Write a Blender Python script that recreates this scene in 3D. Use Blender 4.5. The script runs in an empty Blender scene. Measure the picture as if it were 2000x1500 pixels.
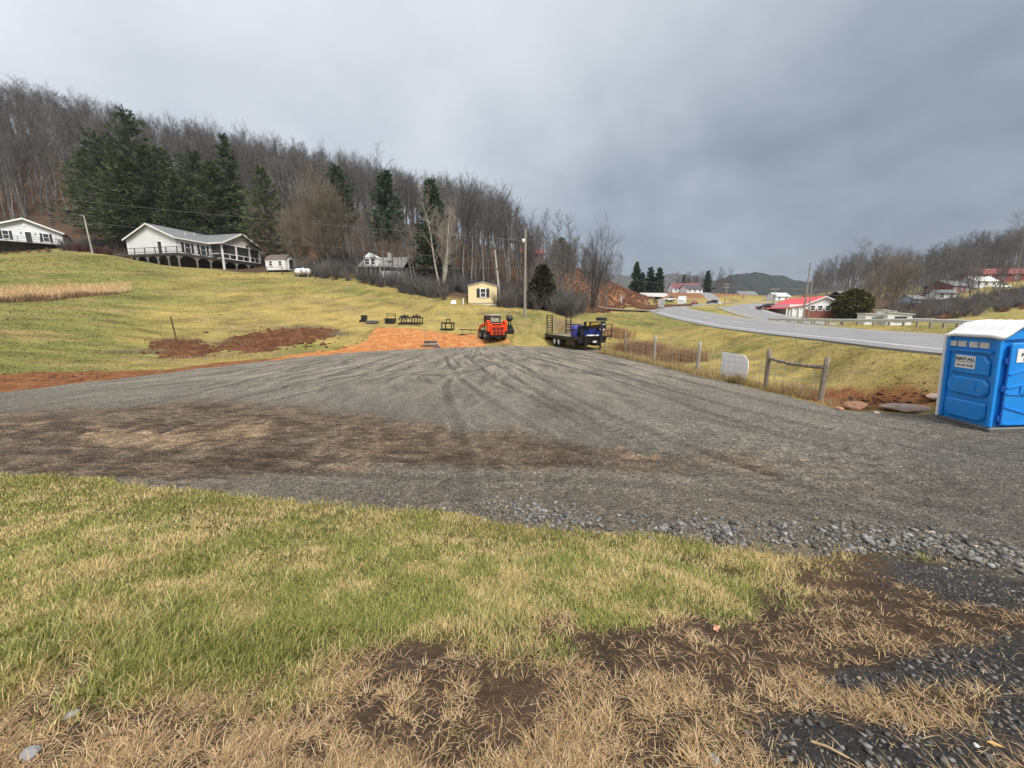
import bpy, math, random
import numpy as np
from mathutils import Vector, Matrix, Euler

# ------------------------------------------------------------------ camera, sky, sun, exposure
sc = bpy.context.scene
col = sc.collection
CZ = 2.7                                   # eye height above the gravel yard
FPX = 760.0                                # focal length in photo pixels (2000 wide)
PITCH = math.atan(138.0 / FPX)
cp, sp = math.cos(PITCH), math.sin(PITCH)
cam_d = bpy.data.cameras.new('camera')
cam_d.sensor_fit = 'HORIZONTAL'; cam_d.sensor_width = 36.0
cam_d.lens = 36.0 * FPX / 2000.0
cam_d.clip_start = 0.05; cam_d.clip_end = 9000
cam = bpy.data.objects.new('camera', cam_d); col.objects.link(cam)
cam.location = (0, 0, CZ); cam.rotation_euler = (math.pi / 2 - PITCH, 0, 0)
sc.camera = cam

SUN_EL, SUN_AZ = math.radians(52), math.radians(150)   # behind the camera, to the right
world = bpy.data.worlds.new('World'); sc.world = world; world.use_nodes = True
wt = world.node_tree; wt.nodes.clear()
def wn(t, **k):
    n = wt.nodes.new(t)
    for a, b in k.items(): setattr(n, a, b)
    return n
def wmath(op, a, b=None):
    n = wn('ShaderNodeMath', operation=op)
    for i, q in enumerate((a, b)):
        if q is None: continue
        if isinstance(q, (int, float)): n.inputs[i].default_value = q
        else: wt.links.new(q, n.inputs[i])
    return n.outputs[0]
wtc = wn('ShaderNodeTexCoord'); wsep = wn('ShaderNodeSeparateXYZ')
wt.links.new(wtc.outputs['Generated'], wsep.inputs[0])
X, Y, Z = wsep.outputs
zc = wmath('MAXIMUM', Z, 0.0)
den = wmath('ADD', zc, 0.45)
cmb = wn('ShaderNodeCombineXYZ')
wt.links.new(wmath('DIVIDE', X, den), cmb.inputs[0]); wt.links.new(wmath('DIVIDE', Y, den), cmb.inputs[1])
def wnoise(scale, detail, dist):
    n = wn('ShaderNodeTexNoise'); n.inputs['Scale'].default_value = scale
    n.inputs['Detail'].default_value = detail; n.inputs['Distortion'].default_value = dist
    n.inputs['Roughness'].default_value = 0.5
    wt.links.new(cmb.outputs[0], n.inputs['Vector']); return n.outputs['Fac']
n1 = wnoise(1.6, 9, 0.45); n2 = wnoise(5.0, 9, 0.4)
t = wmath('ADD', wmath('MULTIPLY', zc, 0.44), 0.215)
t = wmath('ADD', t, wmath('MULTIPLY', X, -0.175))
t = wmath('ADD', t, wmath('MULTIPLY', wmath('SUBTRACT', n1, 0.5), 0.40))
t = wmath('ADD', t, wmath('MULTIPLY', wmath('SUBTRACT', n2, 0.5), 0.12))
t = wmath('MAXIMUM', t, 0.07)
ramp = wn('ShaderNodeValToRGB')
els = ramp.color_ramp.elements
els[0].position = 0.0; els[0].color = (0.0, 0.0, 0.0, 1)
els[1].position = 1.0; els[1].color = (1.0, 1.0, 1.0, 1)
for p_, c_ in ((0.12, (.098, .118, .150)), (0.25, (.212, .243, .288)), (0.40, (.385, .415, .452)), (0.60, (.585, .600, .625)), (0.8, (.78, .795, .815))):
    e = els.new(p_); e.color = (*c_, 1)
wt.links.new(t, ramp.inputs[0])
sky = wn('ShaderNodeTexSky', sky_type='NISHITA', sun_disc=False)
sky.sun_elevation = SUN_EL; sky.sun_rotation = SUN_AZ; sky.air_density = 1.0; sky.dust_density = 2.0
bg1 = wn('ShaderNodeBackground'); bg1.inputs[1].default_value = 0.06
bg2 = wn('ShaderNodeBackground'); bg2.inputs[1].default_value = 0.50
wt.links.new(sky.outputs[0], bg1.inputs[0]); wt.links.new(ramp.outputs[0], bg2.inputs[0])
wmix = wn('ShaderNodeMixShader'); wmix.inputs[0].default_value = 0.94     # heavy overcast hides nearly all of the clear sky
wt.links.new(bg1.outputs[0], wmix.inputs[1]); wt.links.new(bg2.outputs[0], wmix.inputs[2])
wout = wn('ShaderNodeOutputWorld'); wt.links.new(wmix.outputs[0], wout.inputs[0])

sun_d = bpy.data.lights.new('sun', 'SUN'); sun_d.energy = 1.5; sun_d.angle = math.radians(22); sun_d.color = (1.0, 0.95, 0.87)
sun = bpy.data.objects.new('sun', sun_d); col.objects.link(sun)
sdir = Vector((math.sin(SUN_AZ) * math.cos(SUN_EL), math.cos(SUN_AZ) * math.cos(SUN_EL), math.sin(SUN_EL)))
sun.rotation_euler = (-sdir).to_track_quat('-Z', 'Y').to_euler()
sun.location = (20, -30, 60)
vs = sc.view_settings
vs.view_transform = 'Standard'; vs.look = 'None'; vs.exposure = 1.70; vs.gamma = 1.0; vs.use_curve_mapping = False
sc.render.engine = 'CYCLES'
sc.cycles.max_bounces = 5; sc.cycles.diffuse_bounces = 3; sc.cycles.transparent_max_bounces = 8
sc.cycles.volume_bounces = 0
sc.cycles.use_denoising = True

# ------------------------------------------------------------------ geometry helpers
def ray(u, v):
    a = (u - 1000) / FPX; b = (750 - v) / FPX
    return a, cp + b * sp, -sp + b * cp            # x, y, z components of the ray
def P(u, v, Yd):                                     # the point of the place seen at (u, v), Yd metres ahead
    a, f, z = ray(u, v); k = Yd / f
    return Vector((a * k, Yd, CZ + z * k))
def G(u, v, z=0.0):                                  # the same, on a level z
    a, f, zz = ray(u, v); k = (z - CZ) / zz
    return Vector((a * k, f * k, z))
def proj(x, y, z):
    dz = z - CZ; dep = y * cp - dz * sp; up = y * sp + dz * cp
    dep = np.where(dep > 0.05, dep, np.nan)
    return 1000 + FPX * x / dep, 750 - FPX * up / dep

def _hash(ix, iy, seed):
    h = (ix.astype(np.int64) * 374761393 + iy.astype(np.int64) * 668265263 + seed * 1442695041) & 0x7fffffff
    h = ((h ^ (h >> 13)) * 1274126177) & 0x7fffffff
    return ((h ^ (h >> 16)) & 0xffff) / 65535.0
def vnoise(x, y, seed=0):
    x = np.asarray(x, float); y = np.asarray(y, float)
    ix, iy = np.floor(x), np.floor(y); fx, fy = x - ix, y - iy
    fx = fx * fx * (3 - 2 * fx); fy = fy * fy * (3 - 2 * fy)
    a = _hash(ix, iy, seed); b = _hash(ix + 1, iy, seed); c = _hash(ix, iy + 1, seed); d = _hash(ix + 1, iy + 1, seed)
    return (a * (1 - fx) + b * fx) * (1 - fy) + (c * (1 - fx) + d * fx) * fy
def fbm(x, y, seed=0, octv=4):
    s = 0; a = 0.5; n = 0
    for k in range(octv):
        s = s + a * vnoise(x, y, seed + k * 17); n += a; a *= 0.55; x = x * 2.03 + 3.1; y = y * 2.03 + 1.7
    return s / n
def sstep(a, b, x):
    t = np.clip((x - a) / (b - a), 0, 1); return t * t * (3 - 2 * t)
def seg_dist(x, y, pts, closed=False):
    d = np.full(np.shape(x), 1e9); n = len(pts)
    for i in range(n if closed else n - 1):
        (x0, y0), (x1, y1) = pts[i][:2], pts[(i + 1) % n][:2]
        dx, dy = x1 - x0, y1 - y0; L = dx * dx + dy * dy + 1e-12
        t = np.clip(((x - x0) * dx + (y - y0) * dy) / L, 0, 1)
        d = np.minimum(d, np.hypot(x - x0 - t * dx, y - y0 - t * dy))
    return d
def inside(x, y, pts):
    r = np.zeros(np.shape(x), bool); n = len(pts)
    for i in range(n):
        (x0, y0), (x1, y1) = pts[i][:2], pts[(i + 1) % n][:2]
        if y0 == y1: continue
        c = ((y0 > y) != (y1 > y)) & (x < (x1 - x0) * (y - y0) / (y1 - y0) + x0)
        r ^= c
    return r
def sdf(x, y, pts):                                   # positive inside
    d = seg_dist(x, y, pts, True); return np.where(inside(x, y, pts), d, -d)

def new_mesh(name, V, faces_list, mats=None, smooth=False, colors=None):
    """V: Nx3; faces_list: list of int arrays (Mx3 or Mx4)"""
    me = bpy.data.meshes.new(name)
    V = np.asarray(V, np.float32)
    me.vertices.add(len(V)); me.vertices.foreach_set('co', V.ravel())
    loops = np.concatenate([f.ravel() for f in faces_list]).astype(np.int32)
    tot = np.concatenate([np.full(len(f), f.shape[1], np.int32) for f in faces_list])
    me.loops.add(len(loops)); me.loops.foreach_set('vertex_index', loops)
    me.polygons.add(len(tot))
    me.polygons.foreach_set('loop_start', np.concatenate([[0], np.cumsum(tot)[:-1]]).astype(np.int32))
    me.polygons.foreach_set('loop_total', tot)
    if smooth: me.polygons.foreach_set('use_smooth', np.ones(len(tot), bool))
    if colors is not None:
        for nm, arr in colors.items():
            at = me.color_attributes.new(nm, 'FLOAT_COLOR', 'POINT')
            c4 = np.ones((len(V), 4), np.float32); c4[:, :arr.shape[1]] = arr
            at.data.foreach_set('color', c4.ravel())
    me.update(calc_edges=True); me.validate()
    for m in (mats or []): me.materials.append(m)
    return me
def link(name, me, parent=None, loc=None, rot=None):
    o = bpy.data.objects.new(name, me); col.objects.link(o)
    if parent is not None: o.parent = parent
    if loc is not None: o.location = loc
    if rot is not None: o.rotation_euler = rot
    return o
def tag(o, label=None, cat=None, group=None, kind=None):
    if label: o['label'] = label
    if cat: o['category'] = cat
    if group: o['group'] = group
    if kind: o['kind'] = kind
    return o
def thing(name, label, cat, loc=(0, 0, 0), rz=0.0, group=None, rot=None):
    o = bpy.data.objects.new(name, None); col.objects.link(o); o.empty_display_size = 0.3
    o.location = loc; o.rotation_euler = rot if rot is not None else (0, 0, rz)
    return tag(o, label, cat, group)
def copy_tree(o, parent=None):
    c = o.copy(); col.objects.link(c)
    if parent is not None: c.parent = parent
    for ch in list(o.children): copy_tree(ch, c)
    return c

class MB:
    """collects shapes and builds ONE mesh object"""
    def __init__(s): s.v = []; s.f = []
    def add(s, vs_, fs_):
        k = len(s.v); s.v += [tuple(q) for q in vs_]; s.f += [tuple(i + k for i in q) for q in fs_]; return s
    def box(s, c, d, rz=0.0, bev=0.0, M=None):
        x, y, z = d[0] / 2, d[1] / 2, d[2] / 2
        if bev > 0:
            b = min(bev, x * .9, y * .9, z * .9); vs_ = []
            rings = [(-z, b), (-z + b, 0), (z - b, 0), (z, b)]
            for zz, i in rings:
                X_, Y_ = x - i, y - i; bb = b * .6
                vs_ += [(-X_ + bb, -Y_, zz), (X_ - bb, -Y_, zz), (X_, -Y_ + bb, zz), (X_, Y_ - bb, zz), (X_ - bb, Y_, zz), (-X_ + bb, Y_, zz), (-X_, Y_ - bb, zz), (-X_, -Y_ + bb, zz)]
            fs_ = [tuple(range(7, -1, -1)), tuple(range(24, 32))]
            for r in range(3):
                for i in range(8):
                    j = (i + 1) % 8; fs_.append((r * 8 + i, r * 8 + j, r * 8 + 8 + j, r * 8 + 8 + i))
        else:
            vs_ = [(-x, -y, -z), (x, -y, -z), (x, y, -z), (-x, y, -z), (-x, -y, z), (x, -y, z), (x, y, z), (-x, y, z)]
            fs_ = [(3, 2, 1, 0), (4, 5, 6, 7), (0, 1, 5, 4), (1, 2, 6, 5), (2, 3, 7, 6), (3, 0, 4, 7)]
        R = Matrix.Rotation(rz, 3, 'Z') if M is None else M
        c = Vector(c)
        return s.add([c + R @ Vector(q) for q in vs_], fs_)
    def bar(s, p0, p1, w, h=None, up=(0, 0, 1)):
        h = w if h is None else h; p0, p1 = Vector(p0), Vector(p1); d = p1 - p0; L = d.length
        if L < 1e-6: return s
        d.normalize(); u = Vector(up)
        if abs(d.dot(u)) > .98: u = Vector((0, 1, 0))
        sx = d.cross(u).normalized(); uz = sx.cross(d).normalized()
        M = Matrix((sx, d, uz)).transposed()
        return s.box((p0 + p1) / 2, (w, L, h), M=M)
    def tube(s, p0, p1, r0, r1=None, n=8, caps=True):
        r1 = r0 if r1 is None else r1; p0, p1 = Vector(p0), Vector(p1); d = (p1 - p0).normalized()
        a = d.orthogonal().normalized(); b = d.cross(a); vs_ = []
        for p, r in ((p0, r0), (p1, r1)):
            for i in range(n):
                t_ = 2 * math.pi * i / n; vs_.append(p + (a * math.cos(t_) + b * math.sin(t_)) * r)
        fs_ = [(i, (i + 1) % n, n + (i + 1) % n, n + i) for i in range(n)]
        if caps: fs_ += [tuple(range(n - 1, -1, -1)), tuple(range(n, 2 * n))]
        return s.add(vs_, fs_)
    def path(s, pts, r, n=6):
        for i in range(len(pts) - 1): s.tube(pts[i], pts[i + 1], r if not hasattr(r, '__len__') else r[i], r if not hasattr(r, '__len__') else r[i + 1], n)
        return s
    def lathe(s, prof, n=16, axis='z', c=(0, 0, 0)):
        vs_ = []; m = len(prof); c = Vector(c)
        for i in range(n):
            t_ = 2 * math.pi * i / n
            for r, h in prof:
                q = {'z': (r * math.cos(t_), r * math.sin(t_), h), 'x': (h, r * math.cos(t_), r * math.sin(t_)), 'y': (r * math.sin(t_), h, r * math.cos(t_))}[axis]
                vs_.append(c + Vector(q))
        fs_ = []
        for i in range(n):
            j = (i + 1) % n
            for k in range(m - 1): fs_.append((i * m + k, j * m + k, j * m + k + 1, i * m + k + 1))
        return s.add(vs_, fs_)
    def prism(s, poly, a0, a1, plane='yz'):
        """poly: 2D outline (counter-clockwise); extruded a0..a1 along the remaining axis"""
        def q(p, a): return {'yz': (a, p[0], p[1]), 'xz': (p[0], a, p[1]), 'xy': (p[0], p[1], a)}[plane]
        n = len(poly); vs_ = [q(p, a0) for p in poly] + [q(p, a1) for p in poly]
        fs_ = [tuple(range(n - 1, -1, -1)), tuple(range(n, 2 * n))] + [(i, (i + 1) % n, n + (i + 1) % n, n + i) for i in range(n)]
        return s.add(vs_, fs_)
    def quad(s, a, b, c, d, th=0.0):
        if th <= 0: return s.add([a, b, c, d], [(0, 1, 2, 3)])
        a, b, c, d = map(Vector, (a, b, c, d)); n = (b - a).cross(d - a).normalized() * th
        return s.add([a, b, c, d, a + n, b + n, c + n, d + n], [(3, 2, 1, 0), (4, 5, 6, 7), (0, 1, 5, 4), (1, 2, 6, 5), (2, 3, 7, 6), (3, 0, 4, 7)])
    def mesh(s, name, m, smooth=False):
        me = bpy.data.meshes.new(name); me.from_pydata(s.v, [], s.f); me.materials.append(m)
        import bmesh
        bm = bmesh.new(); bm.from_mesh(me); bmesh.ops.recalc_face_normals(bm, faces=bm.faces); bm.to_mesh(me); bm.free()
        if smooth: me.shade_smooth()
        me.update(); return me
    def build(s, name, m, parent=None, smooth=False, loc=None, rot=None):
        return link(name, s.mesh(name, m, smooth), parent, loc, rot)

# ------------------------------------------------------------------ materials
MATS = {}
def nodes(name):
    m = bpy.data.materials.new(name); m.use_nodes = True; nt = m.node_tree; nt.nodes.clear()
    out = nt.nodes.new('ShaderNodeOutputMaterial'); bs = nt.nodes.new('ShaderNodeBsdfPrincipled')
    nt.links.new(bs.outputs[0], out.inputs[0]); return m, nt, bs, out
def nnode(nt, t, ins=None, **k):
    n = nt.nodes.new(t)
    for a, b in k.items(): setattr(n, a, b)
    for a, b in (ins or {}).items():
        if hasattr(b, 'is_output') or hasattr(b, 'links'): nt.links.new(b, n.inputs[a])
        else: n.inputs[a].default_value = b
    return n
def rampn(nt, fac, stops):
    r = nt.nodes.new('ShaderNodeValToRGB'); e = r.color_ramp.elements
    e[0].position, e[0].color = stops[0][0], (*stops[0][1], 1); e[1].position, e[1].color = stops[-1][0], (*stops[-1][1], 1)
    for p_, c_ in stops[1:-1]: q = e.new(p_); q.color = (*c_, 1)
    nt.links.new(fac, r.inputs[0]); return r.outputs[0]
def mixc(nt, fac, a, b, mode='MIX'):
    n = nt.nodes.new('ShaderNodeMix'); n.data_type = 'RGBA'; n.blend_type = mode
    for s_, q in ((n.inputs[0], fac), (n.inputs[6], a), (n.inputs[7], b)):
        if isinstance(q, (int, float)): s_.default_value = q
        elif isinstance(q, tuple): s_.default_value = (*q[:3], 1)
        else: nt.links.new(q, s_)
    return n.outputs[2]
def mmath(nt, op, a, b=None):
    n = nt.nodes.new('ShaderNodeMath'); n.operation = op
    for i, q in enumerate((a, b)):
        if q is None: continue
        if isinstance(q, (int, float)): n.inputs[i].default_value = q
        else: nt.links.new(q, n.inputs[i])
    return n.outputs[0]
def mat(name, c, rough=0.6, metal=0.0, var=0.12, scale=6.0, bump=0.0, bscale=40.0, stretch=None, dirt=None, dirt_amt=0.3):
    """plain surface with mottling, slight relief and optional dirt"""
    if name in MATS: return MATS[name]
    m, nt, bs, out = nodes(name)
    tc = nnode(nt, 'ShaderNodeTexCoord'); vec = tc.outputs['Object']
    if stretch:
        mp = nnode(nt, 'ShaderNodeMapping', {'Vector': vec, 'Scale': stretch}); vec = mp.outputs[0]
    n = nnode(nt, 'ShaderNodeTexNoise', {'Vector': vec, 'Scale': scale, 'Detail': 5.0})
    lo = tuple(max(0, q * (1 - var)) for q in c); hi = tuple(min(1, q * (1 + var)) for q in c)
    cc = rampn(nt, n.outputs['Fac'], ((.3, lo), (.7, hi)))
    if dirt:
        n3 = nnode(nt, 'ShaderNodeTexNoise', {'Vector': vec, 'Scale': scale * .6 + 1.3, 'Detail': 8.0, 'Roughness': .7})
        f = rampn(nt, n3.outputs['Fac'], ((.45, (0, 0, 0)), (.75, (dirt_amt,) * 3)))
        cc = mixc(nt, f, cc, dirt)
    nt.links.new(cc, bs.inputs['Base Color'])
    bs.inputs['Roughness'].default_value = rough; bs.inputs['Metallic'].default_value = metal
    if bump:
        n2 = nnode(nt, 'ShaderNodeTexNoise', {'Vector': vec, 'Scale': bscale, 'Detail': 6.0})
        bp = nnode(nt, 'ShaderNodeBump', {'Height': n2.outputs['Fac'], 'Strength': bump, 'Distance': 0.02})
        nt.links.new(bp.outputs[0], bs.inputs['Normal'])
    MATS[name] = m; return m
def mat_attr(name, attr='col', rough=0.75, trans=0.0, bump=0.0, bscale=60.0, var=0.0, vscale=20.0):
    """colour comes from a per-vertex colour of the thing itself (straw, leaf, stone tones)"""
    m, nt, bs, out = nodes(name)
    at = nnode(nt, 'ShaderNodeAttribute', attribute_name=attr); cc = at.outputs['Color']
    tc = nnode(nt, 'ShaderNodeTexCoord')
    if var:
        n = nnode(nt, 'ShaderNodeTexNoise', {'Vector': tc.outputs['Object'], 'Scale': vscale, 'Detail': 5.0})
        k = rampn(nt, n.outputs['Fac'], ((.3, (1 - var,) * 3), (.7, (1 + var,) * 3)))
        cc = mixc(nt, 1.0, cc, k, 'MULTIPLY')
    nt.links.new(cc, bs.inputs['Base Color']); bs.inputs['Roughness'].default_value = rough
    if 'Specular IOR Level' in bs.inputs: bs.inputs['Specular IOR Level'].default_value = 0.25
    if bump:
        n2 = nnode(nt, 'ShaderNodeTexNoise', {'Vector': tc.outputs['Object'], 'Scale': bscale, 'Detail': 6.0})
        bp = nnode(nt, 'ShaderNodeBump', {'Height': n2.outputs['Fac'], 'Strength': bump, 'Distance': 0.02})
        nt.links.new(bp.outputs[0], bs.inputs['Normal'])
    if trans:
        tr = nnode(nt, 'ShaderNodeBsdfTranslucent'); nt.links.new(cc, tr.inputs[0])
        mx = nnode(nt, 'ShaderNodeMixShader'); mx.inputs[0].default_value = trans
        nt.links.new(bs.outputs[0], mx.inputs[1]); nt.links.new(tr.outputs[0], mx.inputs[2]); nt.links.new(mx.outputs[0], out.inputs[0])
    return m

# ------------------------------------------------------------------ the lie of the land
CP = []
def c_(u, v, Yd): q = P(u, v, Yd); CP.append((q.x, q.y, q.z))
def cz_(u, Yd, z): CP.append(((u - 1000) / FPX * Yd * 1.02, Yd, z))
# bank under the camera down to the yard
for u in (-900, 0, 500, 1000, 1500, 2000, 2900):
    k = (u - 1000) / FPX
    CP.append((k * .5, .5, 1.06)); CP.append((k * 1.4, 1.4, 0.84))
CP += [(-3.6, 2.8, .57), (0, 2.8, .52), (3.2, 2.6, .42), (-12, 4.5, .5), (9, 3.5, .05), (12, 3, .1), (-14, 8, .1)]
# the yard
for u, v in ((0, 922), (500, 975), (1000, 1018), (1500, 1068), (2000, 1120), (0, 764), (250, 737), (500, 707), (700, 686), (860, 678), (1060, 676), (1190, 690), (1360, 733), (1600, 788), (1840, 815), (1000, 800), (600, 830), (1400, 850), (2200, 880)):
    q = G(u, v); CP.append((q.x, q.y, 0.0))
# pasture behind and left of the yard
for a in ((0, 597, 29.7), (0, 553, 40), (0, 505, 62), (-300, 560, 40), (-300, 470, 75), (60, 488, 75), (120, 486, 74), (250, 503, 68), (260, 510, 69), (310, 517, 66), (350, 522, 65), (430, 529, 66), (500, 534, 66), (430, 522, 75), (500, 529, 78), (560, 528, 72), (620, 545, 62), (700, 552, 60),
          (800, 576, 57), (915, 593, 54), (1000, 604, 50), (1060, 611, 46), (800, 634, 38), (700, 632, 38), (960, 659, 34), (1000, 652, 35), (350, 690, 24.5), (600, 655, 32), (300, 600, 38), (500, 580, 46), (700, 590, 48), (200, 640, 27),
          (1100, 630, 42), (1150, 612, 55), (1130, 600, 70)): c_(*a)
# wooded hill
for u, Yd, z in ((-400, 110, 55), (0, 110, 37), (300, 100, 25), (500, 95, 20), (700, 85, 15), (850, 78, 11), (950, 75, 8.8), (-400, 180, 116), (0, 170, 85), (300, 160, 59), (600, 145, 43), (800, 130, 31), (1000, 115, 20), (0, 240, 82), (300, 240, 60), (700, 230, 40), (1000, 200, 20), (1050, 92, 14), (1050, 100, 16.0), (1100, 105, 14.5), (1150, 105, 12.0), (1200, 105, 9.0), (1150, 85, 5.5), (1050, 80, 8), (1240, 100, 5.2), (1150, 160, 13), (1250, 160, 9)): cz_(u, Yd, z)
# verge and highway side
for a in ((1600, 720, 15.5), (1500, 690, 20), (1400, 680, 26), (1300, 650, 38), (1250, 620, 62), (1220, 607, 80), (1800, 760, 11.6)): c_(*a)
for x, y, z in ((14, 12.9, 1.4), (15.6, 19.8, 1.4), (18.7, 29.7, 1.4), (20.3, 39, 1.5), (25.7, 66, 2.2), (30, 85, 3.2), (30, 20, 1.4), (38, 34, 1.2), (45, 34, .4), (60, 40, .2), (13, 2, 1.2), (40, 10, 1)): CP.append((x, y, z))
for u, Yd, z in ((1340, 150, 6.9), (1340, 220, 14), (1430, 120, 4.5), (1430, 200, 12), (1500, 105, 3.2), (1500, 160, 7.5), (1560, 88, 1.9), (1620, 88, 1.8), (1700, 60, .5), (1700, 80, 1.0), (1750, 110, 4.4), (1950, 80, 4.2), (1950, 120, 10.4), (1950, 140, 13.6), (2000, 230, 33), (1800, 230, 23), (1650, 220, 17), (1540, 260, 12), (2400, 130, 16), (2400, 60, 4), (2400, 230, 40), (1800, 150, 10), (1650, 140, 6),
                 (0, 600, 90), (500, 600, 60), (1000, 600, 30), (1400, 500, 18), (1700, 600, 30), (2200, 600, 60), (0, 2500, 90), (700, 2500, 40), (1400, 2500, 20), (2200, 2500, 60)): cz_(u, Yd, z)
CP = np.array(CP)
def _q(x, y):
    ph = np.clip(np.arctan2(x, np.where(y > .01, y, .01)), -1.15, 1.15); d = np.hypot(x, y)
    return 1.7 * ph, np.log(d + 4.0)
def _k(r2): return 0.5 * r2 * np.log(r2 + 1e-12)
_cx, _cy = _q(CP[:, 0], CP[:, 1]); _n = len(CP)
_K = _k((_cx[:, None] - _cx[None]) ** 2 + (_cy[:, None] - _cy[None]) ** 2) + np.eye(_n) * 2e-4
_A = np.zeros((_n + 3, _n + 3)); _A[:_n, :_n] = _K; _A[:_n, _n] = 1; _A[:_n, _n + 1] = _cx; _A[:_n, _n + 2] = _cy; _A[_n:, :_n] = _A[:_n, _n:].T
_w = np.linalg.solve(_A, np.concatenate([CP[:, 2], [0, 0, 0]]))
def tps(x, y):
    x = np.asarray(x, float); sh = x.shape; a, b = _q(x.ravel(), np.asarray(y, float).ravel()); r = np.empty(a.shape)
    for i in range(0, len(a), 20000):
        s_ = slice(i, i + 20000)
        r[s_] = _k((a[s_, None] - _cx) ** 2 + (b[s_, None] - _cy) ** 2) @ _w[:_n] + _w[_n] + _w[_n + 1] * a[s_] + _w[_n + 2] * b[s_]
    return r.reshape(sh)
PADPX = [(-500, 905), (0, 922), (150, 932), (350, 955), (520, 975), (700, 990), (900, 1003), (1100, 1030), (1300, 1055), (1500, 1068), (1650, 1066), (1800, 1072), (1900, 1100), (2000, 1125), (2500, 1180), (2120, 870), (2010, 826), (1840, 812), (1640, 801), (1600, 790), (1500, 766), (1360, 733), (1280, 712), (1190, 691), (1150, 679), (1060, 676.5), (860, 678), (700, 686), (600, 695), (500, 707), (350, 724), (250, 737), (100, 752), (0, 764), (-500, 800)]
PAD = [(G(u, v).x, G(u, v).y) for u, v in PADPX]
# highway: left edge of the near carriageway (x, y, z)
def smooth_line(pts, n=6):
    pts = [Vector(p) for p in pts]; out = []
    for i in range(len(pts) - 1):
        p0, p1, p2, p3 = pts[max(i - 1, 0)], pts[i], pts[i + 1], pts[min(i + 2, len(pts) - 1)]
        for k in range(n):
            t_ = k / n
            out.append(.5 * ((2 * p1) + (p2 - p0) * t_ + (2 * p0 - 5 * p1 + 4 * p2 - p3) * t_ ** 2 + (3 * p1 - p0 - 3 * p2 + p3) * t_ ** 3))
    return out + [pts[-1]]
EDGE = smooth_line([(26, -40, 1.3), (19.5, -15, 1.35), (15.6, 2, 1.38), (14.3, 12.9, 1.4), (15.6, 19.8, 1.4), (17.6, 29.7, 1.4), (20.0, 41, 1.52), (24.9, 64, 2.2), (29.4, 85, 3.15), (32.3, 97, 3.7), (36.8, 109, 4.25), (44, 125, 4.8), (57, 143, 5.4), (77, 160, 6.6), (130, 190, 9), (220, 215, 12)], 8)
def offset_line(line, d, dz=0.0):
    out = []
    for i, p in enumerate(line):
        a, b = line[max(i - 1, 0)], line[min(i + 1, len(line) - 1)]
        t_ = Vector((b.x - a.x, b.y - a.y, 0)).normalized()
        dd = d(p) if callable(d) else d
        out.append(Vector((p.x + t_.y * dd, p.y - t_.x * dd, p.z + (dz(p) if callable(dz) else dz))))
    return out
W1, W2 = 10.8, 9.5
_med = lambda p: W1 + 10.0 - 2.5 * float(sstep(60, 110, p.y))
_fz = lambda p: -2.0 + 1.6 * float(sstep(60, 112, p.y))
MID1 = offset_line(EDGE, W1 / 2)
FAR_L = offset_line(EDGE, _med, _fz)
MID2 = offset_line(FAR_L, W2 / 2)
def road_blend(x, y, z, mid, half, fade):
    best = np.full(x.shape, 1e9); bz = np.zeros(x.shape)
    for i in range(len(mid) - 1):
        p, q = mid[i], mid[i + 1]; dx, dy = q.x - p.x, q.y - p.y; L = dx * dx + dy * dy
        t_ = np.clip(((x - p.x) * dx + (y - p.y) * dy) / L, 0, 1)
        d = np.hypot(x - p.x - t_ * dx, y - p.y - t_ * dy); k = d < best
        best = np.where(k, d, best); bz = np.where(k, p.z + t_ * (q.z - p.z), bz)
    w = 1 - sstep(half + .4, half + fade, best)
    return z * (1 - w) + (bz - .09) * w, best
def H(x, y, roads=True):
    x = np.asarray(x, float); y = np.asarray(y, float)
    z = tps(x, y)
    w = sstep(-1.6, 0.5, sdf(x, y, PAD)) * sstep(1.0, 3.0, y)
    z = z * (1 - w)
    d0 = np.hypot(x, y)
    z = z + (fbm(x * .35, y * .35, 5, 3) - .5) * .16 * sstep(8, 20, d0) * (1 - w) + (fbm(x * 2.2, y * 2.2, 9, 3) - .5) * .05 * (1 - w)
    if roads:
        z, _ = road_blend(x, y, z, MID2, W2 / 2, 3.0)
        z, _ = road_blend(x, y, z, MID1, W1 / 2, 3.4)
    return z
def h1(x, y): return float(H(np.array([x]), np.array([y]))[0])
def ground(u, v, lo=1.5, hi=400.0):
    """first ground point met along the sight line of a photo position"""
    a, f, zz = ray(u, v); ys = np.exp(np.linspace(math.log(lo), math.log(hi), 260)); k = ys / f
    d = CZ + zz * k - H(a * k, ys); i = int(np.argmax(d < 0)) if (d < 0).any() else len(ys) - 1
    return Vector((a * k[i], ys[i], h1(a * k[i], ys[i])))
def at(u, Yd):                                         # standing on the ground at column u, Yd ahead
    x = (u - 1000) / FPX * Yd
    for _ in range(3):
        z = h1(x, Yd); dep = Yd * cp - (z - CZ) * sp; x = (u - 1000) / FPX * dep
    return Vector((x, Yd, h1(x, Yd)))

def graded(lo, hi, c0, c1, step, g):
    a = list(np.arange(c0, c1, step)); s_ = step; q = a[-1]
    while q < hi: s_ *= g; q += s_; a.append(q)
    s_ = step; q = a[0]; b = []
    while q > lo: s_ *= g; q -= s_; b.append(q)
    return np.array(b[::-1] + a)
def grid_mesh(xs, ys):
    nx, ny = len(xs), len(ys); i = np.arange((nx - 1) * (ny - 1)); r, c = i // (nx - 1), i % (nx - 1); a = r * nx + c
    XX, YY = np.meshgrid(xs, ys); return XX.ravel(), YY.ravel(), np.stack([a, a + 1, a + nx + 1, a + nx], 1)

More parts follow.
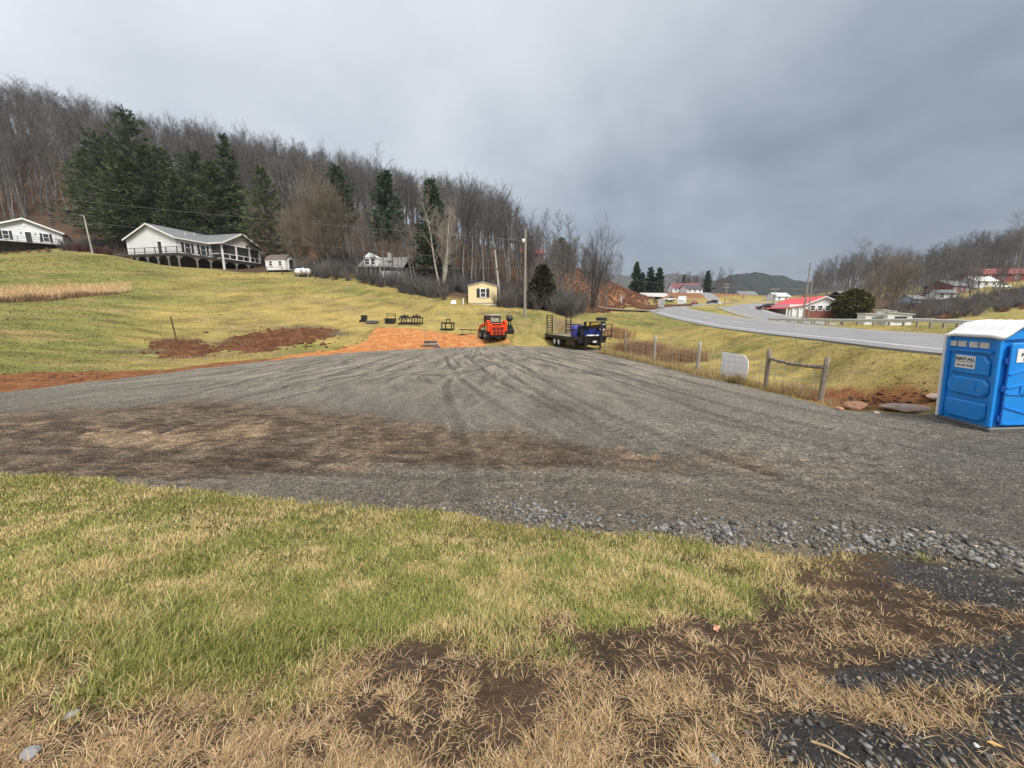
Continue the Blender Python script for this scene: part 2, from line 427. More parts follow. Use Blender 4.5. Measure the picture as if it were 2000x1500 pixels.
# ---- zones of the near ground, given by where the photograph shows them
LAWN_LOW = [(-400, 1420), (0, 1400), (200, 1385), (400, 1365), (600, 1330), (800, 1275), (1000, 1235), (1150, 1215), (1300, 1175), (1450, 1135), (1600, 1098), (1760, 1080), (2600, 1040)]
def blob(u, v, cu, cv, ru, rv): return np.exp(-(((u - cu) / ru) ** 2 + ((v - cv) / rv) ** 2))
def near_zones(x, y, z):
    """how lawn-like, straw-like, bare-soil and dark-gravel the foreground is"""
    u, v = proj(x, y, z); u = np.nan_to_num(u, nan=1000.0); v = np.nan_to_num(v, nan=3000.0)
    n = fbm(x * 1.6, y * 1.6, 31, 4) - .5; n2 = fbm(x * 5, y * 5, 37, 3) - .5
    vl = np.interp(u, [p[0] for p in LAWN_LOW], [p[1] for p in LAWN_LOW])
    lawn = sstep(50, -60, v - vl + n * 260 + n2 * 60)
    gr = blob(u, v, 1900, 1300, 210, 60) + blob(u, v, 1620, 1450, 190, 70) + blob(u, v, 1930, 1130, 190, 62) + blob(u, v, 1880, 1480, 200, 50) + .8 * blob(u, v, 1680, 1330, 90, 30) + .7 * blob(u, v, 1980, 1400, 120, 40) + blob(u, v, 2300, 1250, 300, 300) + .6 * blob(u, v, 40, 1490, 100, 40)
    gr = sstep(.32, .75, gr + n * 1.1 + n2 * .5)
    soil = blob(u, v, 950, 1330, 230, 60) + .8 * blob(u, v, 760, 1390, 160, 50) + .9 * blob(u, v, 330, 1420, 190, 35) + .8 * blob(u, v, 1450, 1112, 90, 22) + .7 * blob(u, v, 1250, 1130, 60, 18) + .7 * blob(u, v, 950, 1235, 60, 16) + .6 * blob(u, v, 120, 1380, 120, 30) + .6 * blob(u, v, 480, 1480, 260, 30)
    soil = sstep(.3, .8, soil + n * .9 + n2 * .5)
    return lawn * (1 - gr), gr, soil * (1 - gr), u, v

# ---- ground sheet
GX = graded(-3200, 3200, -5.5, 5.5, .085, 1.05); GY = graded(-60, 3800, .6, 6.0, .065, 1.045)
gx, gy, gf = grid_mesh(GX, GY); gz = H(gx, gy)
pad_s = sdf(gx, gy, PAD)
gz = gz - .10 * sstep(0.05, .5, pad_s)                  # the ground drops a little beneath the laid gravel
def srgb(r, g, b, k=1.0):
    f = lambda q: (q / 255 / 12.92 if q <= 10.3 else ((q / 255 + .055) / 1.055) ** 2.4) * k
    return np.array([f(r), f(g), f(b)])
d0 = np.hypot(gx, gy)
nA = fbm(gx * .05, gy * .11, 51, 4); nB = fbm(gx * .5, gy * 1.1, 57, 4); nC = fbm(gx * .012, gy * .02, 61, 3)
GREEN = np.array([.172, .178, .055]); YEL = np.array([.368, .280, .098]); STRAW = np.array([.34, .245, .115]); SOIL = np.array([.078, .053, .037])
gu, gv = proj(gx, gy, gz); gu = np.nan_to_num(gu, nan=1000.); gv = np.nan_to_num(gv, nan=2000.)
def field_color(x, y, u, v):
    nA = fbm(x * .05, y * .11, 51, 4); nB = fbm(x * .5, y * 1.1, 57, 4); nD = fbm(x * .17, y * .3, 53, 3)
    kg = sstep(.36, .62, nA * .4 + nB * .3 + nD * .3 + .16 * sstep(420, 100, u) - .07 * blob(u, v, 750, 590, 300, 60) + .05 * blob(u, v, 1300, 640, 120, 30))
    c = YEL * (1 - kg[:, None]) + GREEN * kg[:, None]
    c = c + (STRAW - c) * (sstep(.50, .70, nB * .6 + nD * .4) * .75)[:, None]
    c = c * (1 - .35 * sstep(.58, .72, fbm(x * .8, y * 1.5, 59, 3)))[:, None]
    mow = np.sin((y * 1.0 - x * .25 + 2.5 * nA) * 2.4) * sstep(60, 30, y)
    return c * (1 + .10 * mow)[:, None]
C0 = field_color(gx, gy, gu, gv)
# leaf litter under the trees, brown brush on the cut slope, forested distance
WOOD_LINE = [(-600, 72), (0, 78), (250, 72), (520, 69), (620, 65), (700, 62.5), (800, 59), (915, 57), (1000, 53), (1060, 50), (1110, 47), (1150, 58), (1215, 84), (1262, 92), (1300, 120), (1360, 130), (1480, 125), (1560, 108), (1680, 92), (1760, 100), (1850, 96), (1900, 150), (2600, 170)]
wl = np.interp(gu, [p[0] for p in WOOD_LINE], [p[1] for p in WOOD_LINE])
fw = sstep(-1.5, 2.5, gy - wl + (fbm(gx * .3, gy * .3, 71, 3) - .5) * 5)
_rd = np.minimum(road_blend(gx, gy, gz, MID1, 1, 2)[1] - W1 / 2, road_blend(gx, gy, gz, MID2, 1, 2)[1] - W2 / 2); fw = fw * np.where(gu > 1262, sstep(4, 9, _rd), 1)
LITTER = np.array([.090, .058, .040]); BRUSH = np.array([.235, .115, .060])
litter = LITTER * (.8 + .5 * fbm(gx * .2, gy * .2, 77, 3)[:, None])
br = sstep(1080, 1130, gu) * sstep(1590, 1500, gu) * sstep(330, 230, gy)
litter = litter + (BRUSH * (.75 + .5 * nB[:, None]) - litter) * br[:, None]
C0 = C0 + (litter - C0) * fw[:, None]
# the verge patches by the fence: brush and red soil
red = (blob(gu, gv, 1760, 785, 190, 30) + .7 * blob(gu, gv, 1560, 775, 80, 18)) * sstep(5, 9, gy) * sstep(24, 18, gy) * sstep(.0, .4, -pad_s)
red = sstep(.30, .75, red + (fbm(gx * 1.2, gy * 1.2, 83, 4) - .5) * 1.1)
C0 = C0 + (np.array([.19, .080, .036]) - C0) * red[:, None]
rb = sstep(1190, 1215, gu) * sstep(1350, 1290, gu) * sstep(.2, .8, -pad_s) * sstep(5.5, 2.5, -pad_s) * sstep(30, 24, gy + 3) * sstep(13, 17, gy)
C0 = C0 + (np.array([.26, .135, .075]) - C0) * (rb * sstep(.3, .6, nB))[:, None]
ln_, gr_, so_, _, _ = near_zones(gx, gy, gz)
nf = sstep(13, 9, d0) * sstep(.3, -.3, pad_s)
nearc = SOIL * (.7 + .6 * fbm(gx * 9, gy * 9, 91, 3)[:, None]) + (np.array([.135, .115, .042]) * (.55 + .9 * fbm(gx * 7, gy * 7, 93, 3)[:, None]) - SOIL) * (ln_ * .95)[:, None]
nearc = nearc + (np.array([.052, .050, .050]) * (.6 + .8 * fbm(gx * 14, gy * 14, 97, 3)[:, None]) - nearc) * gr_[:, None]
C0 = C0 + (nearc - C0) * nf[:, None]
def ground_material():
    m, nt, bs, out = nodes('ground')
    at_ = nnode(nt, 'ShaderNodeAttribute', attribute_name='col'); tc = nnode(nt, 'ShaderNodeTexCoord'); o = tc.outputs['Object']
    mp = nnode(nt, 'ShaderNodeMapping', {'Vector': o, 'Scale': (.55, 1.3, 1.0)})
    n1_ = nnode(nt, 'ShaderNodeTexNoise', {'Vector': mp.outputs[0], 'Scale': 1.6, 'Detail': 9.0, 'Roughness': .68})
    n2_ = nnode(nt, 'ShaderNodeTexNoise', {'Vector': o, 'Scale': 24.0, 'Detail': 6.0, 'Roughness': .7})
    k = rampn(nt, n1_.outputs['Fac'], ((.25, (.58, .60, .62)), (.5, (1., 1., 1.)), (.78, (1.42, 1.36, 1.25))))
    k2 = rampn(nt, n2_.outputs['Fac'], ((.25, (.62, .62, .62)), (.75, (1.35, 1.35, 1.35))))
    cc = mixc(nt, 1.0, mixc(nt, 1.0, at_.outputs['Color'], k, 'MULTIPLY'), k2, 'MULTIPLY')
    nt.links.new(cc, bs.inputs['Base Color']); bs.inputs['Roughness'].default_value = .95; bs.inputs['Specular IOR Level'].default_value = .1
    ad = mmath(nt, 'ADD', n1_.outputs['Fac'], mmath(nt, 'MULTIPLY', n2_.outputs['Fac'], .35))
    bp = nnode(nt, 'ShaderNodeBump', {'Height': ad, 'Strength': .7, 'Distance': .18}); nt.links.new(bp.outputs[0], bs.inputs['Normal'])
    return m
M_ground = ground_material()
tag(link('ground', new_mesh('ground', np.stack([gx, gy, gz], 1), [gf], [M_ground], True, {'col': C0})), kind='structure')

# ---- sheets laid on the ground: yard gravel, clay, dirt
def sheet(name, poly, xs, ys, m, lift=.012, rag=.25, rag_s=1.5, seed=1, zfun=None, cfun=None, sink=.12):
    x, y, f = grid_mesh(xs, ys)
    s_ = sdf(x, y, poly) + (fbm(x * rag_s, y * rag_s, seed, 4) - .5) * 2 * rag
    keep = (s_ > -.35)[f].any(1); f = f[keep]; used = np.unique(f); mp = np.full(len(x), -1); mp[used] = np.arange(len(used))
    x, y, s_, f = x[used], y[used], s_[used], mp[f]
    z = H(x, y) + lift * sstep(-.05, .12, s_) - sink * sstep(.02, -.3, s_)
    if zfun: z = z + zfun(x, y, s_)
    me = new_mesh(name, np.stack([x, y, z], 1), [f], [m], True, {'col': cfun(x, y, z, s_)} if cfun else None)
    return tag(link(name, me), kind='structure')
TRK = []                                                # wheel tracks on the yard, photo positions -> yard
for pts in ([(905, 690), (960, 735), (1085, 800), (1180, 850), (1350, 930)], [(870, 700), (905, 745), (1010, 815), (1100, 870)], [(1010, 690), (1190, 740), (1420, 820), (1700, 900)], [(1045, 686), (1240, 742), (1500, 815), (1850, 890)],
            [(830, 690), (700, 740), (470, 800), (200, 880)], [(790, 690), (640, 735), (380, 800), (100, 860)], [(1100, 684), (1300, 735), (1560, 800), (1800, 850)], [(760, 690), (560, 735), (250, 785), (0, 815)],
            [(880, 740), (870, 760), (885, 800), (905, 880), (910, 980)], [(700, 720), (870, 733), (980, 706), (1000, 694)], [(860, 722), (1000, 708), (1060, 690)], [(940, 690), (1040, 760), (1230, 860), (1500, 960), (1900, 1060)],
            [(640, 705), (420, 760), (120, 830), (-100, 870)], [(0, 850), (300, 880), (700, 900), (1000, 905), (1400, 930), (1900, 1000)], [(0, 880), (400, 905), (800, 935), (1200, 945), (1800, 1020)], [(975, 688), (1110, 770), (1330, 870), (1700, 990)]):
    TRK.append([tuple(G(u, v))[:2] for u, v in pts])
def trk_field(x, y):
    r = np.zeros(x.shape); edge = np.zeros(x.shape)
    for i, t_ in enumerate(TRK):
        t2 = [tuple(q)[:2] for q in smooth_line([(a, b, 0) for a, b in t_], 5)]
        d = seg_dist(x, y, t2); r = np.maximum(r, sstep(.20, .06, d)); edge = np.maximum(edge, sstep(.12, .0, np.abs(d - .24)))
    return r, edge
XC, YC = G(930, 664).x, G(930, 664).y
def streak(x, y):
    """wheel streaks fanning out from the far corner of the yard"""
    th = np.arctan2(x - XC, YC - y); rr = np.hypot(x - XC, y - YC); w = (fbm(x * .12, y * .12, 401, 3) - .5) * 1.2
    return .6 * fbm((th + w * .25) * 26, rr * .10, 403, 3) + .4 * fbm((th + w * .2) * 75, rr * .35, 407, 2)
def pad_color(x, y, z, s_):
    u, v = proj(x, y, np.zeros_like(x)); n = fbm(x * .9, y * .9, 101, 4) - .5; n2 = fbm(x * 4, y * 4, 103, 3) - .5
    stone = np.array([.155, .141, .117]); dk = np.array([.105, .100, .092]); tan = np.array([.150, .108, .072]); mudc = np.array([.066, .037, .020]); pale = np.array([.25, .172, .102])
    trk, ed = trk_field(x, y)
    base = stone * (1 + n[:, None] * .55 + n2[:, None] * .3)
    pk = sstep(.0, .5, n * 1.2 + .25 * blob(u, v, 850, 840, 150, 40) + .15)
    base = base + (dk * 1.25 - base) * (pk * .35)[:, None]
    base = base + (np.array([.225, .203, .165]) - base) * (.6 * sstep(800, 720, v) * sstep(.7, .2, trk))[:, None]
    mud = blob(u, v, 200, 850, 420, 55) + .95 * blob(u, v, 620, 850, 220, 40) + .9 * blob(u, v, 960, 885, 200, 38) + .5 * blob(u, v, 1300, 905, 330, 42) + .8 * blob(u, v, 300, 915, 420, 30) + .22 * blob(u, v, 1700, 965, 330, 45) + .75 * blob(u, v, 400, 810, 130, 22)
    mud = sstep(.22, .7, mud + n * .75 + n2 * .35)
    mc = mudc + (tan - mudc) * sstep(-.25, .3, n2 + n * .8)[:, None]
    pl = sstep(.35, .8, blob(u, v, 280, 860, 170, 22) + .8 * blob(u, v, 480, 840, 70, 14) + .7 * blob(u, v, 1240, 893, 60, 8) + .5 * blob(u, v, 60, 830, 110, 16) + n2 * 1.0)
    mc = mc + (pale - mc) * pl[:, None]
    base = base + (mc - base) * (mud * .82)[:, None]
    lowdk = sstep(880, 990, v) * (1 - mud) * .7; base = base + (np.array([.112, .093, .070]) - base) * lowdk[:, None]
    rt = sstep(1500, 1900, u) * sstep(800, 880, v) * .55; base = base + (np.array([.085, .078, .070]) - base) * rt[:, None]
    st = streak(x, y)
    base = base * (1 + .7 * (st - .5) * sstep(940, 800, v) * (1 - .6 * mud))[:, None]
    base = base * (1 - .20 * trk * (.4 + 1.2 * (n2 + .5)))[:, None] + ed[:, None] * .016
    tread = np.clip(mud * .8 + .5 * sstep(790, 850, v) * sstep(1010, 960, v) * sstep(.42, .6, fbm(x * .5, y * .5, 411, 3)), 0, 1)
    return np.column_stack([np.clip(base, .01, 1), tread])
def pad_relief(x, y, s_):
    trk, ed = trk_field(x, y); u, v = proj(x, y, np.zeros_like(x))
    rough = sstep(760, 840, v) * sstep(1010, 950, v)
    chev = np.sin(y * 24 + np.abs(np.sin(x * 5)) * 3 + fbm(x, y, 7, 2) * 9) * .5 + .5
    berm = .05 * sstep(.9, .2, np.abs(s_ - .35)) * sstep(965, 1000, v) * sstep(500, 900, u)
    return (-.022 * trk + .014 * ed) * (1 + .4 * chev) + .07 * (streak(x, y) - .5) * sstep(900, 790, v) + rough * (.040 * chev * sstep(.35, .6, fbm(x * .7, y * .7, 19, 3)) + .06 * (fbm(x * 2.4, y * 2.4, 23, 3) - .5)) + (fbm(x * 7, y * 7, 29, 2) - .5) * .015 + berm
def gravel_material():
    m, nt, bs, out = nodes('gravel')
    at_ = nnode(nt, 'ShaderNodeAttribute', attribute_name='col'); tc = nnode(nt, 'ShaderNodeTexCoord'); o = tc.outputs['Object']
    vo = nnode(nt, 'ShaderNodeTexVoronoi', {'Vector': o, 'Scale': 34.0, 'Randomness': 1.0}); vo2 = nnode(nt, 'ShaderNodeTexVoronoi', {'Vector': o, 'Scale': 80.0})
    n = nnode(nt, 'ShaderNodeTexNoise', {'Vector': o, 'Scale': 9.0, 'Detail': 10.0, 'Roughness': .75})
    bw = nnode(nt, 'ShaderNodeSeparateColor', {0: vo.outputs['Color']}); bw2 = nnode(nt, 'ShaderNodeSeparateColor', {0: vo2.outputs['Color']})
    k = rampn(nt, bw.outputs[0], ((0, (.6, .6, .6)), (.6, (1, 1, 1)), (1, (1.6, 1.6, 1.6))))
    k2 = rampn(nt, bw2.outputs[1], ((0, (.7, .7, .7)), (1, (1.35, 1.35, 1.35))))
    k3 = rampn(nt, n.outputs['Fac'], ((.28, (.55, .54, .53)), (.5, (1, 1, 1)), (.75, (1.4, 1.38, 1.34))))
    cc = mixc(nt, 1.0, mixc(nt, 1.0, mixc(nt, 1.0, at_.outputs['Color'], k, 'MULTIPLY'), k2, 'MULTIPLY'), k3, 'MULTIPLY')
    # fine wheel streaks fanning out from the far corner of the yard
    sx_ = nnode(nt, 'ShaderNodeSeparateXYZ', {0: o}); wv = nnode(nt, 'ShaderNodeTexNoise', {'Vector': o, 'Scale': .16, 'Detail': 2.0})
    dx_ = mmath(nt, 'SUBTRACT', sx_.outputs[0], XC); dy_ = mmath(nt, 'SUBTRACT', YC, sx_.outputs[1])
    th_ = mmath(nt, 'ADD', mmath(nt, 'ARCTAN2', dx_, dy_), mmath(nt, 'MULTIPLY', wv.outputs['Fac'], .22)); rr_ = mmath(nt, 'SQRT', mmath(nt, 'ADD', mmath(nt, 'MULTIPLY', dx_, dx_), mmath(nt, 'MULTIPLY', dy_, dy_)))
    cv_ = nnode(nt, 'ShaderNodeCombineXYZ', {0: mmath(nt, 'MULTIPLY', th_, 62.0), 1: mmath(nt, 'MULTIPLY', rr_, .35)})
    sn_ = nnode(nt, 'ShaderNodeTexNoise', {'Vector': cv_.outputs[0], 'Scale': 1.0, 'Detail': 3.0, 'Roughness': .6})
    ks = rampn(nt, sn_.outputs['Fac'], ((.32, (.42, .42, .42)), (.5, (1, 1, 1)), (.68, (1.62, 1.58, 1.50))))
    fade = nnode(nt, 'ShaderNodeMapRange', {0: rr_, 1: 23.0, 2: 30.0, 3: 1.0, 4: .25})
    cc = mixc(nt, fade.outputs[0], cc, mixc(nt, 1.0, cc, ks, 'MULTIPLY'))
    # pressed tread bars in the soft, muddy parts
    mt_ = nnode(nt, 'ShaderNodeMapping', {'Vector': o, 'Scale': (1.0, 4.5, 1.0)}); bn = nnode(nt, 'ShaderNodeTexNoise', {'Vector': mt_.outputs[0], 'Scale': 1.7, 'Detail': 3.0, 'Distortion': .6})
    kb = rampn(nt, bn.outputs['Fac'], ((.36, (.55, .50, .46)), (.5, (1, 1, 1)), (.64, (1.30, 1.26, 1.20))))
    cc = mixc(nt, at_.outputs['Alpha'], cc, mixc(nt, 1.0, cc, kb, 'MULTIPLY'))
    nt.links.new(cc, bs.inputs['Base Color']); bs.inputs['Roughness'].default_value = .8; bs.inputs['Specular IOR Level'].default_value = .3
    h_ = mmath(nt, 'ADD', mmath(nt, 'MULTIPLY', vo.outputs['Distance'], -1.0), mmath(nt, 'MULTIPLY', n.outputs['Fac'], 1.3))
    h_ = mmath(nt, 'ADD', h_, mmath(nt, 'MULTIPLY', mmath(nt, 'MULTIPLY', bn.outputs['Fac'], at_.outputs['Alpha']), 2.2))
    bp = nnode(nt, 'ShaderNodeBump', {'Height': h_, 'Strength': .9, 'Distance': .035}); nt.links.new(bp.outputs[0], bs.inputs['Normal'])
    return m
M_gravel = gravel_material()
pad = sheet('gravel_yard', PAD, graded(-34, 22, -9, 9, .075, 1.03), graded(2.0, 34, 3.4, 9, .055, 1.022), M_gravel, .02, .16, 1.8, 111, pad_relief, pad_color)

def clay_material(name, c1, c2, c3):
    m, nt, bs, out = nodes(name); tc = nnode(nt, 'ShaderNodeTexCoord'); o = tc.outputs['Object']
    n = nnode(nt, 'ShaderNodeTexNoise', {'Vector': o, 'Scale': 1.7, 'Detail': 9.0, 'Roughness': .7})
    n2_ = nnode(nt, 'ShaderNodeTexNoise', {'Vector': o, 'Scale': 9.0, 'Detail': 8.0, 'Roughness': .75})
    cc = rampn(nt, n.outputs['Fac'], ((.3, c1), (.5, c2), (.72, c3)))
    cc = mixc(nt, 1.0, cc, rampn(nt, n2_.outputs['Fac'], ((.3, (.6, .6, .6)), (.7, (1.4, 1.35, 1.3)))), 'MULTIPLY')
    nt.links.new(cc, bs.inputs['Base Color']); bs.inputs['Roughness'].default_value = .95; bs.inputs['Specular IOR Level'].default_value = .1
    bp = nnode(nt, 'ShaderNodeBump', {'Height': mmath(nt, 'ADD', n.outputs['Fac'], n2_.outputs['Fac']), 'Strength': 1.0, 'Distance': .1}); nt.links.new(bp.outputs[0], bs.inputs['Normal'])
    return m
M_clay = clay_material('orange_clay', (.30, .120, .042), (.47, .20, .072), (.57, .33, .165))
M_redclay = clay_material('red_clay', (.055, .028, .017), (.125, .055, .028), (.24, .125, .07))
def gpoly(px, lo=6): return [tuple(ground(u, v, lo))[:2] for u, v in px]
ORANGE = [tuple(p)[:2] for p in [G(1010, 676), G(860, 679.5), G(700, 688), G(600, 697), G(520, 706)]] + gpoly([(560, 694), (660, 684), (712, 668), (735, 640), (790, 641), (850, 650), (920, 656), (985, 664)], 20)
_sp = lambda a, b, s_: np.arange(a, b, s_)
clump = lambda k, s: (lambda x, y, s_: k * (fbm(x * s, y * s, 15, 3) - .3) * sstep(-.1, .5, s_))
sheet('clay_strip', ORANGE, _sp(-18, 3, .14), _sp(19, 41, .14), M_clay, .02, .6, 1.1, 121, clump(.12, 1.6))
sheet('clay_bank', gpoly([(-80, 738), (0, 735), (60, 728), (130, 727), (230, 727), (320, 722), (420, 709), (520, 702), (560, 699)], 9) + [tuple(G(u, v))[:2] for u, v in ((560, 701), (350, 726), (250, 740), (100, 757), (0, 768), (-80, 772))], _sp(-24, -8, .12), _sp(11, 26, .12), clay_material('brown_clay', (.11, .048, .022), (.23, .10, .045), (.36, .19, .10)), .02, .22, 1.1, 131, clump(.1, 1.8))
sheet('earth_mound', gpoly([(285, 690), (290, 672), (340, 662), (400, 664), (428, 690), (400, 700), (340, 702)], 9), _sp(-24, -12, .09), _sp(17, 31, .09), M_redclay, .02, .9, 1.7, 141, lambda x, y, s_: sstep(-.2, 1.4, s_) * (.14 + .34 * (fbm(x * 2.2, y * 2.2, 3, 4) - .5)))
sheet('earth_mound', gpoly([(420, 672), (470, 660), (540, 645), (640, 640), (662, 655), (600, 668), (520, 688), (470, 692)], 9), _sp(-22, -8, .09), _sp(20, 38, .09), M_redclay, .02, 1.1, 1.5, 151, lambda x, y, s_: sstep(-.2, 1.4, s_) * (.15 + .42 * (fbm(x * 2.0, y * 2.0, 4, 4) - .5)))

# ---- highway
def asphalt(name, c):
    m, nt, bs, out = nodes(name); tc = nnode(nt, 'ShaderNodeTexCoord'); o = tc.outputs['Object']
    n = nnode(nt, 'ShaderNodeTexNoise', {'Vector': o, 'Scale': .5, 'Detail': 10.0, 'Roughness': .7}); n2_ = nnode(nt, 'ShaderNodeTexNoise', {'Vector': o, 'Scale': 60.0, 'Detail': 3.0})
    cc = rampn(nt, n.outputs['Fac'], ((.3, tuple(q * .8 for q in c)), (.7, tuple(q * 1.2 for q in c))))
    cc = mixc(nt, 1.0, cc, rampn(nt, n2_.outputs['Fac'], ((.3, (.8, .8, .8)), (.7, (1.2, 1.2, 1.2)))), 'MULTIPLY')
    nt.links.new(cc, bs.inputs['Base Color']); bs.inputs['Roughness'].default_value = .55
    bp = nnode(nt, 'ShaderNodeBump', {'Height': n2_.outputs['Fac'], 'Strength': .3, 'Distance': .01}); nt.links.new(bp.outputs[0], bs.inputs['Normal']); return m
M_asph = asphalt('asphalt', (.232, .227, .230)); M_paint = mat('road_paint', (.78, .78, .76), .5, var=.12, scale=2.0, dirt=(.3, .3, .3), dirt_amt=.5); M_paint_y = mat('road_paint_yellow', (.62, .45, .12), .5, var=.15, scale=2.0)
def ribbon(name, line, d0_, d1_, m, lift, parent=None, a=0, b=None, thick=0.0):
    l = line[a:b]; A, B = offset_line(line, d0_, lift)[a:b], offset_line(line, d1_, lift)[a:b]; mb = MB(); n = len(l)
    vs_ = [tuple(q) for q in A] + [tuple(q) for q in B]; fs_ = [(i, i + 1, n + i + 1, n + i) for i in range(n - 1)]
    if thick:
        vs_ += [(q.x, q.y, q.z - thick) for q in A] + [(q.x, q.y, q.z - thick) for q in B]
        fs_ += [(i, 2 * n + i, 2 * n + i + 1, i + 1) for i in range(n - 1)] + [(n + i, n + i + 1, 3 * n + i + 1, 3 * n + i) for i in range(n - 1)]
    mb.add(vs_, fs_); return mb.build(name, m, parent)
hw = tag(ribbon('highway', EDGE, 0, W1, M_asph, 0, thick=.12), kind='structure')
ribbon('edge_line', EDGE, 1.35, 1.53, M_paint, .006, hw)
ribbon('edge_line', EDGE, W1 - 1.5, W1 - 1.34, M_paint_y, .006, hw)
fine = []
for i in range(len(EDGE) - 1):
    L = (EDGE[i + 1] - EDGE[i]).length; k = max(1, int(L / 1.0))
    fine += [EDGE[i].lerp(EDGE[i + 1], j / k) for j in range(k)]
mid_w = (1.5 + W1 - 1.4) / 2
i = 0
while i < len(fine) - 6:
    if 5 < fine[i].y < 150: ribbon('lane_dash', fine, mid_w - .075, mid_w + .075, M_paint, .006, hw, i, i + 4)
    i += 12
hw2 = tag(ribbon('far_highway', FAR_L, 0, W2, M_asph, 0, thick=.12), kind='structure')
ribbon('edge_line', FAR_L, .8, .98, M_paint_y, .006, hw2); ribbon('edge_line', FAR_L, W2 - 1.2, W2 - 1.02, M_paint, .006, hw2)
# side lane leaving to the left at the foot of the brown slope, and the lane up the far knoll
def lane(name, pts, w, m):
    l = smooth_line([Vector((p[0], p[1], h1(p[0], p[1]) + .05)) for p in pts], 8)
    l = [Vector((q.x, q.y, h1(q.x, q.y) + .10)) for q in l]
    return tag(ribbon(name, l, -w / 2, w / 2, m, 0, thick=.2), kind='structure')
M_lane = asphalt('worn_lane', (.30, .27, .25))
lane('side_lane', [tuple(at(u, y_))[:2] for u, y_ in ((1268, 86), (1240, 83), (1200, 80), (1150, 77))], 4.5, M_lane)
lane('side_lane', [tuple(at(u, y_))[:2] for u, y_ in ((1392, 165), (1382, 190), (1370, 215), (1368, 235))], 5, M_asph)

# ---- distant hills
def hill(name, prof, Yd, depth, m, seed):
    us = np.array([p[0] for p in prof], float); top = np.array([P(p[0], p[1], Yd).z for p in prof]); n = 220
    uu = np.linspace(us[0], us[-1], n); zt = np.interp(uu, us, top); V = []; rows = 14
    for r in range(rows):
        k = r / (rows - 1); y_ = Yd + (k - .5) * depth; s_ = math.sin(math.pi * k)
        for i in range(n):
            x = (uu[i] - 1000) / FPX * Yd * 1.02
            V.append((x, y_, -12 + (zt[i] + 12) * s_ ** .8 * (1 + .07 * (float(fbm(np.array([x * .012]), np.array([y_ * .012 + seed]), seed, 4)[0]) - .5)) + 6.0 * float(vnoise(np.array([x * .22]), np.array([y_ * .12]), seed)[0]) * s_))
    f = np.array([(r * n + i, r * n + i + 1, (r + 1) * n + i + 1, (r + 1) * n + i) for r in range(rows - 1) for i in range(n - 1)])
    return tag(link(name, new_mesh(name, np.array(V), [f], [m], True)), kind='structure')
def hill_mat(name, c1, c2, sc_):
    m, nt, bs, out = nodes(name); tc = nnode(nt, 'ShaderNodeTexCoord')
    n = nnode(nt, 'ShaderNodeTexNoise', {'Vector': tc.outputs['Object'], 'Scale': sc_, 'Detail': 10.0, 'Roughness': .7})
    nt.links.new(rampn(nt, n.outputs['Fac'], ((.35, c1), (.65, c2))), bs.inputs['Base Color']); bs.inputs['Roughness'].default_value = 1
    bp = nnode(nt, 'ShaderNodeBump', {'Height': n.outputs['Fac'], 'Strength': 1.0, 'Distance': 6.0}); nt.links.new(bp.outputs[0], bs.inputs['Normal']); return m
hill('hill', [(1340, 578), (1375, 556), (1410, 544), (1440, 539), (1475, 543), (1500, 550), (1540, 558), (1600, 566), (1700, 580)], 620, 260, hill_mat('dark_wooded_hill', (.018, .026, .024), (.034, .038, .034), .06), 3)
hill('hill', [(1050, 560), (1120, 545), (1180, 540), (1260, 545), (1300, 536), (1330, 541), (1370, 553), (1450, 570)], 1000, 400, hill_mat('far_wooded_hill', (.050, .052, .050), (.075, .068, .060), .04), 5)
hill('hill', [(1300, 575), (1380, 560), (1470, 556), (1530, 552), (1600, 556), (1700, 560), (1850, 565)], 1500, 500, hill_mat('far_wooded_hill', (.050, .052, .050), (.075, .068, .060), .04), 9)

# ------------------------------------------------------------------ trees
def tubes(segs, sides):
    """segs: list of (p0, p1, r0, r1) -> verts, quads (open tapered tubes)"""
    S = np.array([(*a, *b, r0, r1) for a, b, r0, r1 in segs], float); p0, p1 = S[:, :3], S[:, 3:6]
    d = p1 - p0; d /= np.linalg.norm(d, axis=1, keepdims=True) + 1e-9
    ref = np.where(np.abs(d[:, 2:3]) > .9, np.array([[1., 0, 0]]), np.array([[0, 0, 1.]])); a = np.cross(d, ref); a /= np.linalg.norm(a, axis=1, keepdims=True) + 1e-9; b = np.cross(d, a)
    n = len(S); V = np.empty((n, 2 * sides, 3))
    for i in range(sides):
        t_ = 2 * math.pi * i / sides; w = a * math.cos(t_) + b * math.sin(t_)
        V[:, i] = p0 + w * S[:, 6:7]; V[:, sides + i] = p1 + w * S[:, 7:8]
    base = np.arange(n)[:, None] * 2 * sides; F = [np.concatenate([base + i, base + (i + 1) % sides, base + sides + (i + 1) % sides, base + sides + i], 1) for i in range(sides)]
    return V.reshape(-1, 3), np.concatenate(F)
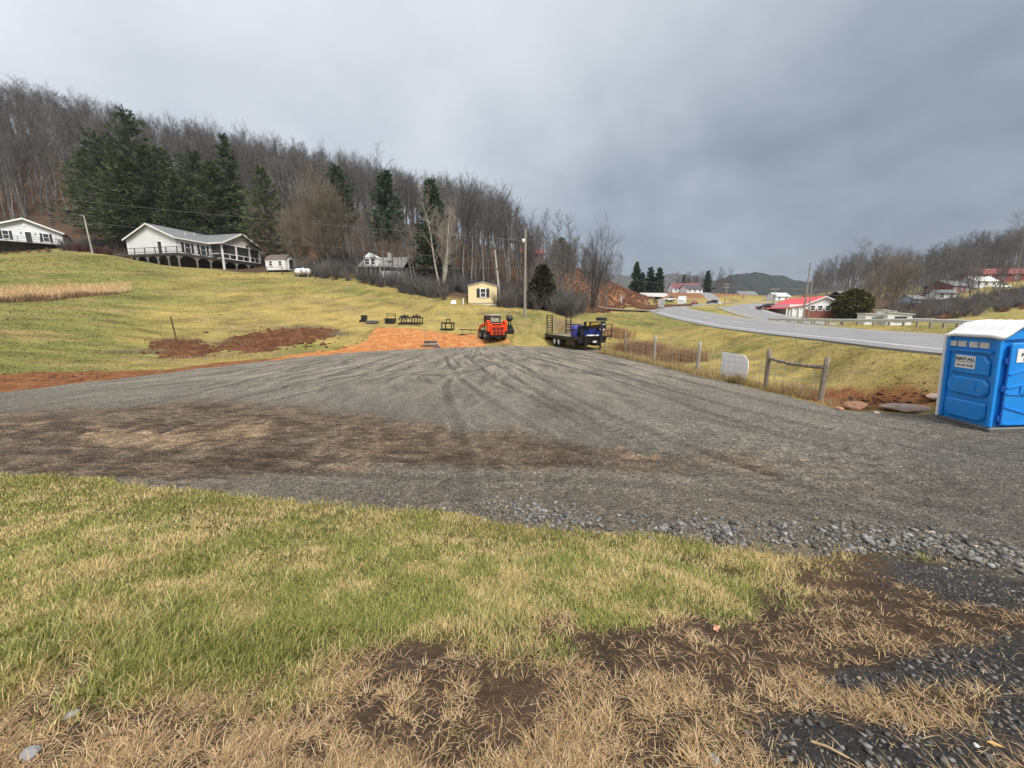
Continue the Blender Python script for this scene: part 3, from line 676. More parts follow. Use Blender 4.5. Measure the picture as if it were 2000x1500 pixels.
def grow_bare(seed, Ht, spread=.28, first=.30, nb=20, sub=6, twig=4, forks=1, up=.9, r_base=.017, twig_r=.016, lean=0.0):
    rnd = random.Random(seed); T, C = [], []
    def limb(p, d, L, r, lev, out):
        n = 3 if lev < 2 else 2; pts = [p]; q = p
        for i in range(n):
            d = (d + Vector((rnd.gauss(0, .13), rnd.gauss(0, .13), rnd.gauss(.05, .1)))).normalized(); q2 = q + d * (L / n)
            k0, k1 = 1 - i / n * .75, 1 - (i + 1) / n * .75
            out.append((tuple(q), tuple(q2), max(twig_r * .6, r * k0), max(twig_r * .5, r * k1))); q = q2; pts.append(q)
        if lev >= 3: return
        m = (sub, sub, twig)[lev] if lev < 3 else 0
        for k in range(m):
            f = .25 + .75 * (k + rnd.random()) / m; i = min(int(f * n), n - 1); b = pts[i].lerp(pts[i + 1], f * n - i)
            ax = Vector((rnd.gauss(0, 1), rnd.gauss(0, 1), rnd.gauss(.35, .7))).normalized()
            dd = (d * .75 + ax * .75).normalized(); dd.z = dd.z * .8 + .2
            limb(b, dd.normalized(), L * rnd.uniform(.35, .6), r * .42, lev + 1, out)
    R = Ht * r_base
    for fk in range(forks):
        a0 = rnd.uniform(0, 6.28); k = 0 if forks == 1 else .22 + .12 * rnd.random(); d = Vector((math.cos(a0 + fk * 6.28 / forks) * k + lean, math.sin(a0 + fk * 6.28 / forks) * k, 1)).normalized()
        p = Vector((0, 0, -.3)); n = 9; pts = [p]; hh = Ht * (1 if fk == 0 else rnd.uniform(.75, .95)); rr = R if forks == 1 else R * .72
        for i in range(n):
            d = (d + Vector((rnd.gauss(0, .05), rnd.gauss(0, .05), .10 if forks > 1 else .03))).normalized(); q = p + d * (hh + .3) / n
            T.append((tuple(p), tuple(q), rr * (1 - i / n * .88) * (1.25 if i == 0 else 1), rr * (1 - (i + 1) / n * .88))); p = q; pts.append(p)
        for k in range(nb if forks == 1 else int(nb * .6)):
            f = first + (1 - first) * ((k + rnd.random()) / (nb if forks == 1 else int(nb * .6))) ** .85; f = min(f, .985); i = min(int(f * n), n - 1); b = pts[i].lerp(pts[i + 1], f * n - i)
            az = rnd.uniform(0, 6.28); tilt = rnd.uniform(.45, .95) * (1.15 - .5 * f); dd = Vector((math.cos(az) * tilt, math.sin(az) * tilt, up * rnd.uniform(.6, 1.2))).normalized()
            L = Ht * spread * (1.15 - .75 * abs(f - .5)) * rnd.uniform(.6, 1.15)
            limb(b, dd, L, rr * (1 - f * .85) * .5, 1, C)
    return T, C
M_bark_g = mat('bark_grey', (.175, .160, .150), .9, var=.4, scale=1.2, bump=.5, bscale=6)
M_bark_b = mat('bark_brown', (.105, .093, .088), .9, var=.4, scale=1.2, bump=.5, bscale=6)
M_bark_p = mat('bark_pale', (.38, .34, .29), .85, var=.35, scale=1.5, bump=.4, bscale=6)
M_twig_g = mat('twig_grey', (.145, .133, .128), .9, var=.25, scale=.6)
M_twig_b = mat('twig_brown', (.096, .087, .085), .9, var=.25, scale=.6)
M_twig_o = mat('twig_olive', (.185, .155, .118), .9, var=.25, scale=.6)
M_twig_r = mat('twig_reddish', (.27, .14, .085), .9, var=.25, scale=.6)
def two_mesh(name, T, C, mt, mc, one=False):
    tv, tf = tubes(T, 6); cv, cf = tubes(C, 3)
    if one:
        me = new_mesh(name, np.concatenate([tv, cv]), [np.concatenate([tf, cf + len(tv)])], [mt, mc], True)
        mi = np.zeros(len(me.polygons), np.int32); mi[len(tf):] = 1; me.polygons.foreach_set('material_index', mi); return me
    return new_mesh('trunk', tv, [tf], [mt], True), new_mesh('crown', cv, [cf], [mc], True)
HT = 16.0
WOOD = []
for k in range(9):
    T, C = grow_bare(200 + k, HT, spread=(.20, .24, .17, .22, .19, .26, .2, .23, .18)[k], first=(.42, .35, .5, .4, .45, .3, .38, .42, .5)[k], nb=17, sub=6, twig=4, r_base=.0125, twig_r=.021, up=1.25)
    WOOD.append(two_mesh('bare_tree', T, C, (M_bark_g, M_bark_b, M_bark_g)[k % 3], (M_twig_g, M_twig_b, M_twig_b)[k % 3], True))
rng = np.random.default_rng(7)
def scatter(n, u0, u1, y0f, y1f, seed, gap=2.2, pw=1.0):
    r = np.random.default_rng(seed); out = []; cell = {}
    tries = 0
    while len(out) < n and tries < n * 30:
        tries += 1; u = r.uniform(u0, u1); a, b = y0f(u), y1f(u); y_ = a + (b - a) * r.random() ** pw; x = (u - 1000) / FPX * y_ * 1.04
        key = (int(x // gap), int(y_ // gap))
        if any((key[0] + i, key[1] + j) in cell for i in (-1, 0, 1) for j in (-1, 0, 1) if (i, j) != (0, 0) and False) or key in cell: continue
        cell[key] = 1; out.append((x, y_))
    A = np.array(out); return np.column_stack([A, H(A[:, 0], A[:, 1])])
front = lambda u: float(np.interp(u, [p[0] for p in WOOD_LINE], [p[1] for p in WOOD_LINE]))
RIDGE = [(-400, 200), (0, 185), (300, 175), (600, 158), (800, 142), (1000, 122), (1060, 112)]
ridge = lambda u: float(np.interp(u, [p[0] for p in RIDGE], [p[1] for p in RIDGE]))
SKY = [(-400, 120), (0, 150), (120, 165), (200, 190), (300, 225), (400, 245), (520, 272), (600, 292), (700, 318), (800, 350), (900, 362), (980, 385), (1010, 405), (1040, 445), (1100, 470), (1160, 500), (1200, 530)]
SKYR = [(1500, 545), (1560, 540), (1600, 522), (1650, 500), (1700, 492), (1760, 490), (1850, 472), (1900, 458), (2000, 440), (2300, 380)]
def sky_cap(A, seed, line, jit=36):
    """largest tree scale that keeps the wood's skyline where it is"""
    r = np.random.default_rng(seed); u, v = proj(A[:, 0], A[:, 1], A[:, 2] + 10.0); vs_ = np.interp(u, [p[0] for p in line], [p[1] for p in line]) + r.uniform(-4, jit, len(A))
    b = (750 - vs_) / FPX; top = CZ + A[:, 1] * (-sp + b * cp) / (cp + b * sp); return (top - A[:, 2]) / HT
HOUSES = [tuple(P(297, 480, 72))[:2], tuple(P(430, 480, 70))[:2], tuple(P(40, 470, 80))[:2], tuple(P(745, 540, 66))[:2], tuple(P(943, 570, 58))[:2], tuple(P(545, 510, 70))[:2]]
def clear_of(A, rad):
    k = np.ones(len(A), bool)
    for (hx, hy), r_ in zip(HOUSES, rad): k &= np.hypot(A[:, 0] - hx, A[:, 1] - hy) > r_
    return A[k]
hillA = clear_of(scatter(1550, -260, 1040, lambda u: front(u) + 3.5, ridge, 11, 2.2), (15, 18, 14, 11, 9, 5))
hillA = hillA[np.argsort(np.hypot(hillA[:, 0], hillA[:, 1]))]
capA = sky_cap(hillA, 13, SKY); hillA, capA = hillA[capA > .4], capA[capA > .4]
def bare_things(A, label, grp, seed, hmin=.75, hmax=1.2, meshes=WOOD, name='bare_tree', cap=None):
    r = np.random.default_rng(seed); objs = []
    for i_, (x, y_, z) in enumerate(A):
        me = meshes[int(r.integers(len(meshes)))]; o = link(name, me, None, (x, y_, z - .1), (r.normal(0, .03), r.normal(0, .03), r.uniform(0, 6.28)))
        s_ = r.uniform(hmin, hmax)
        if cap is not None: s_ = min(s_, cap[i_])
        o.scale = (s_ * r.uniform(.9, 1.15), s_ * r.uniform(.9, 1.15), s_)
        tag(o, label, 'tree', grp); objs.append(o)
    return objs
def points_stuff(name, A, srcs, scl, label, seed, tilt=.04, cap=None):
    """one mass of uncountable trees or brush: instances on points"""
    r = np.random.default_rng(seed); n = len(A)
    me = bpy.data.meshes.new(name); me.vertices.add(n); me.vertices.foreach_set('co', A.astype(np.float32).ravel())
    rot = np.column_stack([r.normal(0, tilt, n), r.normal(0, tilt, n), r.uniform(0, 6.28, n)]).astype(np.float32)
    s_ = r.uniform(scl[0], scl[1], n)
    if cap is not None: s_ = np.minimum(s_, cap)
    s3 = np.column_stack([s_ * r.uniform(.9, 1.2, n), s_ * r.uniform(.9, 1.2, n), s_]).astype(np.float32)
    for nm, arr in (('rt', rot), ('sc', s3)):
        a_ = me.attributes.new(nm, 'FLOAT_VECTOR', 'POINT'); a_.data.foreach_set('vector', arr.ravel())
    a_ = me.attributes.new('ix', 'INT', 'POINT'); a_.data.foreach_set('value', r.integers(0, len(srcs), n).astype(np.int32))
    o = link(name, me); tag(o, label, name.replace('_', ' '), None, 'stuff')
    ng = bpy.data.node_groups.new(name, 'GeometryNodeTree'); ng.interface.new_socket('Geometry', in_out='INPUT', socket_type='NodeSocketGeometry'); ng.interface.new_socket('Geometry', in_out='OUTPUT', socket_type='NodeSocketGeometry')
    N = ng.nodes; Lk = ng.links; gi = N.new('NodeGroupInput'); go = N.new('NodeGroupOutput'); jn = N.new('GeometryNodeJoinGeometry')
    def attr(nm, ty): q = N.new('GeometryNodeInputNamedAttribute'); q.data_type = ty; q.inputs[0].default_value = nm; return q.outputs[0]
    ra, sa, ia = attr('rt', 'FLOAT_VECTOR'), attr('sc', 'FLOAT_VECTOR'), attr('ix', 'INT')
    for k, so in enumerate(srcs):
        oi = N.new('GeometryNodeObjectInfo'); oi.transform_space = 'ORIGINAL'; oi.inputs[0].default_value = so; oi.inputs[1].default_value = True
        cmp_ = N.new('FunctionNodeCompare'); cmp_.data_type = 'INT'; cmp_.operation = 'EQUAL'
        ii = [i for i in cmp_.inputs if i.type == 'INT']; Lk.new(ia, ii[0]); ii[1].default_value = k
        ip = N.new('GeometryNodeInstanceOnPoints'); Lk.new(gi.outputs[0], ip.inputs['Points']); Lk.new(cmp_.outputs[0], ip.inputs['Selection']); Lk.new(oi.outputs['Geometry'], ip.inputs['Instance'])
        e2r = N.new('FunctionNodeEulerToRotation'); Lk.new(ra, e2r.inputs[0]); Lk.new(e2r.outputs[0], ip.inputs['Rotation']); Lk.new(sa, ip.inputs['Scale'])
        Lk.new(ip.outputs[0], jn.inputs[0])
    Lk.new(jn.outputs[0], go.inputs[0]); md = o.modifiers.new('scatter', 'NODES'); md.node_group = ng; return o
NB = 200
hillT = bare_things(hillA[:NB], 'leafless grey-brown tree standing in the wood on the left hillside', 'bare trees of the hillside wood', 21, cap=capA[:NB])
endA = scatter(70, 1025, 1180, lambda u: front(u) + 4, lambda u: 104, 19, 2.0); capE = sky_cap(endA, 20, SKY, 30); endA, capE = endA[capE > .2], capE[capE > .2]
bare_things(endA, 'leafless grey tree in the thinning end of the wood right of the lamp pole', 'bare trees at the end of the wood', 22, .5, .9, cap=capE)
src = []
for me in WOOD:
    for o in hillT:
        if o.data is me: src.append(o); break
points_stuff('woodland', np.concatenate([hillA[NB:]]), src, (.75, 1.2), 'leafless brown wood covering the left hillside up to the skyline', 23, cap=capA[NB:])

# --- undergrowth
def shrub_mesh(seed, Ht, n, mt):
    rnd = random.Random(seed); S = []
    for i in range(n):
        a = rnd.uniform(0, 6.28); k = rnd.uniform(.1, .75); d = Vector((math.cos(a) * k, math.sin(a) * k, 1)).normalized(); p = Vector((rnd.gauss(0, .25), rnd.gauss(0, .25), -.1)); L = Ht * rnd.uniform(.55, 1.05)
        for j in range(3):
            q = p + d * L / 3; S.append((tuple(p), tuple(q), .02 * (1 - j * .25), .02 * (.75 - j * .25))); 
            for m_ in range(3):
                e = (d + Vector((rnd.gauss(0, .55), rnd.gauss(0, .55), rnd.gauss(.1, .3)))).normalized(); S.append((tuple(p.lerp(q, rnd.random())), tuple(q + e * L * .22), .012, .006))
            d = (d + Vector((rnd.gauss(0, .2), rnd.gauss(0, .2), .05))).normalized(); p = q
    v, f = tubes(S, 3); return new_mesh('shrub', v, [f], [mt], True)
SHR_B = [shrub_mesh(300 + k, 2.4, 34, M_twig_b) for k in range(3)]; SHR_R = [shrub_mesh(310 + k, 1.1, 40, M_twig_r) for k in range(3)]; SHR_G = [shrub_mesh(320 + k, 2.6, 34, M_twig_g) for k in range(2)]
brushA = clear_of(scatter(1100, -200, 1130, lambda u: front(u) - 1.6, lambda u: front(u) + 16, 31, .8, 1.4), (13, 16, 19, 6, 5.5, 4))
sb = bare_things(brushA[:5], 'tangled leafless brown shrub along the foot of the hillside wood', 'shrubs at the wood edge', 33, .7, 1.2, SHR_B + SHR_G, 'bare_shrub')
for o in sb: o['category'] = 'shrub'
ss = [link('bare_shrub', me, None, tuple(brushA[10 + k]), (0, 0, k)) for k, me in enumerate(SHR_B + SHR_G)]
for o in ss: tag(o, 'tangled leafless brown shrub along the foot of the hillside wood', 'shrub', 'shrubs at the wood edge')
points_stuff('undergrowth', brushA[20:], ss, (.55, 1.1), 'brown leafless undergrowth along the foot of the hillside wood', 35, .1)
slopeA = scatter(1900, 1085, 1330, lambda u: front(u) + 1, lambda u: 140, 37, .8)
sr = [link('dry_bush', me, None, tuple(slopeA[k]), (0, 0, k)) for k, me in enumerate(SHR_R)]
for o in sr: tag(o, 'low russet bush on the brown cut slope above the highway', 'shrub', 'russet bushes on the cut slope'); o.scale = (.7,) * 3
points_stuff('slope_brush', slopeA[5:], sr, (.3, .7), 'low russet brush covering the cut slope beside the highway', 39, .12)

# --- evergreens
def pine_meshes(seed, Ht, R, bare=.12, density=1.0, ragged=.35, tip=.02, leaf=.5, mt=None, mp=None):
    rnd = random.Random(seed); T, V, B = [], [], []; p = Vector((0, 0, -.3)); n = 8
    for i in range(n):
        q = Vector((rnd.gauss(0, .05), rnd.gauss(0, .05), (Ht) * (i + 1) / n)); r = Ht * .014
        T.append((tuple(p), tuple(q), r * (1 - i / n * .92), r * (1 - (i + 1) / n * .92))); p = q
    z = Ht * bare
    leafs = []
    while z < Ht * .985:
        f = (z / Ht - bare) / (1 - bare); prof = (1 - f) ** .58 * (.6 + .4 * min(1, f * 5 + .25)) * (.86 + .28 * math.sin(f * 23 + seed) ** 2) + tip
        m = max(4, int(6 * density))
        for k in range(m):
            az = rnd.uniform(0, 6.28); L = R * prof * rnd.uniform(1 - ragged, 1.1)
            if rnd.random() < .10: L *= 1.22
            up = rnd.uniform(-.12, .18) + f * .55; d = Vector((math.cos(az), math.sin(az), up)).normalized(); b = Vector((0, 0, z + rnd.gauss(0, .15))); e = b + d * L + Vector((0, 0, L * .05))
            T.append((tuple(b), tuple(e), max(.02, L * .018), .008))
            cnt = int(6 + 9 * L / max(R, .1) * 2.1)
            for j in range(cnt):
                t_ = 1 - rnd.random() ** 1.5 * .8; c = b.lerp(e, t_) + Vector((rnd.gauss(0, .16 * L * .45), rnd.gauss(0, .16 * L * .45), rnd.gauss(0, .10 + .03 * L)))
                leafs.append((c, (d + Vector((rnd.gauss(0, .6), rnd.gauss(0, .6), rnd.gauss(.1, .35)))).normalized(), leaf * rnd.uniform(.6, 1.3)))
        z += Ht * .021 * rnd.uniform(.7, 1.3)
    LV, LF = [], []
    for c, d, s_ in leafs:
        a = d.orthogonal().normalized(); a = (Matrix.Rotation(rnd.uniform(0, 6.28), 3, d) @ a); k = len(LV)
        LV += [c - d * s_ * .5 - a * s_ * .16, c - d * s_ * .5 + a * s_ * .16, c + d * s_ * .6 + a * s_ * .2, c + d * s_ * .7 - a * s_ * .12]; LF.append((k, k + 1, k + 2, k + 3))
    tv, tf = tubes(T, 5); cols = np.repeat(np.array([[rnd.uniform(.6, 1.4)] for _ in leafs]), 4, 0)
    cv = np.array([tuple(q) for q in LV]); base = np.array(mp); cc = base[None] * cols
    return new_mesh('trunk', tv, [tf], [mt], True), new_mesh('crown', cv, [np.array(LF)], [M_needle], False, {'col': cc})
M_needle = mat_attr('needles', 'col', .75, trans=.25)
DKG = (.058, .082, .038); MDG = (.078, .102, .045); BLG = (.058, .088, .054)
def pine(name, pos, Ht, R, label, seed, tone=DKG, group=None, sx=1.0, **k):
    t_, c = pine_meshes(seed, Ht, R, mt=M_bark_b, mp=tone, **k); o = thing(name, label, 'tree', pos, random.Random(seed).uniform(0, 6), group)
    link('trunk', t_, o); link('crown', c, o); return o
def top_h(u, v, base, Yd): return P(u, v, Yd).z - base.z
PINES = [  # u, top v, depth, half-width px, tone, label
    (284, 213, 84, 52, DKG, 'tallest dark pine behind the white house with the deck', {}),
    (222, 262, 82, 62, DKG, 'broad dark pine left of the tallest pine, behind the slim lamp pole', {'ragged': .5}),
    (335, 290, 86, 52, MDG, 'pine just right of the tallest pine, above the deck house roof', {'ragged': .45}),
    (400, 300, 88, 50, DKG, 'pine behind the porch gable of the deck house', {'ragged': .5}),
    (463, 262, 86, 27, DKG, 'slender dark pine with a narrow top right of the deck house', {'ragged': .5, 'leaf': .5}),
    (530, 330, 80, 40, MDG, 'pine with thin lower branches above the small white shed', {'ragged': .55, 'density': .7}),
    (190, 300, 90, 40, MDG, 'shorter pine at the left end of the evergreen group', {}),
    (255, 300, 77, 48, MDG, 'mid-green pine directly behind the left gable of the deck house', {'ragged': .45}),
    (364, 345, 78, 36, DKG, 'lower pine filling the gap behind the deck house ridge', {'ragged': .45}),
    (310, 285, 80, 50, DKG, 'pine standing between the tallest pine and the deck house roof peak', {'ragged': .45}),
    (432, 318, 83, 42, MDG, 'pine filling the clump just left of the slender dark pine', {'ragged': .5}),
    (672, 325, 74, 30, BLG, 'dark pine rising from the bare wood above the weathered grey house', {'bare': .45, 'ragged': .5}),
    (763, 335, 71, 30, BLG, 'dark pine in the middle of the bare wood with a tall bare trunk', {'bare': .35, 'ragged': .5}),
    (848, 352, 67, 34, BLG, 'dark conical pine behind the pale branching tree', {'bare': .12, 'ragged': .45}),
    (1095, 468, 96, 22, MDG, 'small conical evergreen on the bare skyline right of the lamp pole', {'leaf': .35}),
]
for i, (u, v, Yd, hw_, tone, lab, kw) in enumerate(PINES):
    b = at(u, Yd); pine('pine_tree', b, top_h(u, v, b, Yd), hw_ * Yd / FPX * 1.32, lab, 400 + i, tone, 'evergreens on the left hillside', **kw)
def cedar_meshes(seed, Ht, R, mp, leaf=.3, n=3800, shape='cone'):
    rnd = random.Random(seed); LV, LF, cs = [], [], []; lumps = [(rnd.uniform(0, 6.28), rnd.uniform(.05, .9), rnd.uniform(.75, 1.15)) for _ in range(40)]
    for j in range(n):
        az = rnd.uniform(0, 6.28); f = rnd.random() ** 1.1
        prof = (1 - f) ** .6 * min(1, .45 + f * 4) if shape == 'cone' else math.sqrt(max(0, 1 - (f * 1.9 - .85) ** 2 * .95 / 1.0)) * .98
        k = max(lumps, key=lambda q: -((math.cos(q[0]) - math.cos(az)) ** 2 + (math.sin(q[0]) - math.sin(az)) ** 2) - 9 * (q[1] - f) ** 2)[2]
        rr = R * prof * k * (1 - .35 * rnd.random() ** 2); c = Vector((math.cos(az) * rr, math.sin(az) * rr, f * Ht))
        d = Vector((math.cos(az) + rnd.gauss(0, .5), math.sin(az) + rnd.gauss(0, .5), rnd.gauss(.5, .6))).normalized(); a = Matrix.Rotation(rnd.uniform(0, 6.28), 3, d) @ d.orthogonal().normalized(); s_ = leaf * rnd.uniform(.6, 1.4); q = len(LV)
        LV += [c - a * s_ * .3, c + a * s_ * .3, c + d * s_ + a * s_ * .15, c + d * s_ * 1.1 - a * s_ * .2]; LF.append((q, q + 1, q + 2, q + 3)); cs.append(rnd.uniform(.55, 1.4))
    T = [((0, 0, -.3), (0, 0, Ht * .5), Ht * .03, Ht * .02), ((0, 0, Ht * .5), (0, 0, Ht * .95), Ht * .02, .02)]
    for i in range(14):
        az = rnd.uniform(0, 6.28); z = Ht * rnd.uniform(.08, .7); T.append(((0, 0, z), (math.cos(az) * R * .7, math.sin(az) * R * .7, z + R * .3), .05, .015))
    tv, tf = tubes(T, 5); cc = np.array(mp)[None] * np.repeat(np.array(cs)[:, None], 4, 0)
    return new_mesh('trunk', tv, [tf], [M_bark_b], True), new_mesh('crown', np.array([tuple(q) for q in LV]), [np.array(LF)], [M_needle], False, {'col': cc})
def cedar(name, pos, Ht, R, label, seed, tone, group=None, **k):
    t_, c = cedar_meshes(seed, Ht, R, tone, **k); o = thing(name, label, 'tree', pos, 0, group); link('trunk', t_, o); link('crown', c, o); return o
b = at(1058, 51); cedar('cedar_tree', b, top_h(1058, 520, b, 51), 2.5, 'dark drooping cedar right of the tall lamp pole', 430, (.058, .056, .036), n=2300, leaf=.4)
b = at(1660, 84); cedar('round_evergreen', b, top_h(1660, 567, b, 84), 3.0, 'rounded olive evergreen at the end of the red-roofed brick house', 431, (.085, .086, .024), n=3600, shape='round', leaf=.5)
FARP = [(1241, 516, 150, 12), (1252, 535, 150, 10), (1268, 524, 152, 12), (1285, 524, 148, 10), (1277, 545, 150, 9), (1380, 530, 230, 9), (1333, 537, 300, 6), (1342, 544, 300, 6)]
FL = ['tallest of the dark pines in the clump beyond the brown slope', 'shorter pine second from the left in the clump beyond the brown slope', 'third pine in the clump beyond the brown slope', 'rightmost pointed pine in the clump beyond the brown slope', 'lowest pine tucked between the others in the far clump', 'lone pine above the far knoll with the grey lane', 'small pine behind the far white house', 'lower companion of the small pine behind the far white house']
for i, ((u, v, Yd, hw_), lab) in enumerate(zip(FARP, FL)):
    b = at(u, Yd); pine('far_pine_tree', b, top_h(u, v, b, Yd), hw_ * Yd / FPX, lab, 440 + i, BLG, 'pines down the valley', bare=.05, leaf=.9, ragged=.4, density=.8)

# --- single bare trees one can pick out
def bare_one(name, u, Yd, vtop, label, seed, mt, mc, **k):
    b = at(u, Yd); Ht = top_h(u, vtop, b, Yd); T, C = grow_bare(seed, Ht, **k); tm, cm = two_mesh(name, T, C, mt, mc)
    o = thing(name, label, 'tree', b, 0); link('trunk', tm, o); link('crown', cm, o); return o
bare_one('sycamore_tree', 862, 61, 398, 'tall pale many-stemmed sycamore in front of the dark wood', 501, M_bark_p, mat('twig_pale', (.30, .265, .225), .9, var=.3, scale=.6), forks=6, nb=22, spread=.20, first=.35, sub=6, r_base=.020, twig_r=.016)
bare_one('bushy_tree', 640, 68, 372, 'wide fuzzy olive-brown tree with dense fine twigs right of the pines', 502, M_bark_g, M_twig_o, forks=7, nb=44, spread=.34, first=.12, sub=8, twig=5, r_base=.012, twig_r=.017)
bare_one('bushy_tree', 585, 70, 420, 'smaller fuzzy olive-brown tree beside the small white shed', 512, M_bark_g, M_twig_o, forks=5, nb=34, spread=.36, first=.12, sub=7, twig=5, r_base=.012, twig_r=.017)
bare_one('apple_tree', 1155, 60, 478, 'dark crooked fruit tree with spreading limbs behind the trailer', 503, mat('bark_dark', (.045, .036, .032), .9, var=.3, scale=1.5, bump=.5, bscale=6), M_twig_b, forks=3, nb=28, spread=.42, first=.3, sub=7, r_base=.028, twig_r=.014)
bare_one('bare_sapling', 820, 60.5, 470, 'crooked thin grey sapling left of the pale sycamore', 504, M_bark_g, M_twig_g, forks=1, nb=12, spread=.22, first=.4, lean=-.18, r_base=.016)
for i, (u, Yd, v, lab) in enumerate(((1060, 98, 420, 'tall slim bare tree on the skyline right of the lamp pole'), (1078, 102, 425, 'second tall bare tree on the skyline right of the lamp pole'), (1112, 100, 432, 'bare skyline tree at the top of the brown slope'), (1035, 75, 470, 'bare tree beside the tall lamp pole'), (1090, 58, 490, 'grey bare tree between the cedar and the fruit tree'), (1130, 70, 500, 'slim bare tree behind the dark fruit tree'), (1185, 78, 515, 'last bare tree at the right end of the thicket'), (1070, 53, 520, 'thin grey stems growing through the dark cedar'),
        (1208, 125, 505, 'bare tree on the far shoulder of the brown slope'))):
    bare_one('bare_tree', u, Yd, v, lab, 520 + i, M_bark_g, M_twig_g, nb=18, spread=.22 if i < 3 else .3, first=.35, sub=6, r_base=.014, twig_r=.018)
# --- right-hand hillside
rightA = scatter(700, 1545, 2250, lambda u: float(np.interp(u, [1545, 1640, 1700, 1800, 1900, 2250], [175, 135, 125, 150, 160, 170])), lambda u: 255, 61, 3.2)
rightA = rightA[np.argsort(rightA[:, 1])]; capR = sky_cap(rightA, 15, SKYR); rightA, capR = rightA[capR > .35], capR[capR > .35]
rT = bare_things(rightA[:60], 'leafless grey tree in the wood on the far right hillside', 'bare trees of the right hillside', 63, .8, 1.25, cap=capR[:60])
points_stuff('right_woodland', rightA[60:], src, (.8, 1.25), 'leafless grey wood along the far right skyline', 65, cap=capR[60:])
for i, (u, Yd, v, lab, kw) in enumerate(((1735, 92, 520, 'wide grey-brown bare tree beyond the guardrail', {'forks': 4, 'nb': 40, 'spread': .42, 'first': .2}), (1700, 100, 545, 'smaller bare tree left of the wide grey-brown tree beyond the guardrail', {'forks': 3, 'nb': 30, 'spread': .4, 'first': .2}), (1895, 118, 500, 'spreading dark bare tree below the long red building', {'forks': 3, 'nb': 36, 'spread': .45, 'first': .25}),
        (1660, 150, 490, 'tall bare tree on the skyline above the red roof', {'nb': 22, 'spread': .35}), (1780, 110, 530, 'bare tree between the wide tree and the red building', {'nb': 26, 'spread': .4}), (1822, 125, 525, 'bare tree just left of the portable toilet roof', {'nb': 24, 'spread': .38}), (1985, 150, 430, 'tall bare tree at the right edge of the photo', {'nb': 24, 'spread': .34}), (1610, 160, 520, 'bare tree behind the red roof ridge', {'nb': 22, 'spread': .36}))):
    kw = dict(sub=7, r_base=.016, twig_r=.022) | {'first': .3} | kw
    bare_one('bare_tree', u, Yd, v, lab, 540 + i, M_bark_g, M_twig_o if i in (0, 1) else M_twig_g, **kw)
rbA = scatter(420, 1690, 2050, lambda u: 74, lambda u: 108, 67, 1.2)
points_stuff('right_brush', rbA, ss + sr, (.5, 1.0), 'purple-brown brush beyond the guardrail on the right', 69, .1)
midA = scatter(60, 1300, 1405, lambda u: 240, lambda u: 330, 71, 4)
points_stuff('valley_trees', midA, src, (.6, 1.0), 'leafless trees filling the valley behind the far houses', 73)

oldA = np.array([tuple(at(u, y_)) for u, y_ in ((700, 62), (716, 60.5), (728, 61), (752, 60), (766, 61), (778, 60.5), (790, 60), (735, 60), (806, 59))])
bare_things(oldA, 'thin bare sapling in front of the weathered grey house', 'saplings before the grey house', 81, .32, .6)
rhA = scatter(34, 1760, 2010, lambda u: 92, lambda u: 120, 83, 3.0)
bare_things(rhA, 'leafless tree below the red buildings on the right slope', 'bare trees below the red buildings', 85, .35, .62)

M_maroon = mat('twig_maroon', (.10, .035, .035), .9, var=.25, scale=.6); SHR_M = [shrub_mesh(330 + k, 1.3, 60, M_maroon) for k in range(2)]
marA = np.array([tuple(at(u, y_)) for u, y_ in ((142, 71.5), (156, 71), (170, 71.5), (188, 70.5), (200, 71), (214, 70.5))])
for o in bare_things(marA, 'dark maroon garden shrub between the two white houses', 'maroon shrubs between the houses', 87, .8, 1.15, SHR_M, 'garden_shrub'): o['category'] = 'shrub'
terA = np.array([tuple(at(u, y_)) for u, y_ in ((-10, 71), (12, 70.5), (34, 70.5), (56, 70), (76, 70), (95, 69.5))])
for o in bare_things(terA, 'low brown bush on the bank below the left white house', 'bushes below the left house', 89, .55, .8, SHR_R, 'bank_bush'): o['category'] = 'shrub'

ghA = np.array([tuple(at(u, y_)) for u, y_ in ((706, 62.5), (722, 62), (748, 61.5), (771, 62), (786, 61.5), (732, 61.5), (760, 61))])
for o in bare_things(ghA, 'grey leafless bush screening the weathered grey house', 'bushes before the grey house', 91, .7, 1.15, SHR_G, 'bare_shrub'): o['category'] = 'shrub'

# ------------------------------------------------------------------ buildings
M_siding = mat('white_siding', (.74, .75, .77), .6, var=.05, scale=.8, dirt=(.5, .5, .48), dirt_amt=.25)
M_trim = mat('white_trim', (.82, .82, .82), .5, var=.04, scale=2)
M_shingle = mat('grey_shingles', (.165, .170, .180), .85, var=.25, scale=2.5, bump=.5, bscale=14)
M_glass = mat('window_glass', (.045, .052, .060), .12, var=.3, scale=.7)
M_shut = mat('black_shutter', (.022, .024, .028), .6, var=.2)
M_deckw = mat('dark_stained_wood', (.060, .050, .045), .75, var=.3, scale=3, bump=.3, bscale=20)
M_woodg = mat('weathered_wood', (.30, .26, .22), .85, var=.35, scale=3, stretch=(4, 4, .6), bump=.6, bscale=14)
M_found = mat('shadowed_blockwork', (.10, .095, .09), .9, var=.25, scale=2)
M_yellow = mat('yellow_siding', (.74, .61, .36), .65, var=.05, scale=1.0, dirt=(.5, .42, .3), dirt_amt=.2)
M_redroof = mat('red_metal_roof', (.66, .070, .075), .45, var=.12, scale=.8)
M_brick = mat('red_brick', (.22, .075, .052), .85, var=.3, scale=5, bump=.3, bscale=30)
M_grey_b = mat('grey_weathered_siding', (.30, .29, .28), .85, var=.3, scale=1.5, dirt=(.12, .1, .09), dirt_amt=.5)
M_iron = mat('black_metal', (.020, .020, .022), .5, metal=.2, var=.3, scale=4)
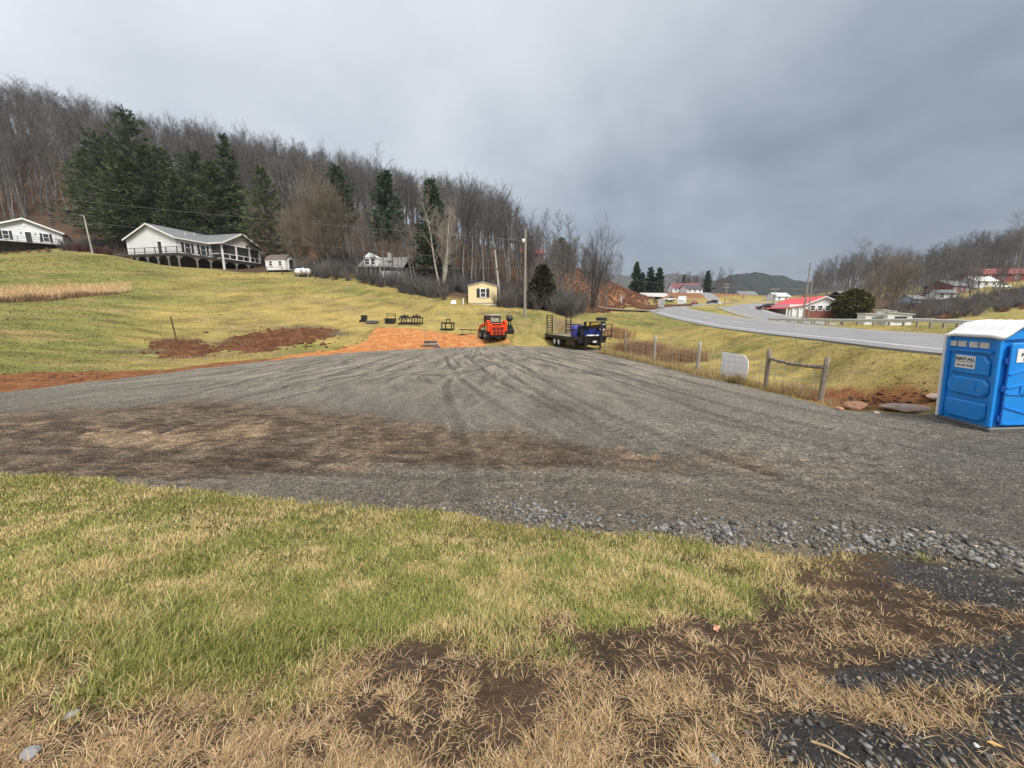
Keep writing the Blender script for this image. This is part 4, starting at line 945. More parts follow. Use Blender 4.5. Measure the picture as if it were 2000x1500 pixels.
M_barnred = mat('barn_red', (.20, .055, .050), .8, var=.2, scale=1)
def window(parent, c, r, n, w, h, shutters=True, mull=1, door=False, fm=None):
    c, r, n = Vector(c), Vector(r).normalized(), Vector(n).normalized(); up = Vector((0, 0, 1)); M = Matrix((r, n, up)).transposed(); fm = fm or M_trim
    mb = MB(); t_ = .10
    for s_ in (-1, 1):
        mb.box(c + r * s_ * (w / 2 + t_ / 2) + n * .04, (t_, .10, h + 2 * t_), M=M); mb.box(c + up * s_ * (h / 2 + t_ / 2) + n * .04, (w, .10, t_), M=M)
    if mull and not door:
        mb.box(c + n * .045, (w, .05, .06), M=M)
    fr = mb.build('door' if door else 'window', fm, parent)
    MB().box(c + n * .012, (w, .03, h), M=M).build('door_leaf' if door else 'pane', M_glass if not door else MATS.get('door_dark', M_glass), fr)
    if shutters:
        for s_ in (-1, 1):
            q = MB().box(c + r * s_ * (w / 2 + t_ + .24) + n * .03, (.40, .05, h + .12), M=M)
            for k in range(7): q.box(c + r * s_ * (w / 2 + t_ + .24) + n * .06 + up * ((k - 3) * h / 7.4), (.32, .02, .05), M=M)
            q.build('shutter', M_shut, parent)
    return fr
mat('door_dark', (.035, .032, .034), .5, var=.2)
def gable_roof(mb, x0, x1, y0, y1, ze, rise, over=.4, th=.14, axis='x'):
    """ridge along axis; two slabs"""
    def q(a, b, z): return (a, b, z) if axis == 'x' else (b, a, z)
    mid = (y0 + y1) / 2; half = (y1 - y0) / 2; sl = rise / half; e = over
    for s_ in (-1, 1):
        lo = mid + s_ * (half + e); zl = ze - sl * e
        a, b, c, d = q(x0 - e, mid, ze + rise), q(x1 + e, mid, ze + rise), q(x1 + e, lo, zl), q(x0 - e, lo, zl)
        vs_ = [a, b, c, d] + [(p[0], p[1], p[2] + th) for p in (a, b, c, d)]
        mb.add(vs_, [(3, 2, 1, 0), (4, 5, 6, 7), (0, 1, 5, 4), (1, 2, 6, 5), (2, 3, 7, 6), (3, 0, 4, 7)])
    return mb
def fascia(mb, xf, y0, y1, ze, rise, over=.4, axis='x', w=.22, dx=.03):
    mid = (y0 + y1) / 2; half = (y1 - y0) / 2; sl = rise / half
    for s_ in (-1, 1):
        a = (xf, mid, ze + rise + .02); b = (xf, mid + s_ * (half + over), ze - sl * over + .02)
        if axis == 'y': a, b = (a[1], a[0], a[2]), (b[1], b[0], b[2])
        mb.bar(a, b, .06, w, up=(0, 0, 1))
    return mb

# --- white house with the raised deck and porch
fl = P(346, 497, 68)
hb = thing('deck_house', 'white ranch house with grey roof, porch gable and raised deck on the pasture slope', 'house', (fl.x, fl.y, fl.z - 2.0), math.radians(77))
MB().box((8.5, 5.3, 3.4), (17, 10.6, 2.75)).prism([(0, 4.775), (10.6, 4.775), (5.3, 7.0)], 0, 17, 'yz').build('wall', M_siding, hb)
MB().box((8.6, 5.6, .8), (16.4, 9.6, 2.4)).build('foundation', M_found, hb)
rf = gable_roof(MB(), 0, 17, 0, 10.6, 4.78, 2.25).build('roof', M_shingle, hb)
fascia(MB(), -.43, 0, 10.6, 4.78, 2.25).bar((-.4, -.42, 4.62), (6.0, -.42, 4.62), .05, .2).bar((14.2, -.42, 4.62), (17.4, -.42, 4.62), .05, .2).build('fascia', M_trim, rf)
for s_ in ((0, 0), (0, 10.6)): MB().box((-.02, s_[1] + (.06 if s_[1] == 0 else -.06), 3.4), (.12, .14, 2.75)).build('corner_board', M_trim, hb)
pr = gable_roof(MB(), -2.9, 4.4, 5.8, 14.0, 4.80, 2.12, axis='y').build('porch_roof', M_shingle, hb)
fascia(MB(), -3.33, 5.8, 14.0, 4.80, 2.12, axis='y').bar((5.4, -3.2, 4.66), (5.4, .0, 4.66), .05, .2).build('fascia', M_trim, pr)
MB().prism([(5.9, 4.72), (13.9, 4.72), (9.9, 6.80)], -2.72, -2.6, 'xz').build('porch_gable', mat('porch_gable_boards', (.60, .585, .565), .8, var=.15, scale=2.5, stretch=(6, 1, 1)), hb)
MB().bar((5.9, -2.65, 4.64), (13.9, -2.65, 4.64), .2, .22).bar((5.95, -2.55, 4.64), (5.95, 0, 4.64), .2, .22).build('porch_beam', M_trim, hb)
for x in (5.95, 8.75, 11.6, 13.85): MB().box((x, -2.65, 3.3), (.22, .22, 2.55)).build('porch_post', M_trim, hb)
MB().box((5.95, -.15, 3.3), (.16, .16, 2.55)).build('porch_post', M_trim, hb)
MB().box((5.9, -2.68, .2), (.24, .24, 3.6)).build('porch_post', M_trim, hb)
q = MB()
for a, b in (((5.95, -2.65), (8.75, -2.65)), ((8.75, -2.65), (11.6, -2.65)), ((11.6, -2.65), (13.85, -2.65)), ((5.95, -2.65), (5.95, -.15))):
    for z in (2.12, 2.95): q.bar((*a, z), (*b, z), .08, .12)
for x in (7.35, 10.2, 12.7): q.box((x, -2.65, 2.5), (.09, .09, .9))
q.build('porch_railing', M_trim, hb)
for a, b in (((6.1, -2.62), (8.65, -2.62)), ((8.85, -2.62), (11.5, -2.62)), ((11.7, -2.62), (13.75, -2.62))):
    MB().box(((a[0] + b[0]) / 2, -2.6, 3.75), (b[0] - a[0], .02, 1.5)).build('porch_screen', mat('porch_screen_mesh', (.05, .052, .055), .35, var=.5, scale=.9), hb)
MB().box((5.98, -1.4, 3.75), (.02, 2.3, 1.5)).build('porch_screen', MATS['porch_screen_mesh'], hb)
dk = MB().box((-.95, 4.1, 1.9), (1.9, 13.2, .16)).box((2.9, -1.3, 1.9), (5.8, 2.6, .16)).box((9.9, -1.3, 1.9), (8.2, 2.7, .18)).build('deck_floor', M_deckw, hb)
MB().bar((-1.92, -2.6, 1.8), (-1.92, 10.7, 1.8), .06, .34).bar((-1.9, -2.62, 1.8), (14, -2.62, 1.8), .06, .34).build('rim_joist', M_deckw, hb)
q = MB()
ps = [(-1.9, y) for y in (10.6, 8.5, 6.4, 4.2, 2.0, -.3, -2.55)] + [(x, -2.55) for x in (0, 1.9, 3.8, 5.6)]
for x, y in ps: q.box((x, y, 2.45), (.10, .10, 1.0))
for z in (2.2, 2.9): q.bar((-1.9, 10.7, z), (-1.9, -2.55, z), .07, .08).bar((-1.9, -2.55, z), (5.7, -2.55, z), .07, .08)
for k in range(3): q.bar((-1.9, 10.7, 2.35 + k * .16), (-1.9, -2.55, 2.35 + k * .16), .02).bar((-1.9, -2.55, 2.35 + k * .16), (5.7, -2.55, 2.35 + k * .16), .02)
q.build('deck_railing', M_deckw, hb)
M_post = mat('grey_deck_post', (.20, .185, .17), .85, var=.3, scale=3)
pts_ = [(-1.75, y) for y in (10.6, 8.4, 6.2, 4.0, 1.8, -.4)] + [(x, -2.5) for x in (-1.75, 1.2, 3.6, 6.2, 8.6, 11.2, 13.8)]
for i, (x, y) in enumerate(pts_):
    MB().box((x, y, .1), (.17, .17, 3.4)).build('deck_post', M_post, hb)
for i in range(len(pts_) - 1):
    (xa, ya), (xb, yb) = pts_[i], pts_[i + 1]; a, b = Vector((xa, ya, 0)), Vector((xb, yb, 0)); q = MB(); L = (b - a).length; d = (b - a) / L; n_ = 8
    top = [a + d * (L * k / n_) + Vector((0, 0, 1.62)) for k in range(n_ + 1)]; low = [a + d * (L * k / n_) + Vector((0, 0, .75 + .8 * math.sqrt(max(0, 1 - (2 * k / n_ - 1) ** 2)))) for k in range(n_ + 1)]
    for k in range(n_): q.quad(top[k], low[k], low[k + 1], top[k + 1], .05)
    q.build('arch_brace', M_post, hb)
window(hb, (-.0, 3.4, 3.2), (0, -1, 0), (-1, 0, 0), .85, 1.95, False, door=True)
for x in (1.9, 4.6): window(hb, (x, 0, 3.35), (1, 0, 0), (0, -1, 0), .95, 1.5)
for x in (11.0, 13.0): window(hb, (x, 0, 3.35), (1, 0, 0), (0, -1, 0), 1.0, 1.5, False)
window(hb, (15.6, 0, 3.35), (1, 0, 0), (0, -1, 0), .95, 1.5)
for x, y, z in ((3.9, 2.6, 5.95), (6.3, 3.6, 6.35)):
    MB().tube((x, y, z - .3), (x, y, z + .3), .09, n=8).tube((x, y, z + .3), (x, y, z + .36), .15, n=8).build('roof_vent', M_trim, rf)
# --- white gable house at the left edge
fa = P(56, 482, 75)
ha = thing('gable_house', 'white house with low gable front and black shutters at the left edge', 'house', (fa.x, fa.y, fa.z - .3), math.radians(40)); ha.scale = (.77, 1, 1)
MB().box((0, 6, 2.0), (11.6, 12, 2.4)).prism([(-5.8, 3.19), (5.8, 3.19), (0, 5.1)], 0, 12, 'xz').build('wall', M_siding, ha)
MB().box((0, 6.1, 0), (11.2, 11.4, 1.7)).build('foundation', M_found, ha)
rfa = gable_roof(MB(), 0, 12, -5.8, 5.8, 3.2, 1.92, over=.5, axis='y').build('roof', M_shingle, ha)
fascia(MB(), -.52, -5.8, 5.8, 3.2, 1.92, over=.5, axis='y', w=.26).build('fascia', M_trim, rfa)
for x in (-3.1, 3.1): window(ha, (x, 0, 2.15), (1, 0, 0), (0, -1, 0), .85, 1.35)
window(ha, (.35, 0, 1.9), (1, 0, 0), (0, -1, 0), .95, 2.0, False, door=True)
for x in (-.75, 1.45): MB().box((x, -.08, 2.7), (.14, .16, .28)).build('wall_lamp', M_shut, ha)
MB().lathe([(.0, -.03), (.24, -.03), (.24, .03), (.0, .03)], 12, 'y', (0, -.03, 4.1)).build('gable_vent', M_trim, ha)
MB().box((0, -1.25, .78), (12.5, 2.4, .14)).box((-5.5, -1.2, .2), (.2, .2, 1.2)).box((5.5, -1.2, .2), (.2, .2, 1.2)).build('deck_floor', M_deckw, ha)
q = MB()
for k in range(8): q.box((-6 + k * 12 / 7, -2.4, 1.3), (.08, .08, 1.0))
for z in (1.05, 1.4, 1.75): q.bar((-6.1, -2.4, z), (6.1, -2.4, z), .05)
q.build('deck_railing', M_deckw, ha)
# --- ramp fence running from the left house to the deck house
fe = [at(u, y_) for u, y_ in ((122, 73), (140, 72.5), (160, 72), (180, 71.5), (202, 71), (225, 70.5), (245, 70))]
t = thing('rail_fence', 'dark two-rail fence between the two white houses', 'fence', fe[0])
for p in fe: MB().box(p - fe[0] + Vector((0, 0, .5)), (.1, .1, 1.4)).build('post', M_deckw, t)
for a, b in zip(fe, fe[1:]):
    for z in (.5, 1.0): MB().bar(a - fe[0] + Vector((0, 0, z)), b - fe[0] + Vector((0, 0, z)), .05, .1).build('rail', M_deckw, t)
# --- small white shed and propane tank
b = at(570, 70); s1 = thing('garden_shed', 'small white barn-roofed shed right of the deck house', 'shed', b, math.radians(78))
prof = [(-1.3, .15), (1.3, .15), (1.3, 1.75), (.85, 2.35), (0, 2.75), (-.85, 2.35), (-1.3, 1.75)]
MB().prism(prof, 0, 4.0, 'xz').build('wall', M_siding, s1)
q = MB()
for a, c in zip(prof[2:6], prof[3:7]): q.bar(((a[0] + c[0]) / 2, -.15, (a[1] + c[1]) / 2 + .05), ((a[0] + c[0]) / 2, 4.15, (a[1] + c[1]) / 2 + .05), math.dist(a, c) + .08, .06, up=(-(c[1] - a[1]), 0, c[0] - a[0]))
q.build('roof', mat('brown_shingles', (.14, .115, .10), .85, var=.25), s1)
window(s1, (0, 0, 1.1), (1, 0, 0), (0, -1, 0), 1.1, 1.6, False, door=True, fm=M_trim)
for y in (1.0, 2.9): window(s1, (-1.3, y, 1.25), (0, 1, 0), (-1, 0, 0), .6, .7, False)
MB().box((0, 2, .05), (2.2, 3.6, .3)).build('skid', M_deckw, s1)
b = at(593, 63.5); pt = thing('propane_tank', 'white horizontal propane tank on short legs beside the white shed', 'tank', b, math.radians(8))
MB().lathe([(0, -1.25), (.25, -1.2), (.45, -1.0), (.5, -.8), (.5, .8), (.45, 1.0), (.25, 1.2), (0, 1.25)], 16, 'x', (0, 0, .8)).build('vessel', M_trim, pt, True)
for s_ in (-.75, .75): MB().box((s_, 0, .2), (.12, .6, .6)).build('leg', M_grey_b, pt)
MB().tube((0, 0, 1.25), (0, 0, 1.42), .16, n=10).build('valve_cover', M_trim, pt)
# wire fence on short posts below the shed
fw_ = [at(u, y_) for u, y_ in ((500, 65), (522, 64.5), (552, 64), (589, 63), (616, 61.5), (650, 60)) ]
t = thing('wire_fence', 'thin wire fence on dark stakes below the white shed', 'fence', fw_[0])
for p in fw_: MB().box(p - fw_[0] + Vector((0, 0, .55)), (.09, .09, 1.4)).build('post', M_deckw, t)
for a, c in zip(fw_, fw_[1:]): MB().bar(a - fw_[0] + Vector((0, 0, 1.15)), c - fw_[0] + Vector((0, 0, 1.15)), .03).build('wire', M_iron, t)
# --- weathered house half hidden in the trees
b = at(745, 65); ho = thing('old_house', 'weathered grey house with small white dormer half hidden by bare trees', 'house', (b.x, b.y, b.z - .6), math.radians(-6))
MB().box((0, 3, 1.3), (7.0, 6, 2.6)).build('wall', M_grey_b, ho)
gable_roof(MB(), -3.5, 3.5, 0, 6, 2.6, 1.7, over=.45).build('roof', mat('old_grey_roof', (.19, .185, .18), .8, var=.25, scale=1.5), ho)
MB().box((-1.6, .6, 3.3), (2.0, 1.6, 1.4)).prism([(-2.7, 4.0), (-.5, 4.0), (-1.6, 4.75)], -.4, 1.6, 'xz').build('dormer', M_siding, ho)
for x in (-2.05, -1.15): window(ho, (x, -.2, 3.35), (1, 0, 0), (0, -1, 0), .62, .85, False)
MB().box((2.0, -1.2, .9), (2.4, 2.0, 1.6)).build('porch_wall', M_siding, ho)
MB().box((-.6, -1.0, 2.35), (5.6, 2.2, .12)).build('porch_roof', MATS['old_grey_roof'], ho)
for x in (-3.0, -.8, .7): MB().box((x, -1.9, 1.2), (.14, .14, 2.3)).build('porch_post', M_trim, ho)
MB().box((1.1, 1.2, 4.2), (.5, .5, 1.3)).build('chimney', M_grey_b, ho)
# --- yellow mobile home end
b = at(943, 54); hy = thing('mobile_home', 'pale yellow mobile home end with one shuttered window', 'mobile home', b, math.radians(4))
MB().box((0, 6, 1.35), (3.9, 12, 2.25)).prism([(-1.95, 2.47), (1.95, 2.47), (0, 3.0)], 0, 12, 'xz').build('wall', M_yellow, hy)
gable_roof(MB(), 0, 12, -1.95, 1.95, 2.47, .53, over=.12, th=.06, axis='y').build('roof', mat('pale_metal_roof', (.55, .52, .46), .5, var=.1), hy)
MB().box((0, 6, .08), (3.8, 11.8, .5)).build('skirting', M_trim, hy)
window(hy, (.05, 0, 1.55), (1, 0, 0), (0, -1, 0), .62, 1.05)
b = at(886, 53); wr = MB(); rnd = random.Random(4)
wv = [(math.cos(i * .785) * (.42 - .1 * k) * rnd.uniform(.85, 1.15), math.sin(i * .785) * (.38 - .1 * k) * rnd.uniform(.85, 1.15), (.0, .28, .45)[k]) for k in range(3) for i in range(8)] + [(0, 0, .52)]
wr.add(wv, [(k * 8 + i, k * 8 + (i + 1) % 8, k * 8 + 8 + (i + 1) % 8, k * 8 + 8 + i) for k in range(2) for i in range(8)] + [(16 + i, 16 + (i + 1) % 8, 24) for i in range(8)])
o = wr.build('white_boulder', M_trim, None, True, b); tag(o, 'small white rounded lump at the wood edge left of the mobile home', 'boulder')
b = at(905, 53); o = MB().tube((0, 0, -.1), (0, 0, .75), .07, n=8).tube((0, 0, .75), (0, 0, .8), .09, n=8).build('white_pipe', M_trim, None, False, b); tag(o, 'short white standpipe at the left corner of the mobile home', 'pipe')
# --- red roof cabin on the skyline
b = at(1040, 104); hc = thing('hill_cabin', 'small red-roofed cabin among the skyline trees', 'house', (b.x, b.y, b.z - 1.9), .3)
MB().box((0, 2, 1.3), (6, 4, 2.6)).build('wall', M_brick, hc); gable_roof(MB(), -3, 3, 0, 4, 2.6, 1.1).build('roof', M_redroof, hc)
window(hc, (0, 0, 1.5), (1, 0, 0), (0, -1, 0), .9, 1.0, False)
b = at(1005, 100); o = thing('open_shelter', 'small open shelter roof on posts high in the wood left of the lamp pole', 'shelter', b, .2)
MB().box((0, 0, 2.6), (4.2, 3, .18)).build('roof', M_deckw, o)
for x in (-1.9, 1.9):
    for y in (-1.3, 1.3): MB().box((x, y, 1.2), (.14, .14, 2.7)).build('post', M_woodg, o)
# --- brick house with red roof
b = at(1606, 86); hr = thing('brick_house', 'red brick house with bright red roof and white gable beyond the highway', 'house', (b.x, b.y, b.z - .1), math.radians(-8))
MB().box((0, 7, 1.0), (7.6, 14, 2.0)).build('wall', M_brick, hr)
MB().box((0, 7.02, 2.45), (7.62, 14, .9)).prism([(-3.81, 2.9), (3.81, 2.9), (0, 4.6)], .02, 14.02, 'xz').build('upper_wall', M_siding, hr)
MB().box((-5.2, 4, 1.5), (3.2, 8, 3.0)).build('side_wing', M_siding, hr)
rr_ = gable_roof(MB(), 0, 14, -3.8, 3.8, 2.95, 1.68, over=.45, axis='y').build('roof', M_redroof, hr)
MB().quad((-3.9, -.45, 2.85), (-8.6, -.45, 2.2), (-8.6, 14.4, 2.2), (-3.9, 14.4, 2.85), .1).build('lean_to_roof', M_redroof, hr)
fascia(MB(), -.47, -3.8, 3.8, 2.95, 1.68, over=.45, axis='y', w=.2).build('fascia', M_trim, rr_)
for x in (-2.2, -.7, .8, 2.3): window(hr, (x, 0, 2.2), (1, 0, 0), (0, -1, 0), .85, .95, False)
for x in (-7.4, -6.2, -4.9): MB().box((x, -.2, 1.1), (.22, .22, 2.4)).build('carport_post', M_trim, hr)
MB().box((1.5, 10, 4.6), (.7, .7, 1.3)).build('chimney', M_brick, hr)
# --- outbuilding behind it
b = at(1640, 112); o = thing('tan_house', 'tan house roof peeking over the red-roofed house', 'house', b, .5)
MB().box((0, 0, 1.7), (7, 6, 3.4)).build('wall', mat('tan_siding', (.52, .46, .36), .7, var=.1), o); gable_roof(MB(), -3.5, 3.5, -3, 3, 3.4, 1.8).build('roof', M_shingle, o)
for x in (-2, 1.5): window(o, (x, -3, 1.9), (1, 0, 0), (0, -1, 0), .9, 1.1, False)
# --- white sheds below the guardrail
for i, (u, Yd, w, h, lab) in enumerate(((1710, 72, 3.4, 1.6, 'low white shed with dark opening below the wide bare tree'), (1755, 70, 3.6, 1.9, 'white lean-to with a black opening right of the other white shed'), (1733, 76, 1.8, 2.2, 'narrow white upright shed between the two low white sheds'))):
    b = at(u, Yd); o = thing('white_shed', lab, 'shed', b, -.25)
    MB().prism([(-w / 2, 0), (w / 2, 0), (w / 2, h), (-w / 2, h + .35)], 0, 2.6, 'xz').build('wall', M_siding, o)
    MB().quad((-w / 2 - .25, -.25, h + .42), (w / 2 + .25, -.25, h + .02), (w / 2 + .25, 2.8, h + .02), (-w / 2 - .25, 2.8, h + .42), .08).build('roof', M_trim, o)
    MB().box((.15, -.01, h * .55), (w * .5, .05, h * .55)).build('door', MATS['door_dark'], o)
# --- houses up the right hillside
def plain_house(name, u, Yd, w, d, h, rise, rz, label, wallm, roofm, nwin=3, grp=None):
    b = at(u, Yd); o = thing(name, label, 'house', (b.x, b.y, b.z - .3), rz, grp)
    MB().box((0, d / 2, h / 2), (w, d, h)).prism([(0, h), (d, h), (d / 2, h + rise)], -w / 2 + .02, w / 2 - .02, 'yz').build('wall', wallm, o)
    gable_roof(MB(), -w / 2, w / 2, 0, d, h, rise).build('roof', roofm, o)
    for k in range(nwin): window(o, (-w / 2 + (k + .5) * w / nwin, 0, h * .6), (1, 0, 0), (0, -1, 0), .9, 1.1, False)
    return o
plain_house('red_barn', 1985, 146, 22, 9, 3.0, 2.2, -.12, 'long red building on the right hillside behind the bare trees', M_barnred, M_barnred, 5)
plain_house('brick_hill_house', 1876, 142, 9, 8, 2.6, 1.8, .25, 'dark red house left of the long red building', M_barnred, M_shingle, 3)
plain_house('white_hill_house', 1925, 144, 8, 6, 2.4, 1.6, 0, 'white house wing between the two red buildings', M_siding, M_trim, 3)
plain_house('blue_hill_house', 1795, 112, 4.2, 4, 2.2, 1.0, .2, 'small pale blue house behind the wide bare tree', mat('pale_blue_siding', (.42, .47, .54), .7, var=.1), M_shingle, 2)
plain_house('white_cottage', 1848, 124, 5, 4, 2.0, .9, -.2, 'white cottage on the slope below the red buildings', M_siding, M_shingle, 2)
# --- far houses up the valley
o = plain_house('far_house', 1340, 212, 14, 9, 3.0, 2.4, -.1, 'far white house with two round garage arches on the knoll', M_siding, mat('maroon_roof', (.16, .06, .06), .8, var=.15), 4)
q = MB()
for s_ in (-1.4, 1.4):
    q.prism([(s_ - 1.0, 0), (s_ + 1.0, 0), (s_ + 1.0, 1.3), (s_ + .6, 2.0), (s_, 2.25), (s_ - .6, 2.0), (s_ - 1.0, 1.3)], -2.75, -2.6, 'xz')
MB().box((0, -1.3, 1.4), (6, 2.6, 2.8)).prism([(-3, 2.8), (3, 2.8), (0, 4.0)], -2.6, 0, 'xz').build('garage_wing', M_trim, o); q.build('garage_door', MATS['door_dark'], o)
plain_house('far_house', 1357, 205, 9, 7, 2.4, 2.0, .2, 'far tan-fronted house right of the arched garage', M_siding, mat('dark_roof', (.07, .065, .07), .8, var=.15), 3)
plain_house('far_house', 1462, 260, 12, 8, 3.2, 2.4, .1, 'distant pale blue house below the dark wooded hill', MATS['pale_blue_siding'], M_shingle, 3)
plain_house('far_house', 1528, 175, 7, 5, 2.2, 1.4, .2, 'small white building left of the red roof', M_siding, M_trim, 2)

# ------------------------------------------------------------------ poles and wires
M_pole = mat('pole_wood', (.25, .225, .20), .85, var=.3, scale=1.5, stretch=(5, 5, .5), bump=.4, bscale=10)
M_polep = mat('pole_pale', (.36, .345, .32), .8, var=.25, scale=1.5, stretch=(5, 5, .5))
M_galv = mat('galvanised_steel', (.52, .53, .54), .45, metal=.6, var=.15, scale=3)
M_wire = mat('wire_dark', (.16, .155, .15), .5, var=.1)
b = at(1025, 43); pl = thing('lamp_pole', 'tall grey wooden pole with a small lamp right of the orange loader', 'utility pole', b)
hp = top_h(1025, 447, b, 43)
MB().tube((0, 0, -.3), (.03, 0, hp), .16, .10, 10).build('pole', M_pole, pl)
MB().bar((0, -.08, hp - 1.1), (-.18, -.4, hp - 1.0), .04).build('lamp_bracket', M_galv, pl)
MB().lathe([(0, .12), (.12, .10), (.16, 0), (.13, -.22), (0, -.28)], 12, 'z', (-.2, -.45, hp - 1.2)).build('lamp_head', M_trim, pl, True)
b = at(978, 55); pl2 = thing('leaning_pole', 'leaning pale wooden pole with one crossbar behind the mobile home', 'utility pole', b)
hp2 = top_h(969, 488, b, 55); MB().tube((0, 0, -.3), (-.75, 0, hp2), .16, .11, 10).build('pole', M_polep, pl2)
MB().bar((-1.1, -.1, hp2 * .66), (.1, -.1, hp2 * .66), .10, .12).build('crossbar', M_deckw, pl2)
b = at(181, 70); pl3 = thing('yard_lamp_pole', 'slim pale pole between the two white houses', 'utility pole', b)
hp3 = top_h(175, 421, b, 70); MB().tube((0, 0, -.3), (-.35, 0, hp3), .13, .09, 8).build('pole', M_polep, pl3)
MB().bar((-.3, 0, hp3 - .1), (-.75, -.2, hp3 + .12), .06).build('lamp_arm', M_galv, pl3)
def far_pole(u, Yd, v, label, arms=1, r=.16, m=None):
    b = at(u, Yd); o = thing('far_utility_pole', label, 'utility pole', b, 0, 'utility poles along the valley'); h_ = top_h(u, v, b, Yd)
    MB().tube((0, 0, -.3), (0, 0, h_), r, r * .7, 8).build('pole', m or M_pole, o)
    for k in range(arms): MB().bar((-1.3, -.15, h_ - .35 - k * 1.1), (1.3, -.15, h_ - .35 - k * 1.1), .12, .14).build('crossarm', M_polep, o)
    return o, b + Vector((0, 0, h_))
far_pole(1568, 74, 513, 'tallest dark pole in front of the red-roofed brick house', 0)
far_pole(1577, 77, 543, 'shorter grey pole beside the tallest pole at the red-roofed house', 0, .12)
_, fp1 = far_pole(1508, 105, 562, 'pole with a transformer above the parked cars', 1)
b = at(1508, 105); o = MB().tube((.35, -.2, 0), (.35, -.2, .9), .22, n=10).tube((.35, -.2, .9), (.35, -.2, .98), .1, n=8).build('transformer', M_galv, None); o.location = (b.x, b.y, fp1.z - 2.6); o.parent = _; o.location = (0, 0, fp1.z - b.z - 2.6)
_, fp2 = far_pole(1415, 135, 553, 'double-armed pole beside the brown bank in the valley', 2)
_, fp3 = far_pole(1310, 150, 559, 'double-armed pole behind the road signs', 2)
_, fp4 = far_pole(1452, 180, 568, 'bare distant pole right of the brown bank', 0)
_, fp5 = far_pole(1945, 120, 545, 'thin pole in front of the long red building', 0, .12, M_polep)
def wire(name, a, c, sag, r, label, n=24, m=None):
    a, c = Vector(a), Vector(c); pts = [a.lerp(c, i / n) - Vector((0, 0, sag * 4 * (i / n) * (1 - i / n))) for i in range(n + 1)]
    q = MB()
    for i in range(n): q.tube(pts[i] - a, pts[i + 1] - a, r, n=4, caps=False)
    o = q.build(name, m or M_wire, None, False, a); return tag(o, label, 'wire')
M_wireL = mat('wire_grey', (.22, .215, .21), .5, var=.1)
wire('overhead_wire', P(-250, 345, 60), P(1025, 470, 43), .5, .013, 'upper power line sagging across the hillside above the white houses', 40, M_wireL)
wire('overhead_wire', P(-250, 385, 60), P(975, 510, 55), .5, .013, 'lower power line crossing just over the deck house roof', 40, M_wireL)
wire('overhead_wire', P(620, 516, 58), P(972, 522, 55), .3, .022, 'dark cable running left from the leaning pole', 20)
wire('overhead_wire', P(975, 517, 55), P(1470, 560, 150), 1.0, .03, 'dark cable running right from the leaning pole past the brown slope', 24)
wire('overhead_wire', fp2, fp1, 1.0, .04, 'line between the double-armed pole and the transformer pole', 16)
wire('overhead_wire', fp1, P(2150, 545, 110), 2.0, .04, 'line running right from the transformer pole in front of the wood', 24, M_wireL)
wire('overhead_wire', fp1 - Vector((0, 0, 1.2)), P(2150, 556, 110), 2.0, .04, 'lower line running right from the transformer pole', 24, M_wireL)

# ------------------------------------------------------------------ fence by the verge
M_fpost = mat('fence_post_wood', (.23, .195, .155), .9, var=.4, scale=5, stretch=(5, 5, .7), bump=.8, bscale=16)
M_fpostp = mat('fence_post_pale', (.33, .31, .27), .9, var=.35, scale=5, stretch=(5, 5, .7), bump=.6, bscale=16)
FP = [(1220, 692, 648, .0, 'dark leaning fence post nearest the trailer', M_fpost), (1277, 706, 655, .0, 'pale fence post second from the trailer', M_fpostp), (1361, 727, 668, .02, 'pale fence post left of the white board', M_fpostp), (1495, 757, 683, -.01, 'grey fence post at the left end of the timber brace', M_fpost), (1602, 781, 697, .03, 'grey fence post at the right end of the timber brace', M_fpost)]
fpos = []
def rough_post(r, h, seed, m, name='fence_post'):
    rnd = random.Random(seed); V = []; n = 9; rows = 7
    for k in range(rows):
        z = -.3 + (h + .3) * k / (rows - 1)
        for i in range(n): a = 6.283 * i / n; rr = r * rnd.uniform(.9, 1.1) * (1.06 - .12 * k / rows); V.append((rr * math.cos(a), rr * math.sin(a), z + (rnd.uniform(-.015, .02) if k == rows - 1 else 0)))
    F = [(k * n + i, k * n + (i + 1) % n, k * n + n + (i + 1) % n, k * n + n + i) for k in range(rows - 1) for i in range(n)] + [tuple(range((rows - 1) * n, rows * n))]
    return MB().add(V, F)
for i, (u, v, vt, lean, lab, m) in enumerate(FP):
    g = G(u, v, .05); z = h1(g.x, g.y); g = Vector((g.x, g.y, z)); hh = P(u, vt, g.y).z - z
    o = rough_post((.06, .07, .075, .07, .08)[i], hh, i, m).build('fence_post', m, None, True, g, (0, lean, 0)); tag(o, lab, 'fence post', 'posts of the verge fence'); fpos.append((g, hh))
(ga, ha_), (gb, hb_) = fpos[3], fpos[4]
q = MB(); a, c = ga + Vector((.0, 0, ha_ * .78)), gb + Vector((0, 0, hb_ * .76)); rnd = random.Random(8); n_ = 10; pts = [a.lerp(c, k / n_) + Vector((0, 0, rnd.uniform(-.012, .012) - .05 * math.sin(math.pi * k / n_))) for k in range(n_ + 1)]
for k in range(n_): q.tube(pts[k] - a, pts[k + 1] - a, .055 + rnd.uniform(-.006, .006), .055, 8)
tag(q.build('brace_rail', M_fpost, None, True, a), 'weathered timber rail bracing the two nearest fence posts', 'rail')
